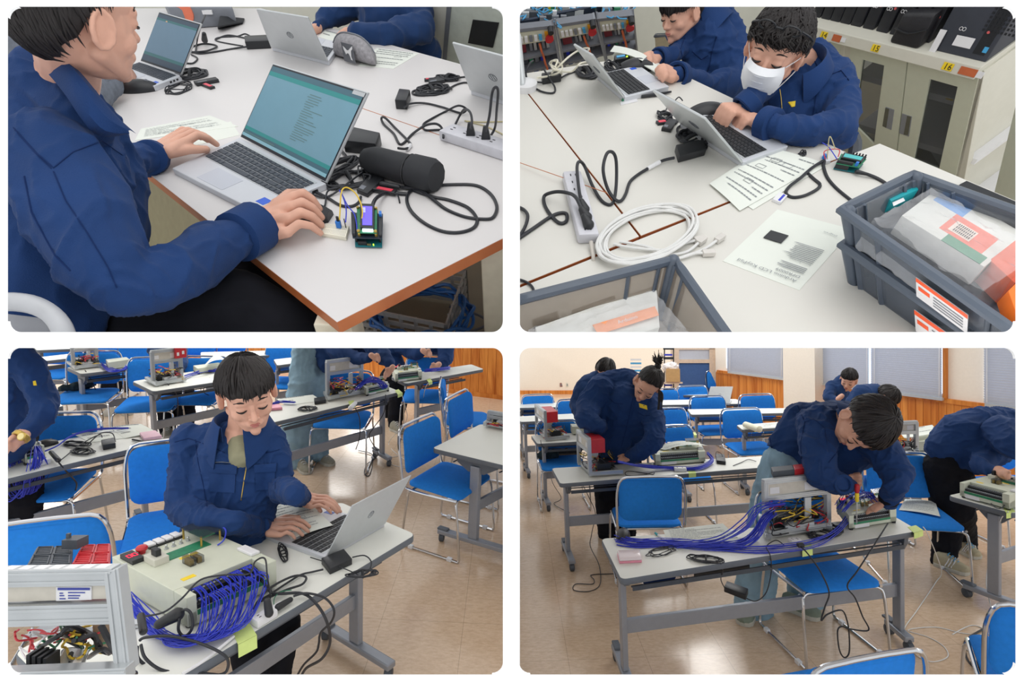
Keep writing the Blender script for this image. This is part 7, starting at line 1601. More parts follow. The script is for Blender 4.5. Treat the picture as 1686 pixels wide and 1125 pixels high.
for x, w_, z, hh, m in ((1574,.035,.05,.018,M_WHITE),(1619,.008,.04,.010,M_LBLUE),(1615,.03,.26,.008,M_BLK)):
 c = ct(min(x,1612), 0, .06)+up2*z+fn*.003; mb = MB(); mb.add([c-xr*w_-up2*hh,c+xr*w_-up2*hh,c+xr*w_+up2*hh,c-xr*w_+up2*hh],[(0,1,2,3)]); mb.build('sticker', m, big_, False)
c = ct(1533, 0, .04); mb = MB(); mb.hexa([c-xr*.01,c+xr*.015,c+xr*.015-fn*.004,c-xr*.01-fn*.004],[c-xr*.01+up2*.08,c+xr*.015+up2*.08,c+xr*.015-fn*.004+up2*.08,c-xr*.01-fn*.004+up2*.08]); o = mb.build('label_tag', M_WHITE, None, False); tag(o, 'small white tag standing against the large dark tower', 'tag')
a, b = ct(1462, 0, .02), ct(1510, 0, .02); mb = MB(); mb.hexa([a,b,b+bk*.18,a+bk*.18],[a+up2*.11,b+up2*.13,b+bk*.1+up2*.13,a+bk*.1+up2*.11]); o = mb.build('leather_pouch', mat('black_leather',(34,34,38),.45,bump=.3,bscale=120), None, True, bevel=.012); tag(o, 'black leather pouch leaning on the desktop computers', 'pouch'); mb = MB(); mb.tube([a+fn*.004+up2*.06,lerp(a,b,.5)+fn*.006+up2*.05,b+fn*.004+up2*.075], .003, 6, smooth=3); mb.build('flap_edge', M_BLK, o)
# second cabinet at the right edge
pr = Pl((1686,150,1.9),(1640,330,2.1),(1700,300,1.8)); mb = MB(); pr.slab(mb,[(1672,175),(1760,120),(1760,420),(1634,330)], 0, .02); o = mb.build('cabinet', M_CREAM, None, False); tag(o, 'pale cabinet side at the right picture edge', 'cabinet')
# control racks at the left
def rack(tl, tr, bl, br, label, seed):
 pr = Pl((*tl,2.3),(*tr,2.3),(*bl,2.62)); t = thing('control_rack', pr.at(*bl), label, 'control rack', 'grey control racks'); rnd = random.Random(seed)
 L = lambda u, v:(tl[0]*(1-u)*(1-v)+tr[0]*u*(1-v)+bl[0]*(1-u)*v+br[0]*u*v, tl[1]*(1-u)*(1-v)+tr[1]*u*(1-v)+bl[1]*(1-u)*v+br[1]*u*v)
 def rc(name, u0, u1, v0, v1, m, off=0, th=.01, parent=None):mb = MB(); pr.slab(mb,[L(u0,v0),L(u1,v0),L(u1,v1),L(u0,v1)], off, th); return mb.build(name, m, parent or t, False)
 for u0, u1 in ((0,.05),(.95,1)):rc('post', u0, u1, 0, 1, M_GREYM, .01, .03)
 rc('back_panel', 0, 1, .3, 1, mat('rack_dark',(50,60,78),.6), -.12); rc('top_rail', 0, 1, 0, .06, M_GREYP, .012, .03); rc('panel', .05, .95, .08, .30, mat('rack_panel',(200,200,180),.5), .008)
 for i in range(6):rc('button', .10+i*.105, .17+i*.105, .15, .25,(M_WHITE,M_WHITE,M_WHITE,M_GREYP,M_WHITE,M_LBLUE)[i], .016, .008)
 y_ = rc('emergency_plate', .76, .93, .11, .29, mat('amber',(232,170,40),.5), .012); mb = MB(); mb.lathe(pr.at(*L(.845,.2),.014), pr.n,[(.012,0),(.018,.01),(.018,.02)], 14); mb.build('emergency_stop', M_RED, y_)
 mb = MB(); mb.lathe(pr.at(*L(.9,.04),.012), pr.n,[(.012,0),(.012,.03)], 12); mb.build('knob', M_BLK, t)
 for v in (.56, .80):rc('tray', .05, .95, v, v+.04, M_GREYP, .004, .10)
 rc('red_unit', .10, .32, .36, .54, mat('maroon',(120,40,50),.6), -.02, .05)
 for i in range(5):rc('module', .40+i*.09, .46+i*.09, .36+.02*(i%2), .54,(M_GREYP,M_SILVER,M_DGREY)[i%3], -.02, .05)
 for i in range(6):rc('module', .12+i*.12, .20+i*.12, .62+.03*(i%2), .79,(M_CABB,M_DGREY,M_GREEN,M_GREYP,M_CABB,M_DGREY)[i], -.03, .05)
 for i in range(5):rc('module', .12+i*.15, .22+i*.15, .86+.02*(i%2), .98,(mat('deep_blue',(40,70,130),.6),M_GREYP)[i%2], -.03, .05)
 mb = MB(); mb.tube([pr.at(*L(.62+.02*k,.32+.12*k),.01+.012*(k%2))for k in range(6)], .005, 6, smooth=3); mb.build('orange_hose', mat('orange_hose',(200,100,60),.5), t)
 # components on top
 for m, n_ in ((M_GREYP,14),(M_SILVER,10),(M_GREEN,7),(M_YEL,2),(M_WHITE,8),(M_DGREY,9)):
  mb = MB()
  for _ in range(n_):x, y = L(rnd.random(), -rnd.uniform(.05,.62)); c = P(x, y, 2.35+(tl[1]-y)*.006); s_ = rnd.uniform(.008, .022); mb.box(c, c2w((s_,0,0)), c2w((0,-.66,-.75))*rnd.uniform(.008,.025), c2w((0,.75,-.66))*.01)
  mb.build('top_components', m, t, False, bevel=0)
 mb = MB()
 for _ in range(14):
  u, v = rnd.random(), -rnd.uniform(.05, .6); pts =[]
  for k in range(5):x, y = L(u, v); pts.append(P(x,y,2.3+(tl[1]-y)*.006)); u+=rnd.uniform(-.2, .2); v+=rnd.uniform(-.12, .12)
  mb.tube(pts, .003, 5, smooth=3)
 mb.build('top_wires', M_LBLUE, t)
 mb = MB(); mb.prism([P(*L(0,0),2.40),P(*L(1,0),2.40),P(*L(1,-.9),3.0),P(*L(0,-.9),3.0)], c2w((0,.01,.01))); mb.build('top_tray', M_GREYP, t, False)
rack((838,46),(912,38),(848,140),(926,118), 'grey control rack at the picture edge, first of three', 1); rack((913,37),(980,27),(930,120),(1000,102), 'grey control rack in the middle of three', 2); rack((982,27),(1044,21),(999,104),(1051,92), 'grey control rack nearest the bin, last of three', 3)
q =[P(1078,60,2.5), P(1106,58,2.5), P(1106,56,2.7), P(1080,57,2.7)]; mb = MB(); mb.hexa([P(1080,88,2.75),P(1104,88,2.75),P(1104,86,2.9),P(1082,86,2.9)], q); t = thing('waste_bin', P(1092,88,2.8), 'translucent beige waste bin with dark rim behind the reading person', 'bin'); mb.build('body', mat('beige_bin',(206,196,172),.5), t, False); mb = MB(); mb.tube(q, .006, 6, closed=True); mb.build('rim', M_DGREY, t)
# laptops
laptop([(1224,267),(1120,200),(1196,178),(1298,240)],[(1163,193),(1076,146)], 0, 'silver laptop of the masked person, seen from behind with round logo', keym=M_KEYD, L=.235, far=-1)
laptop([(1029,160),(984,122),(1052,107),(1102,142)],[(977,89),(946,71)], 0, 'silver laptop of the reading person, farther one', keym=M_KEYD, L=.235, far=-1)
# papers
paper([(1218,347),(1168,303),(1262,242),(1357,268)], .004, 'handwritten style worksheet with diagrams beside the masked person laptop', 13, fig=4, seed=61, name='worksheet', curl=.004)
paper([(1240,345),(1180,305),(1290,262),(1362,272)], .002, 'lower sheet under the diagram worksheet', 0, seed=62)
o, sp = paper([(1316,478),(1190,430),(1280,345),(1405,378)], .001, 'data sheet for an lcd keypad shield lying in front of the bins', 0, seed=63, name='data_sheet')
q = Q([(1316,478),(1190,430),(1280,345),(1405,378)], .003); ax_, ay_ = q.ax(), q.ay()
text('Arduino LCD KeyPad', 'title', M_INK, o, q(.10,.10,.0012), ax_, -ay_, .0145); text('DFR0009', 'title', M_INK, o, q(.10,.16,.0012), ax_, -ay_, .0135); text('Introduction', 'heading', M_INK, o, q(.1,.34,.0012), ax_, -ay_, .009); text('Diagram', 'heading', M_INK, o, q(.1,.84,.0012), ax_, -ay_, .009)
mb = MB(); rnd = random.Random(8)
for i in range(14):
 v = .20+.022*i if i<4 else.26+.024*i
 if.31<v<.35:continue
 mb.add([q(.1,v,.0012),q(.1+(.35 if i<4 else.42)*rnd.uniform(.6,1),v,.0012),q(.1+.35,v+.010,.0012),q(.1,v+.010,.0012)],[(0,1,2,3)])
mb.build('print', M_INK, o, False)
mb = MB(); mb.hexa([q(.60,.50,.0),q(.84,.50,.0),q(.84,.64,.0),q(.60,.64,.0)],[q(.60,.50,.0012),q(.84,.50,.0012),q(.84,.64,.0012),q(.60,.64,.0012)]); mb.build('printed_photo', M_BLK, o, False)
# cables, adapters, small things
adapter([(1116,269),(1160,257),(1156,241),(1110,250)], 0, .022, 'black power adapter in front of the masked person laptop')
bundle('coiled_cable',(1125,222,1156,240), 0, .03, .004, 6, 'hank of black cable behind the near adapter', seed=71)
cable('power_cord',[(1158,250,.01),(1164,242,.01),(1158,236,.01),(1150,236,.01)], .003, 'short lead from the near adapter to its hank'); cable('power_cord',[(1128,228,.01),(1118,222,.004),(1115,212,.004),(1122,206,.004),(1130,204,.004)], .003, 'lead from the hank going under the laptop lid')
cable('power_cord',[(1110,260,.012),(1090,265,.01),(1066,278,.006),(1050,288,.004),(1037,300,.004),(1030,320,.004),(1022,331,.004),(1012,328,.01),(1000,310,.03),(993,280,.07),(998,255,.09),(1007,250,.09),(1014,262,.07),(1015,295,.03),(1012,325,.004),(1005,337,.004),(990,330,.004),(975,305,.01),(963,275,.03),(955,266,.05),(950,275,.05),(953,310,.04),(957,332,.03)], .0042, 'long black mains cord looping from the near adapter to the grey power strip')
mb = MB(); mb.tube([at(1066,278,.006),at(1086,267,.010)], .0058, 8); o = mb.build('cable_label', M_WHITE); tag(o, 'white band on the black cord near the adapter', 'label')
power_strip((968,402),(940,296), 0, 'pale grey long power strip with three black plugs', w_=.024, hh=.028, n=8, m=mat('strip_grey',(205,205,212),.45))
for (x0, y0, x1, y1, l)in ((957,332,962,345,'black plug in the grey power strip, farthest of three'),(958,345,966,358,'black plug in the grey power strip, middle of three'),(962,357,969,370,'black plug in the grey power strip, nearest of three')):
 mb = MB(); mb.cap(at(x0,y0,.045), at(x1,y1,.034), .008, .013); o = mb.build('plug', M_BLK); tag(o, l, 'plug')
cable('power_cord',[(958,345,.045),(948,325,.05),(935,318,.04),(915,316,.03),(897,322,.01),(896,335,.004),(905,352,.004),(920,367,.004),(932,365,.004),(933,353,.004),(922,351,.004),(905,358,.004),(880,375,.004),(855,392,.004),(835,405,.004)], .0045, 'black cord from the grey strip looping to the picture edge'); cable('power_cord',[(835,345,.004),(855,342,.004),(868,352,.01),(866,370,.01),(852,395,.004),(840,410,.004)], .0042, 'thick black cord curving at the left picture edge')
cable('power_cord',[(973,398,.015),(975,410,.01),(977,425,.004),(975,440,-.02)], .0045, 'pale cord leaving the grey power strip into the table gap', mat('pale_cord',(206,200,192),.5)); cable('power_cord',[(840,460,.004),(860,462,.004),(876,472,.004),(880,488,.004)], .003, 'thin black cord beside the brown translucent bin')
# white network cable coil
t = thing('network_cable', at(1065,390,0), 'coil of white network cable with four clear plugs on the table', 'cable'); rnd = random.Random(12); pts =[]
c0, c1, c2_ = at(1066, 392, 0), at(1139, 378, 0)-at(1066, 392, 0), at(1075, 350, 0)-at(1066, 392, 0)
for i in range(150):
 a = i*.28; k = 1+.10*math.sin(i*.23)+.02*rnd.random(); pts.append(c0+c1*(k*math.cos(a))+c2_*(k*math.sin(a))+n1*(.006+.014*abs(math.sin(i*.13))))
mb = MB(); mb.tube(pts, .0034, 7, smooth=2); mb.build('loops', M_CABW, t)
for k, pp in enumerate((((1010,402),(1040,408),(1090,412),(1110,405),(1145,396)),((1020,398),(1060,405),(1100,418),(1130,415),(1150,400)),((1105,428),(1130,422),(1160,410),(1180,396)),((1100,432),(1140,418),(1158,417)))):
 mb = MB(); mb.tube([at(x,y,.008)for x,y in pp], .0034, 7, smooth=5); mb.build('cable_end', M_CABW, t); a, b = at(*pp[-2], .008), at(*pp[-1], .008); d =(b-a).normalized(); mb = MB(); mb.box(b+d*.012, d*.014, d.cross(n1).normalized()*.007, n1*.006); mb.build('clear_plug', mat('clear_plug',(210,206,200),.2), t, False, bevel=.001)
hub([(1088,216),(1104,219),(1114,203),(1100,200)], 0, 'black usb hub left of the masked person laptop'); stick((1081,205),(1097,203), 0, 'usb stick with red label left of the masked person laptop'); bundle('coiled_cable',(1088,188,1100,200), 0, .015, .0025, 4, 'small hank of cable behind the usb hub', seed=72)
cable('power_cord',[(1112,204,.006),(1118,198,.004),(1125,192,.004)], .003, 'lead from the usb hub under the lid'); cable('power_cord',[(1094,190,.006),(1098,178,.004),(1105,172,.004)], .0018, 'thin lead behind the near laptop lid'); cable('power_cord',[(1112,165,.02),(1118,160,.03),(1124,166,.02)], .0018, 'thin black lead arching behind the lid')
mouse((1166,190), 0, 'black computer mouse behind the masked person laptop', 1.1,(1,.1)); mouse((1047,114), 0, 'black computer mouse by the reading person hands', 1.0,(1,.1))
q = Q([(1024,169),(1050,163),(1048,160),(1023,166)], 0); mb = MB(); mb.hexa([q(0,0),q(1,0),q(1,1),q(0,1)],[q(0,0,.008),q(1,0,.008),q(1,1,.008),q(0,1,.008)]); o = mb.build('usb_stick', M_GREEN, None, False, bevel=.001); tag(o, 'green and brown usb stick on its clear pack near the farther laptop', 'usb stick')
q = Q([(1022,174),(1050,168),(1048,164),(1021,169)], 0); mb = MB(); mb.hexa([q(0,0),q(1,0),q(1,1),q(0,1)],[q(0,0,.003),q(1,0,.003),q(1,1,.003),q(0,1,.003)]); o = mb.build('component_pack', M_WHITE, None, False); tag(o, 'white component pack with blue parts near the farther laptop', 'pack')
mb = MB(); mb.tube([at(1056,159,.006),at(1080,156,.006),at(1105,151,.006)],[.005,.006,.003], 8); o = mb.build('pen', M_BLK); tag(o, 'black pen in front of the farther laptop', 'pen')
adapter([(893,140),(924,135),(922,127),(891,131)], 0, .022, 'black power adapter near the racks'); bundle('coiled_cable',(952,124,980,121), 0, .03, .004, 6, 'hank of black cable next to the farther laptop lid', seed=73)
cable('power_cord',[(924,128,.01),(935,122,.004),(948,118,.004),(952,121,.004)], .003, 'black lead from the rack adapter to its hank'); cable('power_cord',[(893,136,.01),(880,135,.004),(870,134,.01),(866,120,.04),(872,105,.06),(878,100,.06)], .003, 'black lead rising by the grey table post'); cable('power_cord',[(868,136,.004),(890,150,.004),(910,153,.004),(914,145,.004),(905,130,.02),(896,115,.03)], .003, 'black lead looping in front of the rack adapter')
bundle('coiled_cable',(1000,115,1022,112), 0, .03, .003, 5, 'black cable behind the farther laptop lid', seed=74); cable('power_cord',[(1020,120,.004),(1030,120,.004),(1040,115,.004)], .0022, 'mouse lead behind the farther laptop')
for k, pp in enumerate((((925,122),(915,112),(905,105),(912,100),(925,108),(922,118),(905,125),(885,128)),((912,118),(935,95),(955,82),(970,80),(962,90)),((908,122),(918,100),(908,102),(912,114),(940,118),(955,105),(968,102)))):
 cable('white_cord',[(x,y,.02+.03*(i%2))for i,(x,y)in enumerate(pp)], .0032,('cream cord coiled by the racks, lowest loop','cream cord coiled by the racks, highest arch','cream cord coiled by the racks, middle loop')[k], mat('cream_cord',(222,218,200),.5))
t = thing('table_post', at(862,148,0), 'grey pole with round base at the left picture edge', 'pole'); mb = MB(); mb.cap(at(860,140,.02), P(852,60,1.75), .012, .012); mb.build('pole', M_SILVER, t); mb = MB(); mb.lathe(at(864,146,0), n1,[(.04,0),(.04,.02),(.015,.03)], 20); mb.build('base', M_WHITE, t)
q = Q([(1012,108),(1036,104),(1034,97),(1010,101)], 0); mb = MB(); mb.hexa([q(0,0),q(1,0),q(1,1),q(0,1)],[q(0,0,.02),q(1,0,.02),q(1,1,.02),q(0,1,.02)]); o = mb.build('microcontroller_board', M_BLK, None, False, bevel=.002); tag(o, 'dark board with green light between farther laptop and paper', 'circuit board'); mb = MB(); mb.box(q(.8,.2,.021), n1*.001, q.ax()*.003, q.ay()*.003); mb.build('green_light', M_GRLED, o, False); mb = MB(); mb.box(q(.4,.5,.021), n1*.001, q.ax()*.016, q.ay()*.007); mb.build('blue_display', M_LBLUE, o, False)
# board at the right
q = Q([(1371,280),(1408,287),(1420,273),(1380,264)], 0); t = thing('microcontroller_board', q(.5,.5), 'microcontroller board with teal display beside the storage bins', 'circuit board')
mb = MB(); qb(mb, 0, 1, 0, 1, .003, .005); mb.build('lower_board', M_TEAL, t, False); mb = MB(); qb(mb, .0, 1.02, 0, 1.0, .018, .020); mb.build('upper_board', M_GREEN, t, False); mb = MB(); qb(mb, .02, .6, .02, .1, .005, .018); qb(mb, .05, .9, .86, .96, .005, .018); qb(mb, .0, .7, .04, .14, .02, .027); mb.build('pin_headers', M_BLK, t, False)
mb = MB(); qb(mb, .08, .95, .35, .9, .020, .028); mb.build('display_frame', M_BLK, t, False); mb = MB(); qb(mb, .14, .88, .45, .8, .0282, .0286); mb.build('teal_display', mat('lcd_teal',(60,170,170),.3,emit=.2), t, False); mb = MB()
for i in range(5):mb.lathe(q(.45+i*.12,.97,.02), n1,[(.0035,0),(.0035,.006),(.002,.007),(.002,.012)], 8)
mb.build('buttons', M_BLK, t); mb = MB(); qb(mb, .78, .90, .06, .2, .02, .03); mb.build('blue_trimmer', mat('trimmer_blue',(0,0,0)), t, False)
mb = MB(); mb.cap(at(1411,283,.01), at(1428,287,.01), .006, .004); o = mb.build('plug', M_BLK); tag(o, 'black plug in the board beside the bins', 'plug')
cable('power_cord',[(1428,287,.008),(1445,294,.004),(1460,304,.004),(1462,313,.004),(1445,322,.003),(1420,329,.003),(1405,331,.003),(1395,325,.003),(1375,308,.003),(1362,292,.003),(1356,275,.004),(1357,265,.01),(1350,268,.01),(1335,278,.006),(1318,293,.01),(1300,307,.004),(1294,318,.003),(1305,325,.003),(1325,322,.003),(1345,312,.003),(1350,304,.003),(1340,295,.003),(1328,284,.003)], .0042, 'black usb lead curving from the board around to the metal usb plug')
q = Q([(1270,332),(1284,338),(1295,326),(1282,320)], 0); mb = MB(); mb.hexa([q(0,0),q(1,0),q(1,1),q(0,1)],[q(0,0,.008),q(1,0,.008),q(1,1,.008),q(0,1,.008)]); o = mb.build('usb_plug', M_WHITE, None, False, bevel=.001); tag(o, 'small white usb module with blue stripe below the worksheet', 'usb module'); mb = MB(); qb(mb, .55, .8, .1, .9, .008, .0085); mb.build('blue_stripe', M_CABB, o, False)
q = Q([(1352,272),(1366,270),(1360,258),(1350,260)], 0); mb = MB(); mb.hexa([q(0,0),q(1,0),q(1,1),q(0,1)],[q(0,0,.01),q(1,0,.01),q(1,1,.01),q(0,1,.01)]); o = mb.build('breadboard', M_WHITE, None, False, bevel=.001); tag(o, 'tiny white breadboard with a blue component beside the worksheet', 'breadboard'); mb = MB(); mb.lathe(q(.2,.4,.01), n1,[(.006,0),(.006,.012)], 10); mb.build('trimmer', mat('trimmer_blue',(0,0,0)), o)
for m, pp, l in ((M_RCAB,((1359,262,.02),(1357,250,.03),(1368,246,.035),(1382,247,.035),(1380,258,.03)),'red jumper wire over the tiny breadboard'),(mat('tan_wire',(0,0,0)),((1362,262,.02),(1366,225,.08),(1375,245,.05)),'tan jumper wire standing above the tiny breadboard'),(M_CABB,((1378,262,.03),(1365,243,.04),(1354,235,.05)),'violet blue jumper wire near the tiny breadboard')):
 cable('jumper_wire', list(pp), .0013, l, m)
bundle('small_clip',(1315,255,1324,258), 0, .012, .0018, 3, 'small tangled black clip lying near the sleeve', seed=75, tie=False, cat='clip')
# storage bins
M_BIN = mat('smoke_grey_bin',(92,100,112), .25, var=.03, alpha=.72); M_BINR = mat('smoke_grey_rim',(84,94,108), .3, var=.03, alpha=.92); M_BINW = mat('brown_smoke_bin',(150,138,124), .25, var=.03, alpha=.62)
def bin_(rim, base, h1, h0, label, rimw=.010, m=None, floor=True, flange=.012):
 R_ =[at(x,y,h1)for x, y in rim]; B_ =[at(x,y,h0)for x, y in base]; t = thing('storage_bin', sum(B_,V())/4, label, 'storage bin', 'smoky translucent storage bins')
 cR, cB = sum(R_, V())/4, sum(B_, V())/4; sh = lambda P_, c, k:[p+(c-p).normalized()*k for p in P_]
 for i in range(4):
  j =(i+1)%4; mb = MB(); Ri, Bi = sh(R_, cR, .005), sh(B_, cB, .005)
  mb.hexa([B_[i],B_[j],Bi[j],Bi[i]],[R_[i],R_[j],Ri[j],Ri[i]]); w_ = mb.build('wall', m or M_BIN, t, False)
 mb = MB(); O = sh(R_, cR, -flange)
 mb.tube([lerp(O[i],O[(i+1)%4],k/8)if 0<k<8 else O[i]for i in range(4)for k in range(8)], rimw, 8, closed=True); mb.build('rim', M_BINR, t)
 mb = MB()
 for i in range(4):
  j =(i+1)%4
  for u in (.06, .2, .8, .94):a, b = lerp(B_[i], B_[j], u), lerp(R_[i], R_[j], u); d =((a+b)/2-(cR+cB)/2).normalized(); hexbar(mb, a, b, .003, .007, d)
 for i in range(4):mb.cap(B_[i], R_[i], .010, .013)
 mb.build('corner_ribs', M_BINR, t)
 mb = MB(); mb.hexa([p-U()*.003 for p in B_], B_); mb.build('bottom', m or M_BIN, t, False); return t, R_, B_
rim2 =[(1700,562),(1850,415),(1508,293),(1396,348)]; mid =[(1700,618),(1850,470),(1505,350),(1400,407)]; bas =[(1690,670),(1850,530),(1500,410),(1405,466)]
tb0 = bin_([(1698,616),(1850,468),(1505,350),(1396,405)], bas, .085, 0, 'lower of the two stacked smoky storage bins')
tb1 = bin_(rim2,[(1690,612),(1845,465),(1506,348),(1402,401)], .175, .092, 'upper of the two stacked smoky storage bins, filled with wrapped parts')
def decal(face, u0, u1, v0, v1, parent, off, mats, name='orange_label'):
 R_, B_ = face; i, j = 3, 0; f = lambda u, v:lerp(lerp(B_[i],B_[j],u), lerp(R_[i],R_[j],u), v); n_ =(f(1,0)-f(0,0)).cross(f(0,1)-f(0,0)).normalized(); n_ = n_ if n_.dot(CAMPOS-f(.5,.5))>0 else -n_
 mb = MB(); g = lambda u, v, z:f(u0+(u1-u0)*u, v0+(v1-v0)*v)+n_*z
 mb.hexa([g(0,0,off),g(1,0,off),g(1,1,off),g(0,1,off)],[g(0,0,off+.001),g(1,0,off+.001),g(1,1,off+.001),g(0,1,off+.001)]); o = mb.build(name, M_WHITE, parent, False)
 mb = MB(); mb.add([g(0,.8,off+.0014),g(1,.8,off+.0014),g(1,1,off+.0014),g(0,1,off+.0014)],[(0,1,2,3)]); mb.add([g(.05,.45,off+.0014),g(.28,.45,off+.0014),g(.28,.65,off+.0014),g(.05,.65,off+.0014)],[(0,1,2,3)]); mb.build('orange_stripe', mat('label_orange',(240,90,40),.5), o, False)
 mb = MB()
 for k in range(4):mb.add([g(.35,.15+.15*k,off+.0014),g(.92,.15+.15*k,off+.0014),g(.92,.22+.15*k,off+.0014),g(.35,.22+.15*k,off+.0014)],[(0,1,2,3)])
 mb.build('print', M_GREYP, o, False)
decal((tb1[1],tb1[2]), .46, .74, .12, .72, tb1[0], .012, None); decal((tb0[1],tb0[2]), .44, .72, .12, .72, tb0[0], .012, None)
tb2 = bin_([(810,720),(1215,585),(1108,430),(720,530)],[(860,760),(1190,650),(1085,520),(760,610)], .13, .03, 'brown smoky storage bin cut by the bottom picture edge', m=M_BINW, flange=.004)
for px in ([(941,511),(1012,486),(1014,497),(943,522)],[(875,527),(918,512),(922,526),(879,541)]):
 mb = MB(); mb.prism([at(x,y,.075)for x,y in px], -n1*.002); mb.build('wall_slot', M_BLK, tb2[0], False)
 # contents of the bins
def bag(name, js, m, label, seed=1, vox=.005, folds=.006, freq=14, sm=2):
 t = thing(name, js[0][0][0], label, 'bag'); mb = MB()
 for c in js:chain(mb, c)
 remesh(mb, 'wrap', m, t, vox, sm, folds, freq, seed); return t
M_WRAP = mat('bubble_wrap',(222,224,228), .18, var=.05, scale=60, bump=.9, bscale=90, alpha=.26)
def slabpx(name, px, h, H, m, label, cat='parts box', parent=None, bev=.002):
 q = Q(px, h); mb = MB(); mb.hexa([q(0,0),q(1,0),q(1,1),q(0,1)],[q(0,0,H),q(1,0,H),q(1,1,H),q(0,1,H)]); o = mb.build(name, m, parent, True, bevel=bev)
 if parent is None:tag(o, label, cat)
 return o, q
slabpx('parts_box',[(1455,352),(1500,332),(1490,320),(1448,344)], .13, .03, mat('teal_box',(20,160,170),.5), 'teal box with white barcode in the upper bin'); slabpx('barcode_label',[(1471,340),(1490,331),(1487,326),(1469,334)], .161, .001, M_WHITE, 'white barcode label on the teal box', 'label')
ob, q = slabpx('parts_box',[(1595,470),(1660,415),(1530,335),(1465,385)], .105, .045, mat('kit_white',(226,226,220),.6), 'white kit box with blue and coral prints wrapped in the upper bin')
for u0, u1, v0, v1, m in ((.62,.98,.55,.92,mat('kit_blue',(110,160,220),.6)),(.18,.62,.12,.62,mat('kit_coral',(240,130,110),.6)),(.0,.18,.05,.5,mat('kit_green',(90,150,120),.6)),(.25,.5,.3,.55,mat('label_cream',(240,226,214),.7))):
 mb = MB(); z = .0452+(.0004 if m.name=='label_cream' else 0); mb.hexa([q(u0,v0,.044),q(u1,v0,.044),q(u1,v1,.044),q(u0,v1,.044)],[q(u0,v0,z),q(u1,v0,z),q(u1,v1,z),q(u0,v1,z)]); mb.build('printed_area', m, ob, False)
mb = MB();
for i in range(3):
 for k in range(9):mb.add([q(.28+.07*i,.32+.022*k,.0462),q(.33+.07*i,.32+.022*k,.0462),q(.33+.07*i,.33+.022*k,.0462),q(.28+.07*i,.33+.022*k,.0462)],[(0,1,2,3)])
mb.build('barcode', M_BLK, ob, False)
for i, (u0, u1, m)in enumerate(((.78,.96,mat('kit_blue',(0,0,0))),(.40,.58,mat('kit_pink',(226,100,120),.6)),(.10,.36,mat('kit_green',(0,0,0))))):
 mb = MB(); mb.add([q(u0,0,.002),q(u1,0,.002),q(u1,0,.043),q(u0,0,.043)],[(0,1,2,3)]); mb.v =[v+(q(.5,0)-q(.5,1)).normalized()*.001 for v in mb.v]; mb.build('side_print', m, ob, False)
slabpx('parts_box',[(1640,500),(1700,460),(1660,415),(1600,460)], .10, .05, mat('kit_coral2',(236,120,90),.6), 'coral parts box deeper in the upper bin')
slabpx('parts_box',[(1655,545),(1700,520),(1700,440),(1640,500)], .15, .03, mat('bright_orange',(250,120,30),.5), 'bright orange box at the corner of the upper bin')
mb = MB();
wq = Q([(1612,500),(1720,430),(1530,318),(1428,372)], .16)
rows =[[wq(i/22,j/22,.012+.012*noise.noise(V((i*.45,j*.45,3)))+(-.06 if i in (0,)or j==0 else 0))for j in range(23)]for i in range(23)]
mb.grid(rows); o = mb.build('bubble_wrap', M_WRAP); tag(o, 'clear bubble wrap sheet over the kit box in the upper bin', 'bubble wrap')
slabpx('parts_box',[(900,620),(1080,560),(1075,490),(880,560)], .05, .035, mat('kit_white',(0,0,0)), 'white and orange printed box inside the brown smoky bin')
ob, q = slabpx('parts_box',[(985,552),(1085,520),(1078,505),(975,536)], .09, .002, mat('kit_orange_print',(245,160,110),.6), 'orange printed strip showing through wrap in the brown bin', 'printed strip'); text('Arduino', 'title', M_WHITE, ob, q(.35,.3,.003), q.ax(), q.ay(), .012)
wq = Q([(860,640),(1140,560),(1075,483),(870,548)], .088); mb = MB(); mb.grid([[wq(i/20,j/20,.008+.01*noise.noise(V((i*.5,j*.5,8))))for j in range(21)]for i in range(21)]); o = mb.build('bubble_wrap', M_WRAP); tag(o, 'clear bubble wrap sheet inside the brown smoky bin', 'bubble wrap')
mb = MB(); mb.prism([at(x,y,.003)for x,y in [(1580,305),(1590,300),(1720,355),(1720,380),(1560,320)]], n1*.004); o = mb.build('mouse_pad', M_BLK2, None, False); tag(o, 'black mat on the table behind the storage bins', 'mat')
# --- reading person
p = Person(at(1180,140,-.5), 'person reading a paper booklet over the farther laptop', .0042, 81); D0 = 2.1
wa, wb = pj(1082, 97, 1.93, 9), pj(1112, 124, 1.80, 10)
p.cloth('jacket',[[pj(1200,130,D0,40),pj(1178,85,D0,44),pj(1165,55,D0,38),pj(1150,25,D0+.02,26)],[pj(1205,60,D0,24),pj(1215,95,D0-.03,28),pj(1212,135,D0-.08,24),pj(1170,140,1.94,20),pj(1130,128,1.86,15),(wb[0],wb[1]*1.3)],
[pj(1130,50,D0-.02,24),pj(1120,80,D0-.05,18),pj(1108,92,1.98,14),(wa[0],wa[1]*1.3)],[pj(1155,20,D0,26),pj(1185,35,D0,30),pj(1205,58,D0,26)],[pj(1150,100,D0,32),pj(1160,60,D0-.03,36)],[pj(1140,130,D0,22),pj(1200,150,D0+.05,30)]], M_NAVY, folds=.011, freq=11)
h = p.addhead(1119, 20, D0-.12, 82,(-.85,.58,-.28),(-.1,-.8,-.6), neck=pj(1150,30,D0,19)); h.hair(p.t, lim_short(1.85,1.6,2.0), 420, 81, 1.12, lock_r=.005)
hand(p.skin, wa[0], P(1072,94,1.92), P(1072,104,1.90), P(1058,98,1.90), P(1064,112,1.88), P(1060,92,1.92), 1.1, .012, up=c2w((0,-.5,-.85)))
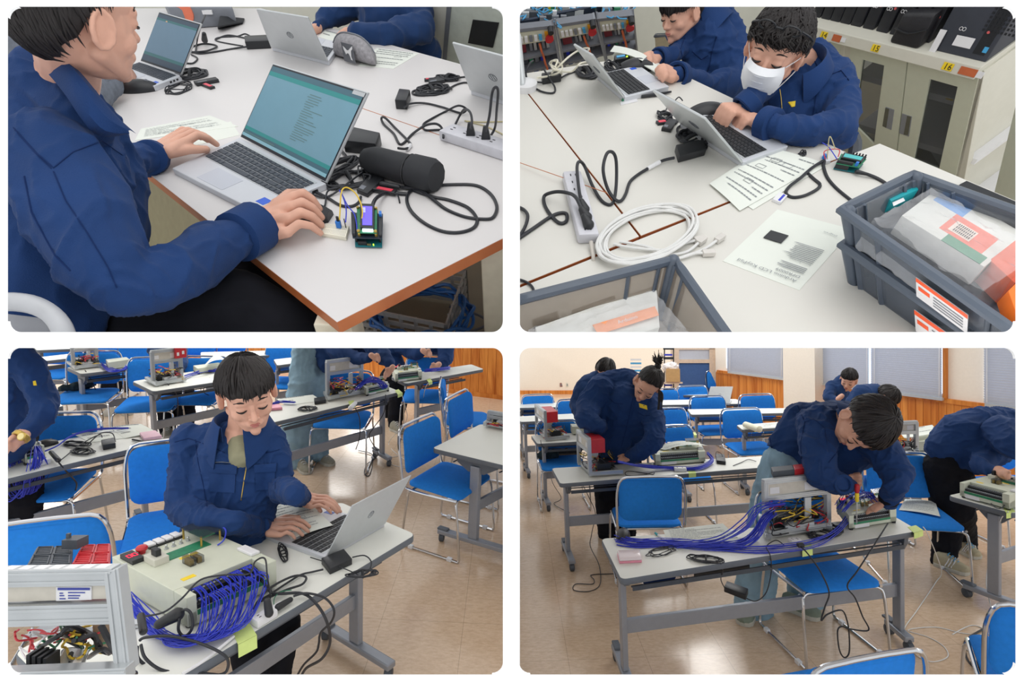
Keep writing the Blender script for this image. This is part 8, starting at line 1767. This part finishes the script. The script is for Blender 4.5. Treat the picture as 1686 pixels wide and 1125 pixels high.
hand(p.skin, wb[0], P(1098,116,1.79), P(1098,130,1.77), P(1080,116,1.78), P(1090,134,1.76), P(1084,113,1.79), 1.1, .012, up=c2w((0,-.5,-.85))); p.sk([wa,pj(1092,98,1.95,9)],[wb,pj(1124,128,1.83,10)]); p.done()
collar(p.t, P(1150,36,D0), c2w((-.3,-.8,-.5)), c2w((-.6,.4,-.65)), .08, .05, .05, gap=.5); cuff(p.t, wb[0], P(1130,128,1.86), .042, L=.04); cuff(p.t, wa[0], P(1108,92,1.98), .036, L=.03)
p.seam('zipper',[(1128,62),(1120,80),(1128,110)], .002); p.seam('pocket_flap',[(1140,85),(1155,98),(1168,90)], .0025); p.seam('sleeve_seam',[(1180,60),(1172,85),(1168,110),(1160,130)], .002)
bq_ =[P(1008,92,1.98), P(1080,120,1.80), P(1088,112,1.86), P(1015,82,2.02)]
mb = MB(); g =[[bil(bq_,i/8,j/4)+U()*(.012*math.sin(i/8*3))for j in range(5)]for i in range(9)]; mb.grid(g, thick=-U()*.003); o = mb.build('booklet', M_PAPER); tag(o, 'folded paper booklet held in both hands over the farther laptop', 'booklet')
mb = MB(); mb.grid([[v+U()*.015-ROOM.rt*.01 for v in r]for r in g[:7]], thick=-U()*.001); mb.build('page', M_PAPER, o)
# --- masked person
p = Person(at(1350,240,-.5), 'masked person with glasses pushed up on dark hair, typing', .004, 82); D0 = 1.68
wa, wb = pt(1222, 181, .045, 13), pt(1256, 203, .04, 13)
p.cloth('jacket',[[pj(1360,215,D0+.05,48),pj(1345,160,D0+.03,60),pj(1330,115,D0+.05,44)],[pj(1300,190,D0+.03,44),pj(1298,155,D0+.02,46)],[pj(1290,120,D0,34),pj(1340,100,D0+.05,36),pj(1368,118,D0+.02,30)],[pj(1375,125,D0,30),pj(1386,165,D0-.05,32),pj(1380,210,D0-.12,32),pj(1330,215,1.52,27),pj(1285,210,1.5,20),(wb[0],wb[1]*1.25)],
[pj(1265,135,D0,27),pj(1240,160,D0-.06,20),pj(1232,175,D0-.1,17),(wa[0],wa[1]*1.2)],[pj(1340,225,D0,30),pj(1390,225,D0,22)]], M_NAVY, folds=.009, freq=13)
h = p.addhead(1275, 84, D0-.10, 124,(-.60,.72,-.60),(.12,-.7,-.7), neck=pj(1322,105,D0+.02,28), mouth=0); h.hair(p.t, lim_short(1.62,1.6,2.1), 620, 82, 1.16, wave=.22, lock_r=.006)
# mask: shell over the lower face with ear loops
mb = MB(); rows =[]
for i in range(9):
 a = -1.15+2.3*i/8; rows.append([h.p(.062*math.sin(a)*k,.022+w_*math.cos(a),z)for (z,w_,k)in ((-.012,.082,.95),(-.03,.098,1.08),(-.055,.088,1.12),(-.08,.078,1.05),(-.108,.058,.8))])
mb.grid(rows, thick=h.f*.002*h.k); mk = mb.build('face_mask', mat('mask_white',(238,240,244),.8,var=.01), p.t)
mb = MB()
for q_ in (-1, 1):
 mb.tube([h.p(q_*.056,.055,-.015),h.p(q_*.078,.01,.0),h.p(q_*.085,-.02,.01)], .0015*h.k, 5, smooth=4); mb.tube([h.p(q_*.05,.045,-.10),h.p(q_*.078,.0,-.05),h.p(q_*.085,-.02,-.03)], .0015*h.k, 5, smooth=4)
mb.build('ear_loops', M_WHITE, mk)
mb = MB();
for i in range(3):mb.tube([h.p(.06*math.sin(a),.022+(.098-i*.008)*math.cos(a)+.001,-.035-.02*i)for a in [-.9+.225*k for k in range(9)]], .0008*h.k, 4)
mb.build('mask_pleats', mat('mask_fold',(216,220,228),.8), mk)
gl = MB()
for q_ in (-1, 1):
 gl.tube([h.p(q_*.036+.025*math.cos(a),.072+.012*math.sin(a)-.01,.082+.017*math.sin(a)+.012)+h.f*.025*h.k for a in [i*math.pi/8 for i in range(16)]], .0028*h.k, 6, closed=True)
 gl.tube([h.p(q_*.062,.088,.10),h.p(q_*.085,.05,.08),h.p(q_*.093,-.01,.05)], .003*h.k, 6, smooth=3)
gl.tube([h.p(-.011,.09,.096),h.p(.011,.09,.096)], .003*h.k, 6); tg_ = gl.build('glasses', M_BLK, p.t)
hand(p.skin, wa[0], at(1196,175,.055), at(1214,188,.05), at(1175,197,.016), at(1193,212,.014), at(1212,198,.02), .92, .02)
hand(p.skin, wb[0], at(1234,190,.045), at(1238,205,.035), at(1206,203,.014), at(1216,215,.014), at(1212,194,.02), .92, .016); p.done()
collar(p.t, P(1310,118,D0-.02), c2w((-.35,-.55,-.75)), c2w((-.5,.7,-.4)), .075, .04, .045, spread=.012); cuff(p.t, wb[0], P(1285,210,1.5), .045, L=.04); cuff(p.t, wa[0], P(1232,172,D0-.1), .04, L=.04)
p.patch('name_tag',[(1298,168),(1304,176),(1309,175),(1310,166)], M_YEL); p.patch('sleeve_tab',[(1338,175),(1337,187),(1342,188),(1344,176)], M_YEL)
p.seam('yoke_seam',[(1338,95),(1357,127),(1385,116),(1400,135)], .002); p.seam('zipper',[(1284,147),(1286,160),(1288,185)], .002, M_BRASS); p.seam('sleeve_seam',[(1357,127),(1345,150),(1340,180),(1335,200)], .0018)
t = thing('chair', at(1400,250,-.3), 'grey chair edge behind the sleeve of the masked person', 'chair'); mb = MB(); mb.tube([P(1398,215,D0+.1),P(1408,235,D0+.1),P(1405,262,D0+.1)], .02, 8, smooth=3); mb.build('back_rim', M_DGREY, t)
# ------------------------------------------------------------------ trim everything at the dividing walls it is built up to
def planes(room):
 n = CAMPOS
 px = V(P(841.5,0,1)-CAMPOS); out =[]
 ex, ey = c2w((1,0,0)), c2w((0,1,0)); z = c2w((0,0,1))
 nx =(ex-z*((841.5-CX)/F)).normalized(); ny =(ey-z*((560-CY)/F)).normalized()
 out.append(nx if room in (R2,R4)else -nx); out.append(ny if room in (R3,R4)else -ny)
 return out
def trim_all():
 bpy.context.view_layer.update()
 for o in list(SC.objects):
  if o.type!='MESH' or o.name.startswith(('wall_front','wall_center','wall_partition','ceiling')):continue
  room = REG.get(o.name)
  if room is None:continue
  M = o.matrix_world.copy(); vs =[M@v.co for v in o.data.vertices]
  if not vs:bpy.data.objects.remove(o); continue
  cuts =[]; gone = False
  for n in planes(room):
   ds =[(v-CAMPOS).dot(n)for v in vs]
   if max(ds)<1e-4:gone = True
   elif min(ds)<-1e-4:cuts.append(n)
  if gone:
   if not o.children:bpy.data.objects.remove(o); continue
  if cuts:
   if o.data.users>1:o.data = o.data.copy()
   bm = bmesh.new(); bm.from_mesh(o.data); Mi = M.inverted(); R = M.to_3x3()
   for n in cuts:
    ln =(R.transposed()@n).normalized()
    r = bmesh.ops.bisect_plane(bm, geom=bm.verts[:]+bm.edges[:]+bm.faces[:], plane_co=Mi@CAMPOS, plane_no=ln, clear_inner=True, dist=1e-6)
    ed =[e for e in r['geom_cut']if isinstance(e,bmesh.types.BMEdge)and e.is_valid and e.is_boundary]
    if ed and len(bm.verts)<60000:
     try:bmesh.ops.holes_fill(bm, edges=ed, sides=0)
     except Exception:pass
   bm.to_mesh(o.data); bm.free()
 for k in range(3):
  for o in list(SC.objects):
   if (o.type=='EMPTY' or (o.type=='MESH' and not len(o.data.vertices)))and not o.children:bpy.data.objects.remove(o)
trim_all()
for o in SC.objects:
 if 'used' in o:del o['used']
